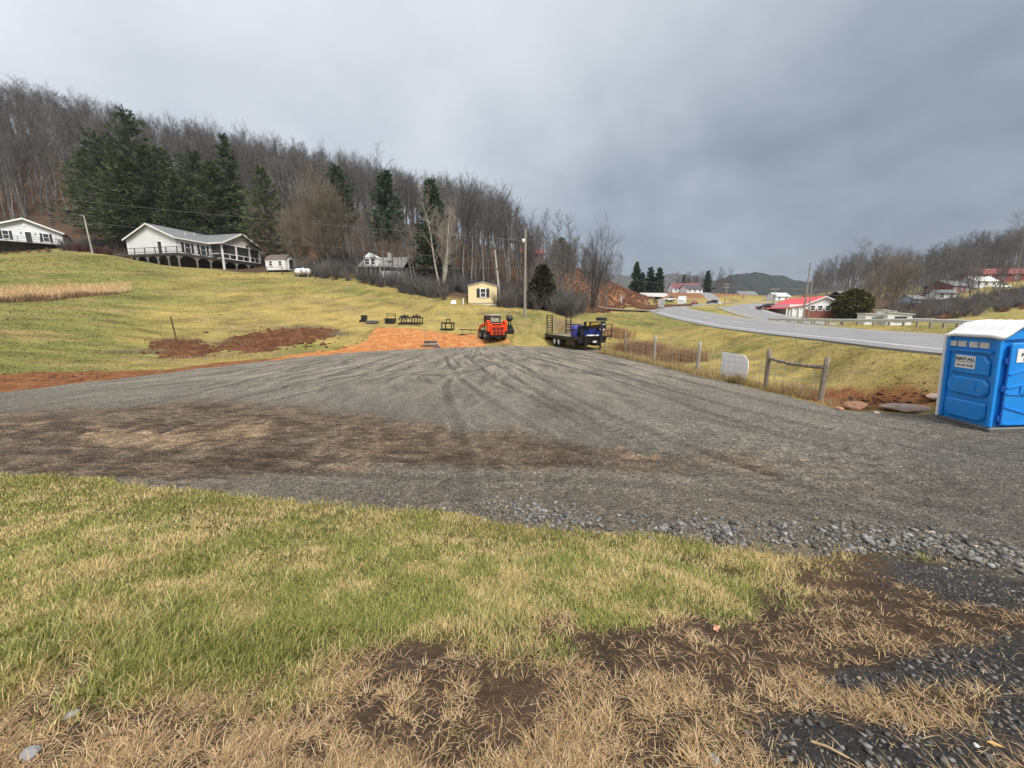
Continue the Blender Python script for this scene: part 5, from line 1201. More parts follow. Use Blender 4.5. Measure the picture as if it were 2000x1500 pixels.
# woven wire between the posts
for i in range(len(fpos) - 1):
    (pa, h0), (pb, h1_) = fpos[i], fpos[i + 1]; q = MB(); L = (pb - pa).length; nv = int(L / .3)
    for k in range(5):
        z = .12 + k * .22; q.tube(Vector((0, 0, z)), pb - pa + Vector((0, 0, z)), .008, n=3, caps=False)
    for k in range(1, nv):
        f = k / nv; p = (pb - pa) * f; q.tube(p + Vector((0, 0, .1)), p + Vector((0, 0, 1.0)), .0065, n=3, caps=False)
    tag(q.build('woven_wire', M_galv, None, False, pa), ('rusty woven wire between the two posts nearest the trailer', 'woven wire between the two pale fence posts', 'woven wire behind the white board', 'woven wire under the timber brace rail')[i], 'wire netting', 'wire of the verge fence')
# white board leaning on the fence
ga = G(1407, 738, .02); gb = G(1452, 748, .02); d = (gb - ga); d.z = 0; L = d.length; d.normalize(); hB = P(1407, 686, ga.y).z - ga.z
q = MB(); prof = [(0, 0), (L, 0), (L * 1.12, hB * .40), (L * 1.15, hB * .62), (L * 1.12, hB * .82), (L * 1.0, hB * .96), (L * .8, hB * 1.0), (.02, hB)]
up = Vector((.05, .12, 1)).normalized(); nrm = d.cross(up).normalized() * .025
V = [d * x + up * z for x, z in prof]; V = V + [p + nrm for p in V]; n_ = len(prof)
q.add(V, [tuple(range(n_ - 1, -1, -1)), tuple(range(n_, 2 * n_))] + [(i, (i + 1) % n_, n_ + (i + 1) % n_, n_ + i) for i in range(n_)])
wb = tag(q.build('white_board', mat('whitewashed_board', (.86, .86, .87), .6, var=.03, scale=5, dirt=(.7, .68, .64), dirt_amt=.25), None, False, (ga.x, ga.y, h1(ga.x, ga.y) - .03)), 'white board with a rounded corner leaning on the fence', 'board')
for k in (.38, .72): MB().bar(d * L * k - nrm * .35, d * L * k + up * hB * .93 - nrm * .35, .012, .008).build('board_joint', M_grey_b, wb)
# ------------------------------------------------------------------ guardrail
GR = offset_line(EDGE, lambda p: W1 + 4.2, 0.0); GR = [Vector((p.x, p.y, h1(p.x, p.y))) for p in GR if 17 < p.y < 62]
g0 = GR[0]; grd = thing('guardrail', 'long galvanised guardrail along the far side of the near carriageway', 'guardrail', g0)
q = MB()
for a, c in zip(GR, GR[1:]):
    d = (c - a).normalized(); s_ = Vector((d.y, -d.x, 0)) * -1
    pr_ = [(.0, .42), (.05, .47), (.05, .53), (.0, .57), (.05, .62), (.05, .69), (.0, .74)]
    for (o0, z0), (o1, z1) in zip(pr_, pr_[1:]): q.add([a - g0 + s_ * o0 + Vector((0, 0, z0)), c - g0 + s_ * o0 + Vector((0, 0, z0)), c - g0 + s_ * o1 + Vector((0, 0, z1)), a - g0 + s_ * o1 + Vector((0, 0, z1))], [(0, 1, 2, 3)])
q.build('rail', mat('guardrail_zinc', (.60, .61, .62), .5, var=.1), grd)
for a, c in zip(GR, GR[1:]):
    L = (c - a).length; k = 0.0
    while k < L:
        p = a.lerp(c, k / L); MB().box(p - g0 + Vector((.12, 0, .25)), (.12, .15, .95)).build('post', M_woodg, grd); k += 2.4
# ------------------------------------------------------------------ signs by the road
b = at(1290, 58); o = thing('road_sign', 'pair of grey road sign backs stacked on two posts', 'road sign', b, -.35)
for x in (-.25, .25): MB().box((x, 0, 1.25), (.06, .06, 2.9)).build('post', M_galv, o)
for z, h_ in ((2.45, .75), (1.85, .36)): MB().box((0, -.05, z), (1.0 if h_ > .5 else .8, .03, h_), bev=.01).build('sign_panel', M_galv, o)
b = at(1279, 62); o = thing('small_road_sign', 'small low sign on one post left of the stacked sign backs', 'road sign', b, -.4)
MB().box((0, 0, .6), (.06, .06, 1.5)).build('post', M_galv, o); MB().box((.35, -.05, 1.05), (.7, .03, .35)).build('sign_panel', M_galv, o)
b = at(1213, 88); o = thing('marker_post', 'short grey marker post on the brown slope', 'post', b); MB().box((0, 0, .8), (.35, .2, 1.8), bev=.03).build('pillar', M_galv, o); MB().box((0, 0, 1.75), (.45, .3, .12)).build('cap', M_galv, o)
# ------------------------------------------------------------------ stake in the field
b = ground(345, 664, 15); tp = P(333, 618, b.y); q = MB().bar((0, 0, -.3), tuple(tp - b), .05).bar(tuple((tp - b) * .2), tuple((tp - b) * .98), .07, .02)
tag(q.build('steel_stake', mat('rust_black', (.045, .033, .027), .8, var=.4), None, False, b), 'thin dark steel stake leaning beside the red earth mound', 'stake')

# ------------------------------------------------------------------ vehicles far away
M_tyre = mat('tyre', (.022, .022, .023), .85, var=.2); M_rim = mat('rim', (.55, .55, .57), .35, metal=.6, var=.1)
def wheel(parent, c, r, w, n=16, rim=None, axis='x'):
    t_ = MB().lathe([(r * .55, -w / 2), (r * .92, -w / 2), (r, -w * .32), (r, w * .32), (r * .92, w / 2), (r * .55, w / 2)], n, axis).build('wheel', M_tyre, parent, True, c)
    MB().lathe([(0, -w * .30), (r * .3, -w * .42), (r * .56, -w * .36), (r * .56, w * .36), (r * .3, w * .42), (0, w * .30)], n, axis).build('rim', rim or M_rim, t_); return t_
PAINT = {'black': (.02, .022, .025), 'white': (.78, .78, .78), 'silver': (.5, .52, .54), 'red': (.4, .05, .05)}
def car(name, u, Yd, rz, paint, kind, label):
    b = at(u, Yd); o = thing(name, label, {'truck': 'truck', 'pickup': 'pickup'}.get(kind, 'car'), b, rz, 'vehicles beyond the highway'); m = mat('paint_' + paint, PAINT[paint], .3, var=.05)
    if kind == 'truck':
        MB().box((0, -1.2, 2.1), (2.3, 5.2, 2.5), bev=.05).build('cargo_box', m, o); MB().prism([(1.5, .5), (3.4, .5), (3.4, 1.4), (2.9, 2.4), (1.5, 2.4)], -1.05, 1.05, 'yz').build('cab', m, o)
        MB().prism([(2.96, 1.5), (3.36, 1.5), (2.96, 2.25)], -.9, .9, 'yz').build('windscreen', M_glass, o); MB().box((0, -.2, .65), (1.8, 6.4, .25)).build('chassis', M_iron, o); wl_ = (2.4, -2.6, .48)
    else:
        if kind == 'pickup': prof = [(-2.6, .45), (2.6, .45), (2.65, .95), (2.3, 1.1), (1.4, 1.15), (-.5, 1.15), (-.55, 1.1), (-2.6, 1.1)]; cab = [(-.5, 1.15), (1.4, 1.15), (.85, 1.8), (-.35, 1.8)]
        elif kind == 'suv': prof = [(-2.2, .4), (2.2, .4), (2.25, .85), (1.9, 1.05), (-2.2, 1.1)]; cab = [(-2.1, 1.1), (1.1, 1.05), (.5, 1.7), (-1.9, 1.7)]
        else: prof = [(-2.2, .35), (2.2, .35), (2.25, .7), (1.9, .85), (1.0, .92), (-1.6, .95), (-2.2, .9)]; cab = [(-1.6, .93), (1.0, .92), (.35, 1.42), (-1.05, 1.42)]
        MB().prism(prof, -.88, .88, 'yz').build('body', m, o); MB().prism(cab, -.76, .76, 'yz').build('cabin', m, o)
        ins = [(p[0] * .97 + .0, p[1] * .96 + .06) for p in cab]; MB().prism(ins, -.775, .775, 'yz').build('side_window', M_glass, o)
        a, c = cab[1], cab[2]; MB().quad((-.68, a[0] - .05, a[1] + .06), (.68, a[0] - .05, a[1] + .06), (.62, c[0] + .06, c[1] - .05), (-.62, c[0] + .06, c[1] - .05), .02).build('windscreen', M_glass, o)
        for x in (-.6, .6): MB().box((x, prof[2][0], prof[2][1] - .12), (.35, .06, .14)).build('headlight', M_trim, o)
        wl_ = (1.4, -1.4, .36)
    for y in wl_[:2]:
        for x in (-.86, .86): wheel(o, (x, y, wl_[2]), wl_[2], .24)
    return o
car('parked_car', 1497, 96, 1.5, 'black', 'sedan', 'dark car parked left of the red-roofed house')
car('parked_car', 1515, 100, 1.7, 'silver', 'sedan', 'silver-topped car behind the dark parked car')
car('parked_pickup', 1535, 95, 2.2, 'white', 'pickup', 'white pickup beside the red-roofed house')
car('parked_car', 1549, 91, 1.3, 'black', 'suv', 'dark vehicle right of the white pickup')
car('box_truck', 1331, 140, math.pi - .5, 'white', 'truck', 'white box truck on the bend of the highway')
car('far_car', 1356, 152, 2.6, 'red', 'sedan', 'red and white car behind the box truck')
car('far_car', 1307, 150, 1.6, 'white', 'sedan', 'white car at the foot of the double-armed pole')
car('far_car', 1392, 158, 1.5, 'black', 'sedan', 'dark car on the lane up the knoll')
car('parked_car', 1955, 128, 1.5, 'white', 'sedan', 'white car in front of the red building')
b = at(1275, 140); o = thing('boat_trailer', 'long white covered boat parked beyond the brown slope', 'boat', b, -.2)
MB().prism([(-4.5, .9), (3.5, .6), (5, 1.3), (3.5, 1.9), (-4.5, 2.1)], -1.1, 1.1, 'xz').build('hull', M_trim, o)
for x in (-1, .2): wheel(o, (x, -1.0, .4), .4, .25, axis='y')
b = at(1404, 122); o = thing('white_mailbox', 'small white mailbox on a post beside the far bend', 'mailbox', b); MB().box((0, 0, .6), (.12, .12, 1.3)).build('post', M_woodg, o); MB().lathe([(0, -.4), (.3, -.4), (.3, .4), (0, .4)], 10, 'y', (0, 0, 1.4)).build('box', M_trim, o)

# ------------------------------------------------------------------ portable toilet
M_blue = mat('blue_plastic', (.010, .27, .82), .36, var=.09, scale=2.5, bump=.08, bscale=30, dirt=(.12, .16, .20), dirt_amt=.22)
M_blue_d = mat('blue_plastic_dark', (.006, .085, .36), .42, var=.08, scale=2.5)
M_roofw = mat('translucent_white_plastic', (.80, .81, .82), .4, var=.04, scale=3)
M_sill = mat('grey_plastic_base', (.10, .11, .115), .6, var=.2, scale=4, dirt=(.16, .11, .07), dirt_amt=.6)
M_sticker = mat('sticker_white', (.82, .82, .82), .4, var=.03); M_ink = mat('sticker_ink', (.03, .03, .05), .5, var=.05)
M_vent = mat('vent_screen', (.62, .60, .57), .6, var=.1, scale=9)
TB = Vector((10.97, 8.55, 0)); TB.z = 0.0
toi = thing('portable_toilet', 'blue portable toilet with white rounded roof at the right edge of the yard', 'portable toilet', (10.93, 8.60, -.02), 0, None, (0, math.radians(-4.0), math.radians(-6.5)))
# local frame: x to the right along the front, y back; left side is the face x = 0
TW, TD, TH_ = 1.16, 1.16, 2.05
MB().box((TW / 2, TD / 2, .07), (TW + .06, TD + .10, .14), bev=.03).box((TW / 2, .12, .02), (TW + .1, .14, .1)).box((TW / 2, TD - .12, .02), (TW + .1, .14, .1)).build('base_skid', M_sill, toi)
def rib(mb, pts, d, r=.018):
    for a, c in zip(pts, pts[1:]): mb.bar(a, c, r * 2.2, r * 1.2, up=d)
    return mb
cab = MB().box((TW / 2, TD / 2 + .02, .14 + TH_ / 2), (TW - .06, TD - .06, TH_)).build('cabin_wall', M_blue, toi)
for x in (.02, TW - .02):
    for y in (.02, TD - .02): MB().box((x, y, .14 + TH_ / 2), (.09, .09, TH_), bev=.025).build('corner_post', M_blue, toi)
MB().box((-.035, TD + .03, .14 + TH_ / 2), (.05, .05, TH_)).build('edge_strip', M_roofw, toi)
side = MB()   # moulded relief of the left side (proud panels with chamfered corners)
def chamfer_panel(mb, y0, y1, z0, z1, c0, c1, d):
    pr = [(y0 + c0, z0), (y1 - c0, z0), (y1, z0 + c0 * 1.2), (y1, z1 - c1 * 1.2), (y1 - c1, z1), (y0 + c1, z1), (y0, z1 - c1 * 1.2), (y0, z0 + c0 * 1.2)]
    n_ = len(pr); ins = [(p[0] + (.03 if p[0] < (y0 + y1) / 2 else -.03), p[1] + (.03 if p[1] < (z0 + z1) / 2 else -.03)) for p in pr]
    mb.add([(.0, *p) for p in pr] + [(-d, *p) for p in ins], [(i, (i + 1) % n_, n_ + (i + 1) % n_, n_ + i) for i in range(n_)] + [tuple(range(n_, 2 * n_))])
chamfer_panel(side, .10, TD - .10, .22, .66, .10, .02, .035); chamfer_panel(side, .10, TD - .10, .80, 1.22, .10, .10, .035); chamfer_panel(side, .14, TD - .14, 1.30, 1.76, .02, .12, .03)
side.box((-.01, TD / 2, 1.86), (.06, TD - .22, .05)).box((-.035, TD / 2, 1.02), (.02, .46, .20))
side.build('side_panel', M_blue_d if False else M_blue, toi)
for k in range(4):
    y = .22 + k * .235 + (.03 if k > 1 else 0); q = MB().quad((.012, y, 1.93), (.012, y + .20, 1.93), (.012, y + .20, 2.07), (.012, y, 2.07)); 
    MB().box((.012, y + .10, 2.0), (.03, .19, .13)).build('vent_opening', M_vent, toi)
# front with door
MB().box((TW / 2 + .06, .0, 1.12), (.86, .05, 1.88), bev=.02).build('door', M_blue, toi)
dr = toi.children[-1]
q = MB()
for z0, z1 in ((1.36, 1.62), (1.06, 1.22), (.92, .86), (.62, .34)): q.bar((.24, -.03, z0), (.98, -.03, z1), .035, .03, up=(0, 1, 0))
q.bar((.26, -.03, .22), (1.04, -.03, .22), .04, .03, up=(0, 1, 0)).box((.64, -.03, .98), (.30, .03, .20)); q.build('door_rib', M_blue, dr)
MB().box((.62, -.06, 1.0), (.06, .05, .10)).build('latch', mat('latch_indicator', (.16, .22, .10), .5), dr)
for z in (.36, 1.05, 1.68): MB().tube((.175, -.035, z - .10), (.175, -.035, z + .10), .022, n=8).box((.14, -.03, z), (.06, .03, .12)).build('hinge', M_blue_d, toi)
MB().tube((.19, -.02, .2), (.19, -.02, 2.0), .014, n=6).build('hinge_rod', M_blue_d, toi)
# front arch above the door (same curve as the roof) and the roof
def arch(x): t_ = abs(x - TW / 2) / (TW / 2); return 2.19 + .27 * (1 - sstep(.22, 1.0, np.array([t_]))[0])
xs_ = [TW * k / 16 for k in range(17)]
MB().prism([(.03, 2.14)] + [(TW - .03, 2.14)] + [(x, arch(x) - .01) for x in reversed(xs_[1:-1])], .0, .05, 'xz').prism([(.03, 2.14)] + [(TW - .03, 2.14)] + [(x, arch(x) - .01) for x in reversed(xs_[1:-1])], TD - .05, TD, 'xz').build('arch_panel', M_blue, toi)
q = MB(); n_ = len(xs_); ys_ = [-.06, .0, .08] + [.16 + .84 * k / 12 for k in range(13)] + [TD, TD + .06]
V = []
for j, y in enumerate(ys_):
    for x in xs_:
        xx = (x - TW / 2) * 1.08 + TW / 2; fade = min(1, max(0, min(y, TD - y) / .12)); rb_ = .016 * (1 if (3 <= j <= 15 and j % 3 == 0) else 0) * (1 if .15 < x / TW < .85 else 0)
        V.append((xx, y, arch(x) + .03 + .03 * fade + rb_))
F = [(j * n_ + i, j * n_ + i + 1, (j + 1) * n_ + i + 1, (j + 1) * n_ + i) for j in range(len(ys_) - 1) for i in range(n_ - 1)]
m0 = len(V); V2 = [(v_[0], v_[1], v_[2] - .07) for v_ in V]; q.add(V + V2, F + [tuple(m0 + i for i in reversed(f_)) for f_ in F] + [(j * n_, (j + 1) * n_, m0 + (j + 1) * n_, m0 + j * n_) for j in range(len(ys_) - 1)] + [(j * n_ + n_ - 1, m0 + j * n_ + n_ - 1, m0 + (j + 1) * n_ + n_ - 1, (j + 1) * n_ + n_ - 1) for j in range(len(ys_) - 1)] + [(i, m0 + i, m0 + i + 1, i + 1) for i in range(n_ - 1)])
q.build('roof', M_roofw, toi, True)
def text(body, size, m, parent, loc, rot, name='lettering', sx=1.0, bold=.0):
    cu = bpy.data.curves.new(name, 'FONT'); cu.body = body; cu.size = size; cu.align_x = 'CENTER'; cu.align_y = 'CENTER'; cu.extrude = .001; cu.offset = bold
    o = bpy.data.objects.new(name, cu); col.objects.link(o); bpy.context.view_layer.update()
    me = bpy.data.meshes.new_from_object(o.evaluated_get(bpy.context.evaluated_depsgraph_get())); bpy.data.objects.remove(o); me.materials.append(m) if not me.materials else None
    me.materials.clear(); me.materials.append(m)
    t_ = link(name, me, parent, loc, rot); t_.scale = (sx, 1, 1); return t_
LR = (math.pi / 2, 0, -math.pi / 2)
st = MB().box((-.034, .66, 1.585), (.008, .46, .30)).build('sticker', M_sticker, toi)
text('RENT-ALL', .10, M_ink, st, (-.040, .66, 1.65), LR, bold=.004); text('336-246-8138', .068, M_ink, st, (-.040, .66, 1.50), LR, bold=.002)
MB().box((-.040, .66, 1.585), (.003, .40, .012)).build('sticker_rule', M_ink, st)
st2 = MB().box((.64, -.032, 1.78), (.62, .008, .30)).build('sticker', M_sticker, toi)
FR = (math.pi / 2, 0, 0)
text('JEFFERSON', .075, M_ink, st2, (.64, -.038, 1.885), FR, bold=.002); text('RENT-ALL', .105, M_ink, st2, (.64, -.038, 1.79), FR, bold=.004); text('336-246-8138', .07, M_ink, st2, (.64, -.038, 1.685), FR, bold=.001)

# ------------------------------------------------------------------ gooseneck trailer
M_tblk = mat('trailer_black', (.012, .012, .014), .45, var=.25, scale=2, dirt=(.10, .085, .07), dirt_amt=.25)
M_dblue = mat('dark_blue_tarp', (.008, .020, .15), .42, var=.2, scale=2.5, bump=.3, bscale=5); M_purple = mat('blue_violet_drum', (.05, .055, .27), .45, var=.1)
M_gold = mat('gold_letter', (.70, .46, .05), .4, var=.05); M_plank = mat('deck_plank', (.20, .16, .115), .85, var=.3, scale=4, stretch=(1, .3, 1))
rear = at(1092, 34.6); frnt = at(1158, 28.6); ax = (frnt - rear); ax.z = 0; LEN = ax.length; ang = math.atan2(ax.y, ax.x) - math.pi / 2
tr = thing('gooseneck_trailer', 'black gooseneck flatbed trailer with upright ladder ramps parked at the yard edge', 'trailer', (rear.x, rear.y, .03), ang)
W_ = 2.3; DZ = .92
for k in range(9): MB().box((-W_ / 2 + .14 + k * (W_ - .28) / 8, LEN * .47, DZ - .03), ((W_ - .28) / 8 - .02, LEN * .88, .05)).build('deck_plank', M_plank, tr)
q = MB()
for x in (-W_ / 2, W_ / 2): q.box((x, LEN * .47, DZ - .12), (.08, LEN * .94, .22))
for x in (-.45, .45): q.box((x, LEN * .5, DZ - .36), (.12, LEN * .98, .36))
for k in range(11): q.box((0, .15 + k * LEN * .09, DZ - .13), (W_ - .1, .07, .10))
for y in (.05, LEN * .94): q.box((0, y, DZ - .12), (W_ + .08, .10, .24))
q.build('frame', M_tblk, tr)
q = MB()
for x in (-W_ / 2 - .045, W_ / 2 + .045):
    for k in range(12): q.box((x, .5 + k * .55, DZ - .10), (.05, .10, .12))
q.build('stake_pocket', M_tblk, tr)
for y in (LEN * .30, LEN * .30 + .86):
    for x in (-W_ / 2 + .02, W_ / 2 - .02): wheel(tr, (x, y, .40), .40, .24, 18, M_trim)
    MB().tube((-W_ / 2 + .1, y, .40), (W_ / 2 - .1, y, .40), .06, n=8).build('axle', M_tblk, tr)
for x in (-W_ / 2 + .02, W_ / 2 - .02): MB().box((x, LEN * .30 + .43, .86), (.30, 1.9, .04)).build('fender', M_tblk, tr)
for s_ in (-1, 1):
    q = MB(); xc = s_ * (W_ / 2 - .26)
    for dx in (-.24, .24): q.bar((xc + dx, -.02, DZ), (xc + dx, -.12, DZ + 1.62), .07, .09)
    for k in range(8): q.bar((xc - .24, -.03 - .1 * k / 8, DZ + .10 + k * .21), (xc + .24, -.03 - .1 * k / 8, DZ + .10 + k * .21), .07, .06)
    q.build('ramp', M_tblk, tr)
MB().prism([(-.55, DZ), (0, DZ), (0, DZ - .24), (-.55, DZ - .5)], -W_ / 2, W_ / 2, 'yz').build('dovetail', M_tblk, tr)
for x in (-.85, .85): MB().box((x, -.56, DZ - .36), (.3, .04, .12)).build('tail_lamp', mat('lamp_red', (.35, .02, .02), .3), tr)
# neck, coupler, jacks
nf_ = LEN * .95
q = MB()
for x in (-.45, .45): q.bar((x, nf_ - .2, DZ - .25), (x, nf_ + .15, DZ + .75), .14, .22).bar((x, nf_ + .10, DZ + .75), (x * .35, nf_ + 1.5, DZ + .85), .14, .22)
q.box((0, nf_ + 1.5, DZ + .82), (.5, .3, .26)).tube((0, nf_ + 1.5, DZ + .75), (0, nf_ + 1.5, DZ + .1), .07, n=10).box((0, nf_ + 1.5, DZ + .05), (.2, .2, .16)); q.build('gooseneck', M_tblk, tr)
for x in (-.62, .62): MB().box((x, nf_ + .25, .5), (.10, .10, 1.15)).box((x, nf_ + .25, .01), (.26, .26, .03)).build('landing_jack', M_tblk, tr)
MB().box((-.05, nf_ + .02, DZ - .16), (W_ * .98, .08, .50)).build('bulkhead', M_tblk, tr)
for s_ in (-1, 1): MB().box((s_ * .82, LEN * .74, .46), (.55, 1.5, .42), bev=.02).build('underbody_shade_box', M_tblk, tr)  # added black boxes standing in for the shadow beneath the deck
# raised front: board with the maker's name, blue panel, tool tray
bd = MB().box((-.12, nf_ + .20, DZ + .98), (1.75, .06, .36), bev=.01).build('name_board', M_tblk, tr)
text('K', .36, M_gold, bd, (.42, nf_ + .235, DZ + .98), (math.pi / 2, 0, math.pi), bold=.012); text('AUFMAN', .17, M_gold, bd, (-.16, nf_ + .235, DZ + 1.0), (math.pi / 2, 0, math.pi), bold=.006, sx=1.0)
MB().box((-.16, nf_ + .235, DZ + .89), (.72, .004, .03)).build('name_underline', M_gold, bd)
MB().prism([(-.82, DZ + .14), (.72, DZ + .14), (.50, DZ + .80), (-.80, DZ + .80)], nf_ + .10, nf_ + .18, 'xz').build('blue_panel', M_dblue, tr)
MB().box((.02, nf_ + .21, DZ + .16), (1.0, .05, .10), bev=.01).build('white_strip', M_trim, tr)
MB().box((.0, nf_ - .25, DZ + .45), (1.7, .55, .82), bev=.03).build('tool_box', M_tblk, tr)
sp_ = MB().lathe([(.20, -.12), (.36, -.12), (.40, -.06), (.40, .06), (.36, .12), (.20, .12)], 18, 'z', (0, 0, 0)).build('spare_wheel', M_tyre, tr, True, (-.72, nf_ + .1, DZ + 1.34)); MB().lathe([(0, -.06), (.21, -.08), (.21, .08), (0, .06)], 14).build('rim', M_tblk, sp_)
MB().bar((-.35, nf_ + .24, DZ + 1.2), (-.62, nf_ + .28, DZ + .98), .05).bar((-.35, nf_ + .24, DZ + .78), (-.70, nf_ + .28, DZ + .45), .05).build('chrome_arm', M_galv, tr)
for z in (.92, .60): MB().lathe([(0, .0), (.08, .0), (.08, .05), (0, .06)], 10, 'y', (-.82, nf_ + .24, DZ + z)).build('marker_lamp', M_trim, tr)
MB().box((-.12, nf_ + .3, DZ - .30), (.30, .02, .14)).build('number_plate', M_trim, tr)
q = MB()
for x in (-.98, -1.62): q.box((x, nf_ + .1, DZ + .52), (.05, .05, .92))
for z in (.10, .52, .96): q.bar((-.98, nf_ + .1, DZ + z), (-1.62, nf_ + .1, DZ + z), .05)
q.box((-1.30, nf_ - .1, DZ + .02), (.68, .6, .06)); q.build('side_rack', M_tblk, tr)
q = MB()
for z in (.52, .95): q.bar((.86, nf_ + .1, DZ + z), (1.75, nf_ - .6, DZ + z), .06)
q.build('front_rail', M_tblk, tr)
for x, y in ((1.0, nf_ - .75), (.45, nf_ - .85)):
    dm = thing('plastic_drum', ('blue violet drum at the near corner of the trailer deck', 'blue violet drum behind the name board on the trailer')[x < .9], 'drum', tr.matrix_basis @ Vector((x, y, DZ)), ang)
    MB().lathe([(0, 0), (.27, 0), (.29, .05), (.28, .28), (.295, .30), (.28, .33), (.28, .58), (.295, .60), (.28, .63), (.29, .84), (.26, .88), (0, .88)], 18).build('body', M_purple, dm, True); MB().lathe([(0, .88), (.05, .88), (.05, .92), (0, .92)], 8).build('cap', M_tblk, dm)

# ------------------------------------------------------------------ skid steer loader
M_orange = mat('orange_paint', (.72, .062, .012), .38, var=.06, scale=2); M_dkgr = mat('dark_grey_paint', (.035, .035, .038), .5, var=.2)
b = at(962, 33.4); sk = thing('skid_steer', 'orange-red skid steer loader seen from behind with its forks out to the left', 'skid steer', (b.x, b.y, b.z), math.radians(24))
# local: forward +y, rear face at y = -1.2
for y, s_ in ((-.55, 0), (.65, 0)):
    for x in (-.78, .78): wheel(sk, (x, y, .42), .42, .30, 18, mat('rim_grey', (.42, .40, .38), .5, var=.2))
MB().box((0, .1, .50), (1.18, 2.2, .56), bev=.04).build('chassis', M_dkgr, sk)
hd = MB().prism([(-1.22, .48), (-.45, .48), (-.45, 1.42), (-.85, 1.38), (-1.18, 1.20)], -.60, .60, 'yz').build('hood', M_orange, sk)
g_ = MB().box((0, -1.235, .80), (1.02, .06, .66), bev=.01).build('rear_door', M_orange, sk)
for i in range(3):
    for j in range(2): MB().box((-.32 + i * .32, -1.27, .65 + j * .32), (.27, .02, .26)).build('grille_opening', mat('grille_dark_red', (.12, .012, .008), .6, var=.3), g_)
for x in (-.47, .47): MB().box((x, -1.27, 1.02), (.07, .03, .22)).build('tail_lamp', MATS['lamp_red'], g_)
MB().box((0, -1.1, 1.30), (.9, .12, .09)).build('vent_slot', M_tblk, sk)
for s_ in (-1, 1):
    MB().prism([(-1.15, .75), (-.85, .75), (-.72, 1.55), (-.95, 1.66), (-1.18, 1.55)], s_ * .64, s_ * .86, 'yz').build('arm_upright', M_orange, sk)
    MB().bar((s_ * .75, -1.0, 1.50), (s_ * .75, .95, 1.10), .16, .20).bar((s_ * .75, .95, 1.15), (s_ * .72, 1.45, .42), .14, .18).build('lift_arm', M_orange, sk)
    MB().tube((s_ * .75, -.55, .85), (s_ * .75, .7, 1.05), .05, n=8).build('lift_cylinder', M_galv, sk)
q = MB()
for x in (-.44, .44):
    for y in (-.62, .72): q.box((x, y, 1.42), (.10, .10, 1.20))
for x in (-.44, .44): q.box((x, .05, 1.98), (.10, 1.4, .08)).box((x, .05, 1.35), (.05, 1.3, .06))
for y in (-.62, .72): q.box((0, y, 1.96), (.9, .10, .10))
q.box((0, -.62, 1.42), (.84, .06, .20)); q.build('cab_frame', M_dkgr, sk)
MB().box((0, .05, 2.06), (1.02, 1.5, .09), bev=.03).build('cab_roof', M_galv, sk)
MB().box((0, -.61, 1.70), (.76, .015, .36)).build('rear_window', mat('tinted_glass', (.30, .31, .24), .15, var=.2), sk)
for x in (-.445, .445): MB().box((x, .05, 1.66), (.02, 1.1, .5)).build('side_screen', M_tblk, sk)
MB().box((0, .25, 1.05), (.5, .5, .14), bev=.04).box((0, -.02, 1.4), (.5, .12, .7), bev=.04).build('seat', M_tblk, sk)
q = MB().box((0, 1.52, .42), (1.25, .08, .75)); 
for z in (.12, .72): q.box((0, 1.57, z), (1.35, .10, .10))
q.build('fork_carriage', M_tblk, sk)
for x in (-.42, .42): MB().prism([(1.62, .10), (2.95, .13), (2.95, .16), (1.70, .20), (1.70, .80), (1.62, .80)], x - .06, x + .06, 'yz').build('fork_tine', M_tblk, sk)
# long pipe lying in front of the loader
pa, pb = P(897, 629, 35.2), P(936, 634, 35.6); pa.z = h1(pa.x, pa.y) + .42; pb.z = h1(pb.x, pb.y) + .40
lt = thing('lattice_boom', 'pair of long dark rails lying on the grass left of the orange loader', 'boom', (pa.x, pa.y, h1(pa.x, pa.y)))
d = pb - pa
for oz, ox in ((.55, 0), (.10, .0)): MB().bar((0, ox, oz), (d.x + .4, d.y + ox, oz - .10), .07, .08).build('rail', M_tblk, lt)
for k in (0.15, .55, .95): MB().bar((d.x * k, d.y * k, .02), (d.x * k, d.y * k, .56), .035).build('brace', M_tblk, lt)
# ------------------------------------------------------------------ attachments standing in a row on the grass
def att(name, u, Yd, label, rz=0.0): b = at(u, Yd); return thing(name, label, 'loader attachment', b, rz, 'attachments parked on the grass')
a1 = att('auger_drive', 995, 35.2, 'black auger drive head on a flat mounting plate right of the orange loader', .1)
MB().box((0, 0, .20), (.85, .55, .34), bev=.05).box((.18, -.29, .16), (.2, .02, .08)).build('mount_plate', M_tblk, a1); MB().prism([(-.38, .37), (.38, .37), (.2, .75), (-.2, .75)], -.2, .2, 'xz').build('yoke', M_tblk, a1)
MB().tube((-.07, 0, .7), (-.07, 0, 1.15), .045, n=8).tube((.09, 0, .7), (.09, 0, 1.15), .045, n=8).build('link_arm', M_tblk, a1)
MB().lathe([(0, 1.05), (.22, 1.08), (.30, 1.2), (.30, 1.38), (.2, 1.48), (.14, 1.6), (0, 1.62)], 14).build('motor_housing', M_tblk, a1, True); MB().tube((-.28, 0, 1.42), (-.2, 0, 1.66), .035, n=6).tube((.2, .05, 1.4), (.28, .0, 1.58), .03, n=6).build('hose', M_tblk, a1)
a2 = att('quick_attach_frame', 875, 37.2, 'open black quick-attach frame with a top handle left of the long rails', -.05)
q = MB()
for x in (-.58, -.22, .34, .56): q.box((x, 0, .36), (.10, .10, .70))
for z in (.06, .62): q.box((0, 0, z), (1.25, .12, .14))
q.build('frame', M_tblk, a2); MB().box((-.12, 0, .84), (.07, .08, .3)).box((.20, 0, .84), (.07, .08, .3)).box((.04, 0, .98), (.40, .09, .09)).build('handle', M_tblk, a2); MB().box((-.1, -.2, .03), (1.2, .4, .05)).build('foot_plate', M_tblk, a2)
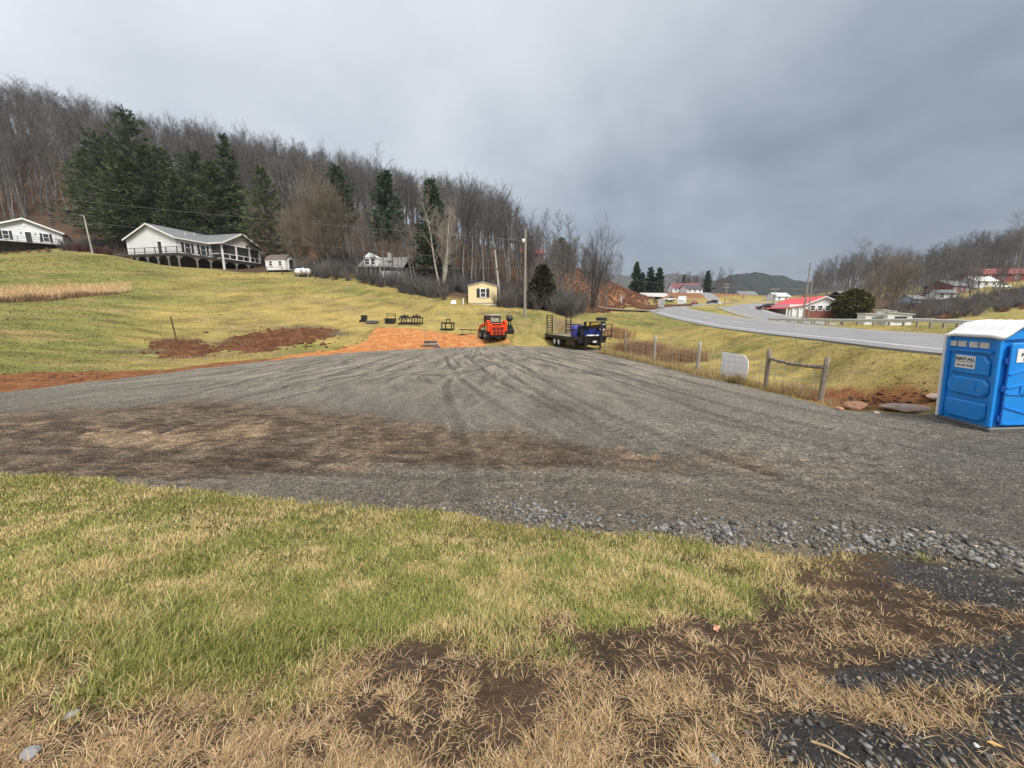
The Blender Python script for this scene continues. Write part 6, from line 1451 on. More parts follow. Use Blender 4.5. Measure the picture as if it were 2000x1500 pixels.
a3 = att('root_grapple', 803, 38.2, 'wide black root grapple with two clamp arms in the middle of the row', -.08)
q = MB()
for z, y in ((.12, -.3), (.12, .35), (.62, .4)): q.bar((-1.1, y, z), (1.1, y, z), .09)
for k in range(9): x = -1.05 + k * .2625; q.prism([(-.75, .03), (.3, .03), (.42, .65), (.33, .65), (.15, .15), (-.75, .12)], x - .025, x + .025, 'yz')
q.build('tine_frame', M_tblk, a3)
for xc in (-.62, .55):
    q = MB()
    for dx in (-.3, 0, .3): q.prism([(.38, .62), (.1, .86), (-.45, .74), (-.72, .42), (-.66, .40), (-.40, .62), (.08, .72), (.30, .52)], xc + dx - .03, xc + dx + .03, 'yz')
    q.bar((xc - .34, -.35, .70), (xc + .34, -.35, .70), .07).bar((xc - .34, .05, .80), (xc + .34, .05, .80), .07); q.build('clamp_arm', M_tblk, a3); MB().tube((xc, .35, .55), (xc, -.1, 1.0), .045, n=8).build('cylinder', M_tblk, a3)
MB().box((.02, -.35, .34), (.22, .03, .22)).build('plate', mat('tan_plate', (.42, .36, .24), .7), a3)
a4 = att('grading_bucket', 763, 38.4, 'small black bucket with a two-rail guard frame left of the root grapple', 0)
MB().prism([(-.35, .02), (.35, .02), (.40, .45), (.30, .45), (.25, .10), (-.30, .10), (-.35, .42), (-.42, .42)], -.42, .42, 'yz').box((-.44, 0, .24), (.03, .75, .44)).box((.44, 0, .24), (.03, .75, .44)).box((0, -.36, .25), (.84, .03, .42)).build('bucket', M_tblk, a4)
q = MB()
for x in (-.4, .4): q.box((x, .3, .68), (.05, .05, .55))
for z in (.74, .93): q.bar((-.44, .3, z), (.44, .3, z), .05)
q.build('guard_rail', M_tblk, a4)
a5 = att('plate_compactor', 728, 38.2, 'flat grey skid plate with low sides at the left of the row', .05)
MB().prism([(-.55, .04), (.5, .02), (.52, .22), (.0, .30), (-.55, .28)], -.3, .3, 'xz').build('plate', mat('grey_steel', (.11, .11, .12), .5, metal=.3, var=.25), a5); MB().bar((-.5, -.3, .36), (.45, -.3, .42), .03).bar((-.5, .3, .36), (.45, .3, .42), .03).build('side_rail', M_polep, a5)
a6 = att('hydraulic_breaker', 711, 38.8, 'black box-like breaker housing at the far left end of the row', 0)
MB().box((.05, 0, .42), (.46, .5, .5), bev=.03).build('housing', M_tblk, a6); MB().box((-.1, 0, .09), (.6, .4, .18)).build('foot', M_tblk, a6); MB().tube((-.2, 0, .3), (-.42, 0, .2), .06, n=8).build('tool_bit', M_polep, a6)
# ------------------------------------------------------------------ timber stack at the yard edge
b = G(840, 679, 0); rnd = random.Random(12); b.z = .03
for k, (x, y, z, L, w, h_, rz, tone, lab) in enumerate(((-.05, 0, .07, 1.5, .2, .14, -.12, 0, 'lowest reddish-brown beam of the timber stack at the yard edge'), (.05, .25, .08, 1.35, .22, .15, .15, 1, 'grey beam lying behind the lowest beam of the timber stack'), (.06, .1, .24, 1.15, .24, .17, -.06, 1, 'pale grey block in the middle of the timber stack'), (.02, .3, .25, 1.1, .2, .17, .05, 1, 'grey block at the back of the timber stack'), (.03, .12, .42, 1.0, .26, .16, .04, 2, 'uppermost dark block of the timber stack'), (.5, -.2, .05, .9, .14, .08, -.35, 0, 'thin reddish plank sticking out right of the timber stack'))):
    m = (mat('timber_red', (.13, .065, .05), .85, var=.35, scale=3, stretch=(.4, 4, 4)), mat('timber_grey', (.30, .26, .23), .85, var=.35, scale=3, stretch=(.4, 4, 4)), mat('timber_dark', (.11, .075, .055), .85, var=.35, scale=3, stretch=(.4, 4, 4)))[tone]
    o = MB().box((0, 0, 0), (L, w, h_), bev=.02).build('timber_beam', m, None, False, b + Vector((x, y, z)), (rnd.uniform(-.02, .02), rnd.uniform(-.03, .03), rz)); tag(o, lab, 'timber', 'timber stack')
for u, lab in ((832, 'thin upright rod just left of the timber stack'), (855, 'thin upright rod just right of the timber stack')):
    g = at(u, 32.6); o = MB().tube((0, 0, -.2), (0, 0, 1.35), .014, n=6).box((0, 0, 1.36), (.05, .02, .06)).build('marker_rod', M_woodg, None, False, g); tag(o, lab, 'rod', 'rods by the timber stack')

# ------------------------------------------------------------------ boulders by the toilet
def rock(seed, d, flat=1.0):
    rnd = random.Random(seed); import bmesh
    bm = bmesh.new(); bmesh.ops.create_icosphere(bm, subdivisions=2, radius=1.0); pl_ = [(Vector((rnd.gauss(0, 1), rnd.gauss(0, 1), rnd.gauss(0, .7))).normalized(), rnd.uniform(.55, .9)) for _ in range(9)]
    for v_ in bm.verts:
        for n_, k in pl_:
            t_ = v_.co.dot(n_)
            if t_ > k: v_.co -= n_ * (t_ - k) * .85
        v_.co += Vector((rnd.gauss(0, .02), rnd.gauss(0, .02), rnd.gauss(0, .02))); v_.co = Vector((v_.co.x * d[0], v_.co.y * d[1], v_.co.z * d[2]))
    me = bpy.data.meshes.new('rock'); bm.to_mesh(me); bm.free(); return me
M_rockp = mat('pinkish_stone', (.44, .335, .275), .85, var=.3, scale=4, bump=.7, bscale=12, dirt=(.25, .10, .045), dirt_amt=.7); M_rockr = mat('red_stone', (.30, .155, .095), .85, var=.35, scale=4, bump=.8, bscale=12)
for i, (u, v, d, m, rz, lab) in enumerate(((1768, 800, (.88, .30, .13), M_rockp, -.15, 'long flat pinkish stone slab left of the portable toilet'), (1672, 795, (.40, .26, .15), M_rockr, .2, 'chunky reddish rock left of the flat stone slab'), (1822, 800, (.20, .2, .10), M_rockp, .5, 'small rock between the slab and the toilet'), (1640, 797, (.16, .12, .07), M_rockr, .1, 'small red clod left of the chunky rock'), (1712, 806, (.14, .10, .06), M_rockp, .9, 'small stone in the gap before the flat slab'))):
    g = G(u, v, .04); me = rock(900 + i, d); me.materials.append(m); o = link('boulder', me, None, (g.x, g.y, h1(g.x, g.y) + d[2] * .62), (0, .03, rz)); tag(o, lab, 'rock', 'rocks beside the toilet')

# ------------------------------------------------------------------ loose stone on the yard
def stone_mesh(seed):
    """angular crushed stone: hull of a few random points"""
    import bmesh
    rnd = random.Random(seed); bm = bmesh.new()
    for sx_ in (-1, 1):
        for sy_ in (-1, 1):
            for sz_ in (-1, 1): bm.verts.new((sx_ * rnd.uniform(.35, 1.0), sy_ * rnd.uniform(.25, .8), sz_ * rnd.uniform(.15, .6)))
    h_ = bmesh.ops.convex_hull(bm, input=bm.verts); bmesh.ops.delete(bm, geom=[g for g in h_['geom_interior'] if isinstance(g, bmesh.types.BMVert)], context='VERTS')
    bmesh.ops.triangulate(bm, faces=bm.faces); bm.verts.index_update(); V = np.array([tuple(v_.co) for v_ in bm.verts]); F = np.array([[v_.index for v_ in f_.verts] for f_ in bm.faces]); bm.free(); return V, F
SV = [stone_mesh(1000 + k) for k in range(8)]
M_stone = mat_attr('crushed_stone', 'col', .75, bump=.4, bscale=50, var=.3, vscale=25)
r = np.random.default_rng(5)
def yard_points(n, u0, u1, v0, v1, dist):
    u = r.uniform(u0, u1, n); v = v0 + (v1 - v0) * r.random(n); b_ = (750 - v) / FPX; k = -CZ / (-sp + b_ * cp); x = (u - 1000) / FPX * k; y = (cp + b_ * sp) * k
    s_ = sdf(x, y, PAD); keep = dist(s_, x, y) > r.random(n); return x[keep], y[keep], s_[keep]
x1, y1, s1_ = yard_points(26000, 380, 2150, 930, 1130, lambda s_, x, y: sstep(.65, .05, s_) * sstep(-.20, .0, s_) * (.14 + .80 * sstep(.33, .62, fbm(x * 1.5, y * 1.5, 41, 3))) * sstep(-2.6, -.2, x))
x2, y2, s2_ = yard_points(22000, -60, 2150, 800, 1090, lambda s_, x, y: (s_ > .1) * .22)
x3, y3 = r.uniform(.3, 7.5, 60000), r.uniform(1.1, 4.8, 60000)
g3 = near_zones(x3, y3, H(x3, y3))[1]; k3 = (g3 > r.random(len(x3)) * 1.1) & (sdf(x3, y3, PAD) < .1) & (r.random(len(x3)) < .6); x3, y3 = x3[k3], y3[k3]
sx = np.concatenate([x1, x2, x3]); sy = np.concatenate([y1, y2, y3]); n1_, n2c, n3c = len(x1), len(x2), len(x3)
size = np.concatenate([.009 + .023 * r.random(n1_) ** 3.0, .007 + .013 * r.random(n2c) ** 2, .004 + .014 * r.random(n3c) ** 4])
size[:n1_] *= 1 + .35 * (sx[:n1_] > 0)
def pad_z(x, y, s_): return H(x, y) + .02 * sstep(-.05, .12, s_) - .12 * sstep(.02, -.3, s_) + pad_relief(x, y, s_)
psd = sdf(sx, sy, PAD); sz = np.where(psd > -.1, pad_z(sx, sy, psd + (fbm(sx * 1.8, sy * 1.8, 111, 4) - .5) * .32), H(sx, sy))
sz = np.maximum(sz, H(sx, sy) - .02)
tone = np.clip(r.normal(.155, .065, len(sx)), .04, .5); tone[r.random(len(sx)) < .03] *= 2.0
sc_ = np.stack([tone * r.uniform(1.0, 1.10, len(sx)), tone, tone * r.uniform(.86, .98, len(sx))], 1); br_ = r.random(len(sx)) < .12; sc_[br_] *= np.array([1.12, .95, .78])
sc_[n1_ + n2c:] *= .7
order = np.argsort(-size / np.hypot(sx, sy))
big = order[:300]; rest = order[300:]
def pack_stones(idx):
    var = r.integers(0, 8, len(idx)); Vs, Fs, Cs, off = [], [], [], 0
    for k in range(8):
        ii = idx[var == k]; n = len(ii); bv, bf = SV[k]; m = len(bv); a = r.uniform(0, 6.28, n); tl = r.uniform(-.6, .6, n); ca, sa, ct, st_ = np.cos(a), np.sin(a), np.cos(tl), np.sin(tl)
        B = bv[None] * size[ii][:, None, None]; X_ = B[:, :, 0]; Y_ = B[:, :, 1] * ct[:, None] - B[:, :, 2] * st_[:, None]; Z_ = B[:, :, 1] * st_[:, None] + B[:, :, 2] * ct[:, None]
        Vs.append(np.stack([X_ * ca[:, None] - Y_ * sa[:, None] + sx[ii][:, None], X_ * sa[:, None] + Y_ * ca[:, None] + sy[ii][:, None], Z_ + (sz[ii] + size[ii] * .15)[:, None]], 2).reshape(-1, 3))
        Fs.append((bf[None] + (np.arange(n) * m)[:, None, None]).reshape(-1, 3) + off); Cs.append(np.repeat(sc_[ii], m, 0)); off += n * m
    return np.concatenate(Vs), np.concatenate(Fs), np.concatenate(Cs)
V, F, Cc = pack_stones(rest); gvl = link('loose_gravel', new_mesh('loose_gravel', V, [F], [M_stone], False, {'col': Cc}), pad); gvl['kind'] = 'stuff'; gvl['label'] = 'crushed grey stone scattered over the yard'
tones = [.07, .11, .16, .23, .34]; SM = {}
for k in range(8):
    for j, tn in enumerate(tones): SM[k, j] = new_mesh('stone', SV[k][0], [SV[k][1]], [M_stone], False, {'col': np.tile(np.array([[tn * 1.02, tn, tn * .98]]), (len(SV[k][0]), 1))})
for i in big:
    j = int(np.argmin([abs(tn - tone[i]) for tn in tones])); o = link('stone', SM[int(r.integers(8)), j], pad, (sx[i], sy[i], sz[i] + size[i] * .25), (r.uniform(-.4, .4), r.uniform(-.4, .4), r.uniform(0, 6.28))); o.scale = (size[i],) * 3

# ------------------------------------------------------------------ grass
M_blade = mat_attr('grass_blade', 'col', .7, trans=.25)
def blades(x, y, z, h, w, az, lean, colr, curl=.5):
    n = len(x); dx, dy = np.cos(az), np.sin(az); px, py = -dy, dx; V = np.empty((n, 5, 3)); m = .55
    hz = h * np.cos(lean); hl = h * np.sin(lean); mh, ml = hz * m, hl * m * (1 - curl * .5)
    for i, s_ in ((0, -1), (1, 1)):
        V[:, i, 0] = x + px * w * .5 * s_; V[:, i, 1] = y + py * w * .5 * s_; V[:, i, 2] = z - .01
        V[:, 2 + i, 0] = x + px * w * .42 * s_ + dx * ml; V[:, 2 + i, 1] = y + py * w * .42 * s_ + dy * ml; V[:, 2 + i, 2] = z + mh
    V[:, 4, 0] = x + dx * hl; V[:, 4, 1] = y + dy * hl; V[:, 4, 2] = z + hz * (1 - curl * .18)
    b_ = (np.arange(n) * 5)[:, None]; q = np.concatenate([b_, b_ + 1, b_ + 3, b_ + 2], 1); t_ = np.concatenate([b_ + 2, b_ + 3, b_ + 4], 1)
    return V.reshape(-1, 3), q, t_, np.repeat(colr, 5, 0)
def grass_object(name, parts, label, m=M_blade):
    Vs, Qs, Ts, Cs = [], [], [], []; k = 0
    for V, q, t_, c in parts: Vs.append(V); Qs.append(q + k); Ts.append(t_ + k); Cs.append(c); k += len(V)
    o = link(name, new_mesh(name, np.concatenate(Vs), [np.concatenate(Qs), np.concatenate(Ts)], [m], False, {'col': np.concatenate(Cs)})); return tag(o, label, 'grass', None, 'stuff')
def pick(n, cols, wts):
    k = r.choice(len(cols), n, p=np.array(wts) / sum(wts)); return np.array(cols)[k] * r.uniform(.8, 1.2, (n, 1))
G_GREEN = [(.26, .275, .062), (.365, .355, .108), (.165, .20, .052), (.44, .41, .15), (.115, .150, .042)]; G_STRAW = [(.60, .475, .22), (.50, .385, .175), (.70, .575, .32), (.39, .28, .13)]
def blades1(x, y, z, h, w, az, lean, colr):
    """far blades: one tapering face each"""
    n = len(x); dx, dy = np.cos(az), np.sin(az); px, py = -dy, dx; V = np.empty((n, 3, 3)); hl = h * np.sin(lean)
    for i, s_ in ((0, -1), (1, 1)): V[:, i, 0] = x + px * w * .5 * s_; V[:, i, 1] = y + py * w * .5 * s_; V[:, i, 2] = z - .004
    V[:, 2, 0] = x + dx * hl; V[:, 2, 1] = y + dy * hl; V[:, 2, 2] = z + h * np.cos(lean)
    return V.reshape(-1, 3), np.zeros((0, 4), int), (np.arange(n) * 3)[:, None] + np.array([[0, 1, 2]]), np.repeat(colr, 3, 0)
# lawn between the camera and the yard
def fore_points(n, pw, v1=1640):
    u = r.uniform(-120, 2120, n); v = 915 + (v1 - 915) * r.random(n) ** pw; x = np.zeros(n); y = np.zeros(n); z = np.full(n, .4)
    b_ = (750 - v) / FPX; zz = -sp + b_ * cp; f_ = cp + b_ * sp; a_ = (u - 1000) / FPX
    for _ in range(7): k = (z - CZ) / zz; x, y = a_ * k, f_ * k; z = .5 * z + .5 * H(x, y, False)
    return x, y, H(x, y, False)
X_, Y_, Z_ = [np.concatenate(q) for q in zip(fore_points(230000, .75), fore_points(220000, .38))]
lw, gr, so, uu, vv = near_zones(X_, Y_, Z_); psd = sdf(X_, Y_, PAD) + (fbm(X_ * 1.8, Y_ * 1.8, 111, 4) - .5) * .32
ok = (psd < .03)
pt = fbm(X_ * 2.0, Y_ * 2.0, 201, 4); pt2 = fbm(X_ * 3.5, Y_ * 3.5, 207, 3)
dens_l = lw * (1 - .75 * so) * sstep(.02, -.10, psd) * (.35 + .65 * sstep(.32, .52, fbm(X_ * 6, Y_ * 6, 209, 3)))
kl = ok & (r.random(len(X_)) < dens_l * .85)
x, y, z = X_[kl], Y_[kl], Z_[kl]; n = len(x); d_ = np.hypot(x, y)
straw_p = np.clip(.29 + 1.7 * (pt[kl] - .47) + 1.4 * (pt2[kl] - .5) + .30 * blob(uu[kl], vv[kl], 330, 1065, 90, 22) + .25 * blob(uu[kl], vv[kl], 560, 1000, 200, 30) + .25 * sstep(1100, 1500, uu[kl]) - .16 * sstep(350, 60, uu[kl]) - .18 * blob(uu[kl], vv[kl], 480, 1260, 260, 70), .05, .95)
isst = r.random(n) < straw_p; cl = np.where(isst[:, None], pick(n, G_STRAW, (4, 3, 3, 2)), pick(n, G_GREEN, (4, 4, 4, 3, 3)))
lenf = .7 + .7 * sstep(.35, .65, fbm(x * .9, y * .9, 211, 3)) + .5 * blob(uu[kl], vv[kl], 520, 1270, 260, 70)
az = r.normal(.6, 1.0, n) + 2.5 * (fbm(x * .8, y * .8, 217, 2) - .5); az = np.where(r.random(n) < .35, r.uniform(0, 6.28, n), az)
lawn = blades(x, y, z, r.uniform(.035, .095, n) * lenf, r.uniform(.0022, .0042, n) * (.8 + .16 * d_), az, np.clip(r.normal(.85, .35, n), .05, 1.45), cl)
# dead straw lying on the near soil
kd = ok & (r.random(len(X_)) < (1 - lw) * (1 - .93 * gr) * (1 - .75 * so) * (.12 + .88 * sstep(.42, .62, pt2)) * .36 * sstep(.02, -.06, psd))
x, y, z = X_[kd], Y_[kd], Z_[kd]; n = len(x); d_ = np.hypot(x, y)
cl = pick(n, [(.50, .345, .185), (.38, .25, .125), (.62, .47, .285), (.22, .14, .08), (.14, .095, .06), (.24, .25, .08)], (4, 4, 3, 2.5, 2, .5))
dead = blades(x, y, z + .004, r.uniform(.03, .10, n), r.uniform(.0016, .0036, n) * (.8 + .14 * d_), r.uniform(0, 6.28, n), np.clip(r.normal(1.48, .08, n), 1.0, 1.56), cl, .2)
# tufts of dead grass
tu = []
cx, cy, cz2 = fore_points(620, .6); l2, g2, s2, u2, v2 = near_zones(cx, cy, cz2); kk = (l2 < .5) & (g2 < .35 + .2 * r.random(620)) & (sdf(cx, cy, PAD) < -.05); cx, cy, cz2 = cx[kk], cy[kk], cz2[kk]
for k in range(len(cx)):
    m_ = int(r.integers(10, 34)); a = r.uniform(0, 6.28, m_); rr = r.random(m_) * .03; xx, yy = cx[k] + np.cos(a) * rr, cy[k] + np.sin(a) * rr
    tu.append(blades(xx, yy, np.full(m_, cz2[k]), r.uniform(.04, .10, m_), r.uniform(.002, .0036, m_), a + r.normal(0, .4, m_), np.clip(r.normal(1.36, .15, m_), .5, 1.53), pick(m_, [(.54, .385, .21), (.46, .31, .155), (.62, .475, .30)], (3, 3, 2)), .3))
# thick green tufts in the lawn
cx, cy, cz2 = fore_points(420, .8); l2, g2, s2, u2, v2 = near_zones(cx, cy, cz2); kk = (l2 > .35) & (sdf(cx, cy, PAD) < -.1) & (fbm(cx * 1.1, cy * 1.1, 201, 4) < .52); cx, cy, cz2 = cx[kk], cy[kk], cz2[kk]
for k in range(len(cx)):
    m_ = int(r.integers(14, 40)); a = r.uniform(0, 6.28, m_); rr = r.random(m_) * .07; xx, yy = cx[k] + np.cos(a) * rr, cy[k] + np.sin(a) * rr
    tu.append(blades(xx, yy, np.full(m_, cz2[k]), r.uniform(.07, .14, m_), r.uniform(.0035, .006, m_), a + r.normal(.3, .7, m_), np.clip(r.normal(.75, .35, m_), .1, 1.4), pick(m_, G_GREEN + [(.26, .30, .14)], (3, 4, 3, 2, 2, 3)), .6))
# the far part of the lawn up to the yard, where single blades are a pixel or less
X2, Y2, Z2 = fore_points(330000, .95, 1230); lw2, gr2, so2, uu2, vv2 = near_zones(X2, Y2, Z2); ps2 = sdf(X2, Y2, PAD) + (fbm(X2 * 1.8, Y2 * 1.8, 111, 4) - .5) * .32
k2_ = (r.random(len(X2)) < lw2 * (1 - .8 * so2) * sstep(.12, -.05, ps2) * (.45 + .55 * sstep(.32, .5, fbm(X2 * 6, Y2 * 6, 209, 3)))); x, y, z = X2[k2_], Y2[k2_], Z2[k2_]; n = len(x); d_ = np.hypot(x, y)
sp2 = np.clip(.30 + 1.7 * (fbm(x * 2.0, y * 2.0, 201, 4) - .47) + 2.0 * (fbm(x * 3.5, y * 3.5, 207, 3) - .5) + .4 * blob(uu2[k2_], vv2[k2_], 330, 1065, 90, 22) + .3 * blob(uu2[k2_], vv2[k2_], 560, 1000, 200, 30) + .2 * sstep(1100, 1500, uu2[k2_]), .05, .95)
cl = np.where((r.random(n) < sp2)[:, None], pick(n, G_STRAW, (4, 3, 3, 2)), pick(n, G_GREEN, (4, 4, 4, 3, 3)))
lawn2 = blades1(x, y, z, r.uniform(.025, .065, n), r.uniform(.004, .008, n) * (.6 + .12 * d_), r.uniform(0, 6.28, n), np.clip(r.normal(.95, .3, n), .1, 1.45), cl)
eu = r.uniform(-100, 1640, 9000); ev = np.interp(eu, [p[0] for p in PADPX[:15]], [p[1] for p in PADPX[:15]]) + r.normal(4, 5, len(eu)); eg = np.array([tuple(G(a_, b_))[:2] for a_, b_ in zip(eu, ev)]); kk = fbm(eg[:, 0] * 2.5, eg[:, 1] * 2.5, 221, 3) > .44; eg = eg[kk]; n = len(eg)
edge = blades(eg[:, 0], eg[:, 1], np.maximum(H(eg[:, 0], eg[:, 1], False), .0), r.uniform(.04, .10, n), r.uniform(.004, .008, n), r.uniform(0, 6.28, n), np.clip(r.normal(.8, .35, n), .1, 1.4), np.where((r.random(n) < .4)[:, None], pick(n, G_STRAW, (4, 3, 3, 2)), pick(n, G_GREEN, (4, 4, 3, 2, 2))))
grass_object('lawn_grass', [lawn, dead, lawn2, edge] + tu, 'short green and straw-coloured lawn in the foreground')

# pasture tufts behind the yard and on the verge
def field_points(n, u0, u1, ylo, yhi, pw=1.6):
    u = r.uniform(u0, u1, n); y = ylo + (yhi - ylo) * r.random(n) ** pw; x = (u - 1000) / FPX * y * 1.0; return x, y
fx, fy = field_points(90000, -150, 1240, 11, 62); fx2, fy2 = field_points(45000, 1180, 2050, 9, 60, 1.4)
fx = np.concatenate([fx, fx2]); fy = np.concatenate([fy, fy2]); ps = sdf(fx, fy, PAD); zr = H(fx, fy)
_, dr1 = road_blend(fx, fy, zr, MID1, W1 / 2, 3.0); _, dr2 = road_blend(fx, fy, zr, MID2, W2 / 2, 3.0)
u_, v_ = proj(fx, fy, zr); wlim = np.interp(u_, [p[0] for p in WOOD_LINE], [p[1] for p in WOOD_LINE])
clayd = np.minimum.reduce([np.where(inside(fx, fy, ORANGE), 0, 1)])
k = (ps < -.25) & (dr1 > W1 / 2 + .4) & (dr2 > W2 / 2 + .4) & (fy < wlim - .5) & (clayd > 0) & (fy > 8)
rd = (blob(u_, v_, 1760, 785, 190, 30) + .7 * blob(u_, v_, 1560, 775, 80, 18)); k &= ~((rd + (fbm(fx * 1.2, fy * 1.2, 83, 4) - .5) * 1.1 > .5) & (fy < 22) & (u_ > 1450) & (r.random(len(fx)) < .75))
for hx, hy in HOUSES[:2]: k &= np.hypot(fx - hx, fy - hy) > 5
x, y, z = fx[k], fy[k], zr[k]; n = len(x); d_ = np.hypot(x, y)
cl = field_color(x, y, u_[k], v_[k]) * r.uniform(1.0, 1.4, (n, 1))
fld = blades1(x, y, z, r.uniform(.05, .11, n) * (.8 + .010 * d_), .008 + .0018 * d_ * r.uniform(.6, 1.2, n), r.uniform(0, 6.28, n), np.clip(r.normal(1.15, .2, n), .4, 1.5), cl)
grass_object('pasture_grass', [fld], 'short yellow-green pasture grass behind the yard and along the verge')
# tall dry grass along the fence
tall = []
LN = [G(1170, 690), G(1190, 694), G(1280, 714), G(1360, 735), G(1450, 752), G(1500, 764), G(1580, 782)]
for a, c in zip(LN, LN[1:]):
    L = (c - a).length; m_ = int(L * 420); f = r.random(m_); off = np.abs(r.normal(0, .45, m_)) - .12; dv = (c - a).normalized(); nx_, ny_ = dv.y, -dv.x
    if nx_ < 0: nx_, ny_ = -nx_, -ny_
    xx = a.x + (c.x - a.x) * f + nx_ * off; yy = a.y + (c.y - a.y) * f + ny_ * off; hh = r.uniform(.18, .55, m_) * (.55 + .9 * fbm(xx * .9, yy * .9, 301, 2))
    if a.y < 16: hh *= .6
    tall.append(blades(xx, yy, H(xx, yy), hh, r.uniform(.006, .012, m_) * (.6 + .03 * yy), r.uniform(0, 6.28, m_), np.clip(r.normal(.35, .28, m_), 0, 1.2), pick(m_, [(.52, .39, .20), (.42, .30, .14), (.28, .21, .09), (.22, .21, .075)], (4, 3, 2, 1.5)), .6))
def patch(n, cu, cv, ru, rv, hmin, hmax, cols, w, wts, lo=9, hi_=60, zoff=0):
    out_u = cu + ru * r.normal(0, .45, n); g = [ground(cu + du, cv, lo, hi_) for du in (-ru, 0, ru)]; 
    y0, y1, y2 = g[0].y, g[1].y, g[2].y; yc = np.interp(out_u, [cu - ru, cu, cu + ru], [y0, y1, y2]); dy = rv
    yy = yc + dy * r.normal(0, .45, n); xx = (out_u - 1000) / FPX * yc * 1.0; zz = H(xx, yy); pp = sdf(xx, yy, PAD) < -.05; xx, yy, zz = xx[pp], yy[pp], zz[pp]; m_ = len(xx)
    return blades(xx, yy, zz + zoff, r.uniform(hmin, hmax, m_), w * r.uniform(.6, 1.3, m_), r.uniform(0, 6.28, m_), np.clip(r.normal(.35, .3, m_), 0, 1.3), pick(m_, cols, wts), .5)
RUS = [(.30, .155, .085), (.36, .20, .11), (.22, .115, .07), (.44, .30, .16)]; DRY = [(.55, .40, .22), (.46, .32, .16), (.36, .24, .12)]; GRY = [(.26, .24, .16), (.34, .30, .21), (.17, .18, .09)]
for a in ((5200, 1250, 690, 55, 1.6, .45, 1.05, RUS, .016, (3, 3, 2, 2)), (3000, 1330, 704, 50, 1.2, .4, .9, RUS + DRY, .014, (2, 2, 2, 2, 1, 1, 1)), (1800, 1100, 640, 36, 3.5, .3, .85, [(.42, .33, .22), (.36, .27, .17), (.48, .38, .26)], .02, (1, 1, 1), 20, 50), (2600, 1205, 655, 25, 2.5, .4, .9, RUS + DRY, .02, (2, 2, 1, 2, 1, 1, 1), 20, 50),
          (1100, 1435, 748, 34, .3, .2, .42, [(.30, .23, .10), (.22, .20, .08), (.42, .32, .16)], .008, (2, 2, 2)), (900, 1560, 768, 70, .5, .25, .6, DRY + [(.2, .18, .08)], .006, (2, 2, 1, 1)), (700, 1655, 790, 60, .5, .08, .2, DRY, .006, (2, 2, 1))): tall.append(patch(*a))
grass_object('tall_dry_grass', tall, 'tall russet and straw-coloured weeds along the verge fence')
# strip of tall dry grass on the left pasture
sxx = r.uniform(-150, 285, 16000); bv = np.interp(sxx, [-150, 0, 120, 200, 285], [600, 597, 594, 588, 578]); tv = np.interp(sxx, [-150, 0, 120, 200, 285], [545, 553, 560, 565, 572])
yb = np.array([ground(u, np.interp(u, [-150, 0, 120, 200, 285], [600, 597, 594, 588, 578]), 15, 60).y for u in np.linspace(-150, 285, 12)]); yb = np.interp(sxx, np.linspace(-150, 285, 12), yb)
fr_ = r.random(len(sxx)); yy = yb + .3 + fr_ * 4.2; xx = (sxx - 1000) / FPX * yy * 1.01; ht = np.clip((bv - tv) / 760 * yy * .55, .25, 1.2) * r.uniform(.4, 1.1, len(sxx)) * (.45 + 1.0 * fbm(xx * .7, yy * .7, 331, 3))
cl = np.where((fr_ < .14)[:, None], pick(len(sxx), [(.26, .165, .11), (.32, .21, .13), (.20, .13, .09)], (2, 2, 1)), pick(len(sxx), [(.72, .53, .30), (.62, .44, .23), (.78, .60, .38)], (3, 3, 2)))
grass_object('dry_grass_strip', [blades(xx, yy, H(xx, yy), ht, r.uniform(.02, .04, len(xx)), r.uniform(0, 6.28, len(xx)), np.clip(r.normal(.3, .25, len(xx)), 0, 1.1), cl, .7)], 'band of tall straw-coloured grass across the left pasture')
# dead weeds round the earth mounds
wd = [patch(*a) for a in ((1500, 270, 690, 90, 1.0, .1, .32, GRY + DRY, .014, (3, 3, 2, 1, 1, 1), 12, 40), (1300, 450, 672, 70, 1.3, .12, .35, GRY + DRY, .014, (3, 3, 2, 1, 1, 1), 12, 40), (1500, 590, 642, 80, .9, .12, .4, GRY + DRY, .016, (3, 3, 2, 1, 1, 1), 12, 45), (1200, 430, 698, 120, .8, .08, .25, DRY + GRY, .012, (2, 2, 1, 2, 2, 1), 12, 40), (600, 660, 655, 30, 1.2, .15, .4, GRY, .016, (1, 1, 1), 12, 45), (700, 350, 672, 60, 1.0, .15, .5, [(.2, .12, .07), (.3, .2, .12)], .012, (1, 1), 12, 40, .15))]
grass_object('dead_weeds', wd, 'greyish dead weeds around the red earth mounds')

# clods of red earth
def clods(n, cu, cv, ru, rv, smax):
    c0, cl_, cr_, cn, cf = (ground(a_, b_, 9, 45) for a_, b_ in ((cu, cv), (cu - ru, cv), (cu + ru, cv), (cu, cv + rv), (cu, cv - rv)))
    f, g = r.normal(0, .5, n), r.normal(0, .5, n); ex, ey = (cr_ - cl_) / 2, (cf - cn) / 2
    x = c0.x + ex.x * f + ey.x * g; y = c0.y + ex.y * f + ey.y * g; return np.stack([x, y, H(x, y)], 1), smax * (.3 + .7 * r.random(n) ** 3)
cp_ = [clods(130, 350, 683, 70, 16, .22), clods(180, 560, 662, 95, 20, .24), clods(70, 120, 738, 120, 10, .12), clods(90, 1720, 788, 110, 12, .09), clods(110, 850, 664, 110, 10, .15)]
size = np.concatenate([q[1] for q in cp_]); cc_ = np.concatenate([q[0] for q in cp_]); sx, sy, sz = cc_[:, 0], cc_[:, 1], cc_[:, 2] + .02; tn = r.uniform(.6, 1.3, (len(sx), 1))
sc_ = np.array([.13, .060, .032]) * tn; sc_[-110:] = np.array([.50, .22, .08]) * tn[-110:]
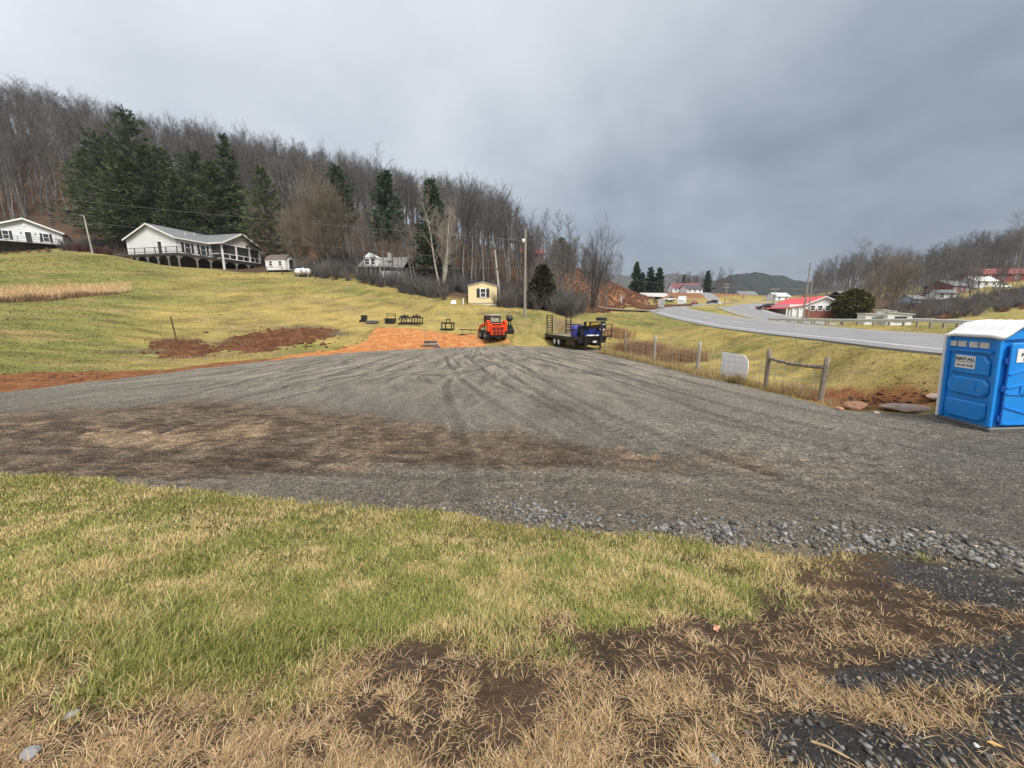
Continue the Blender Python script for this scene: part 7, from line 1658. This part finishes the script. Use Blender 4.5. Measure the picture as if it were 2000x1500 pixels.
V, F, Cc = pack_stones(np.arange(len(sx))); o = link('earth_clods', new_mesh('earth_clods', V, [F], [M_stone], False, {'col': Cc})); tag(o, 'lumps of red and orange earth scattered on the scraped ground', 'earth', None, 'stuff')
# ------------------------------------------------------------------ litter on the ground
def lie(name, u, v, mb, m, label, cat, rz=0.0, dz=.01):
    g = ground(u, v, .9, 20); return tag(mb.build(name, m, None, False, (g.x, g.y, g.z + dz), (0, 0, rz)), label, cat)
M_stick = mat('dead_stick', (.34, .235, .13), .85, var=.3, scale=20); M_leaf = mat('dead_leaf', (.50, .30, .10), .7, var=.2, scale=30); M_leafp = mat('dead_leaf_pink', (.50, .26, .17), .7, var=.2, scale=30)
lie('stick', 1615, 1475, MB().path([(-.05, .03, .01), (0, .005, .015), (.06, -.035, .008)], [.0055, .006, .004], 6), M_stick, 'short thick twig lying on the dark gravel at the bottom right', 'stick')
lie('fallen_leaf', 1942, 1465, MB().add([(-.028, 0, 0), (-.008, .009, .006), (.03, .002, .002), (-.006, -.010, .004), (-.028, 0, -.0015), (-.008, .009, .0045), (.03, .002, .0005), (-.006, -.010, .0025)], [(0, 3, 2, 1), (4, 5, 6, 7), (0, 1, 5, 4), (1, 2, 6, 5), (2, 3, 7, 6), (3, 0, 4, 7)]), M_leaf, 'yellow-brown leaf on the gravel in the bottom right corner', 'leaf', -.5, .02)
lf = MB(); pr = [(math.cos(a) * q_, math.sin(a) * q_, .008 * math.sin(3 * a)) for a, q_ in zip(np.linspace(0, 6.28, 13)[:-1], (.045, .018, .042, .018, .04, .016, .03, .016, .04, .018, .042, .018))]
lf.add(pr + [(p[0], p[1], p[2] - .0015) for p in pr], [tuple(range(12)), tuple(range(23, 11, -1))] + [(i, 12 + i, 12 + (i + 1) % 12, (i + 1) % 12) for i in range(12)])
lie('fallen_leaf', 1398, 1232, lf, M_leafp, 'pinkish-brown lobed leaf on the dead grass', 'leaf', .4, .02)
for i, (u, v, s_, lab) in enumerate(((1905, 1457, .016, 'white pebble beside the bottom right leaf'), (1950, 1118, .028, 'pale flat stone on the dark gravel at the right edge'), (1845, 1112, .026, 'pale grey stone where the dead grass meets the gravel'), (60, 1480, .05, 'grey stone half buried at the bottom left corner'), (145, 1400, .035, 'grey stone among the thin grass at the bottom left'), (1395, 1490, .03, 'grey stone at the bottom edge right of centre'), (1520, 1440, .008, 'tiny white chip on the bottom gravel'))):
    g = ground(u, v, .9, 12); me = rock(950 + i, (s_, s_ * .7, s_ * .45)); me.materials.append(mat('pale_stone', (.52, .52, .52), .7, var=.15, scale=20) if i not in (3, 4, 5) else mat('mid_stone', (.24, .24, .25), .8, var=.2, scale=14, bump=.4, bscale=40)); o = link('pebble', me, None, (g.x, g.y, g.z + s_ * .15), (0, 0, i)); tag(o, lab, 'stone')

# ------------------------------------------------------------------ damp air down the valley
q = MB().box((0, 900, 105), (5000, 4000, 330 - 40))
m, nt, bs, out = nodes('haze'); nt.nodes.remove(bs)
pv = nnode(nt, 'ShaderNodeVolumePrincipled'); pv.inputs['Color'].default_value = (.78, .86, 1.0, 1); pv.inputs['Density'].default_value = 0.00016; pv.inputs['Anisotropy'].default_value = 0.0
nt.links.new(pv.outputs[0], out.inputs['Volume'])
hz = q.build('haze', m); tag(hz, 'thin damp haze filling the valley air', 'haze', None, 'stuff')
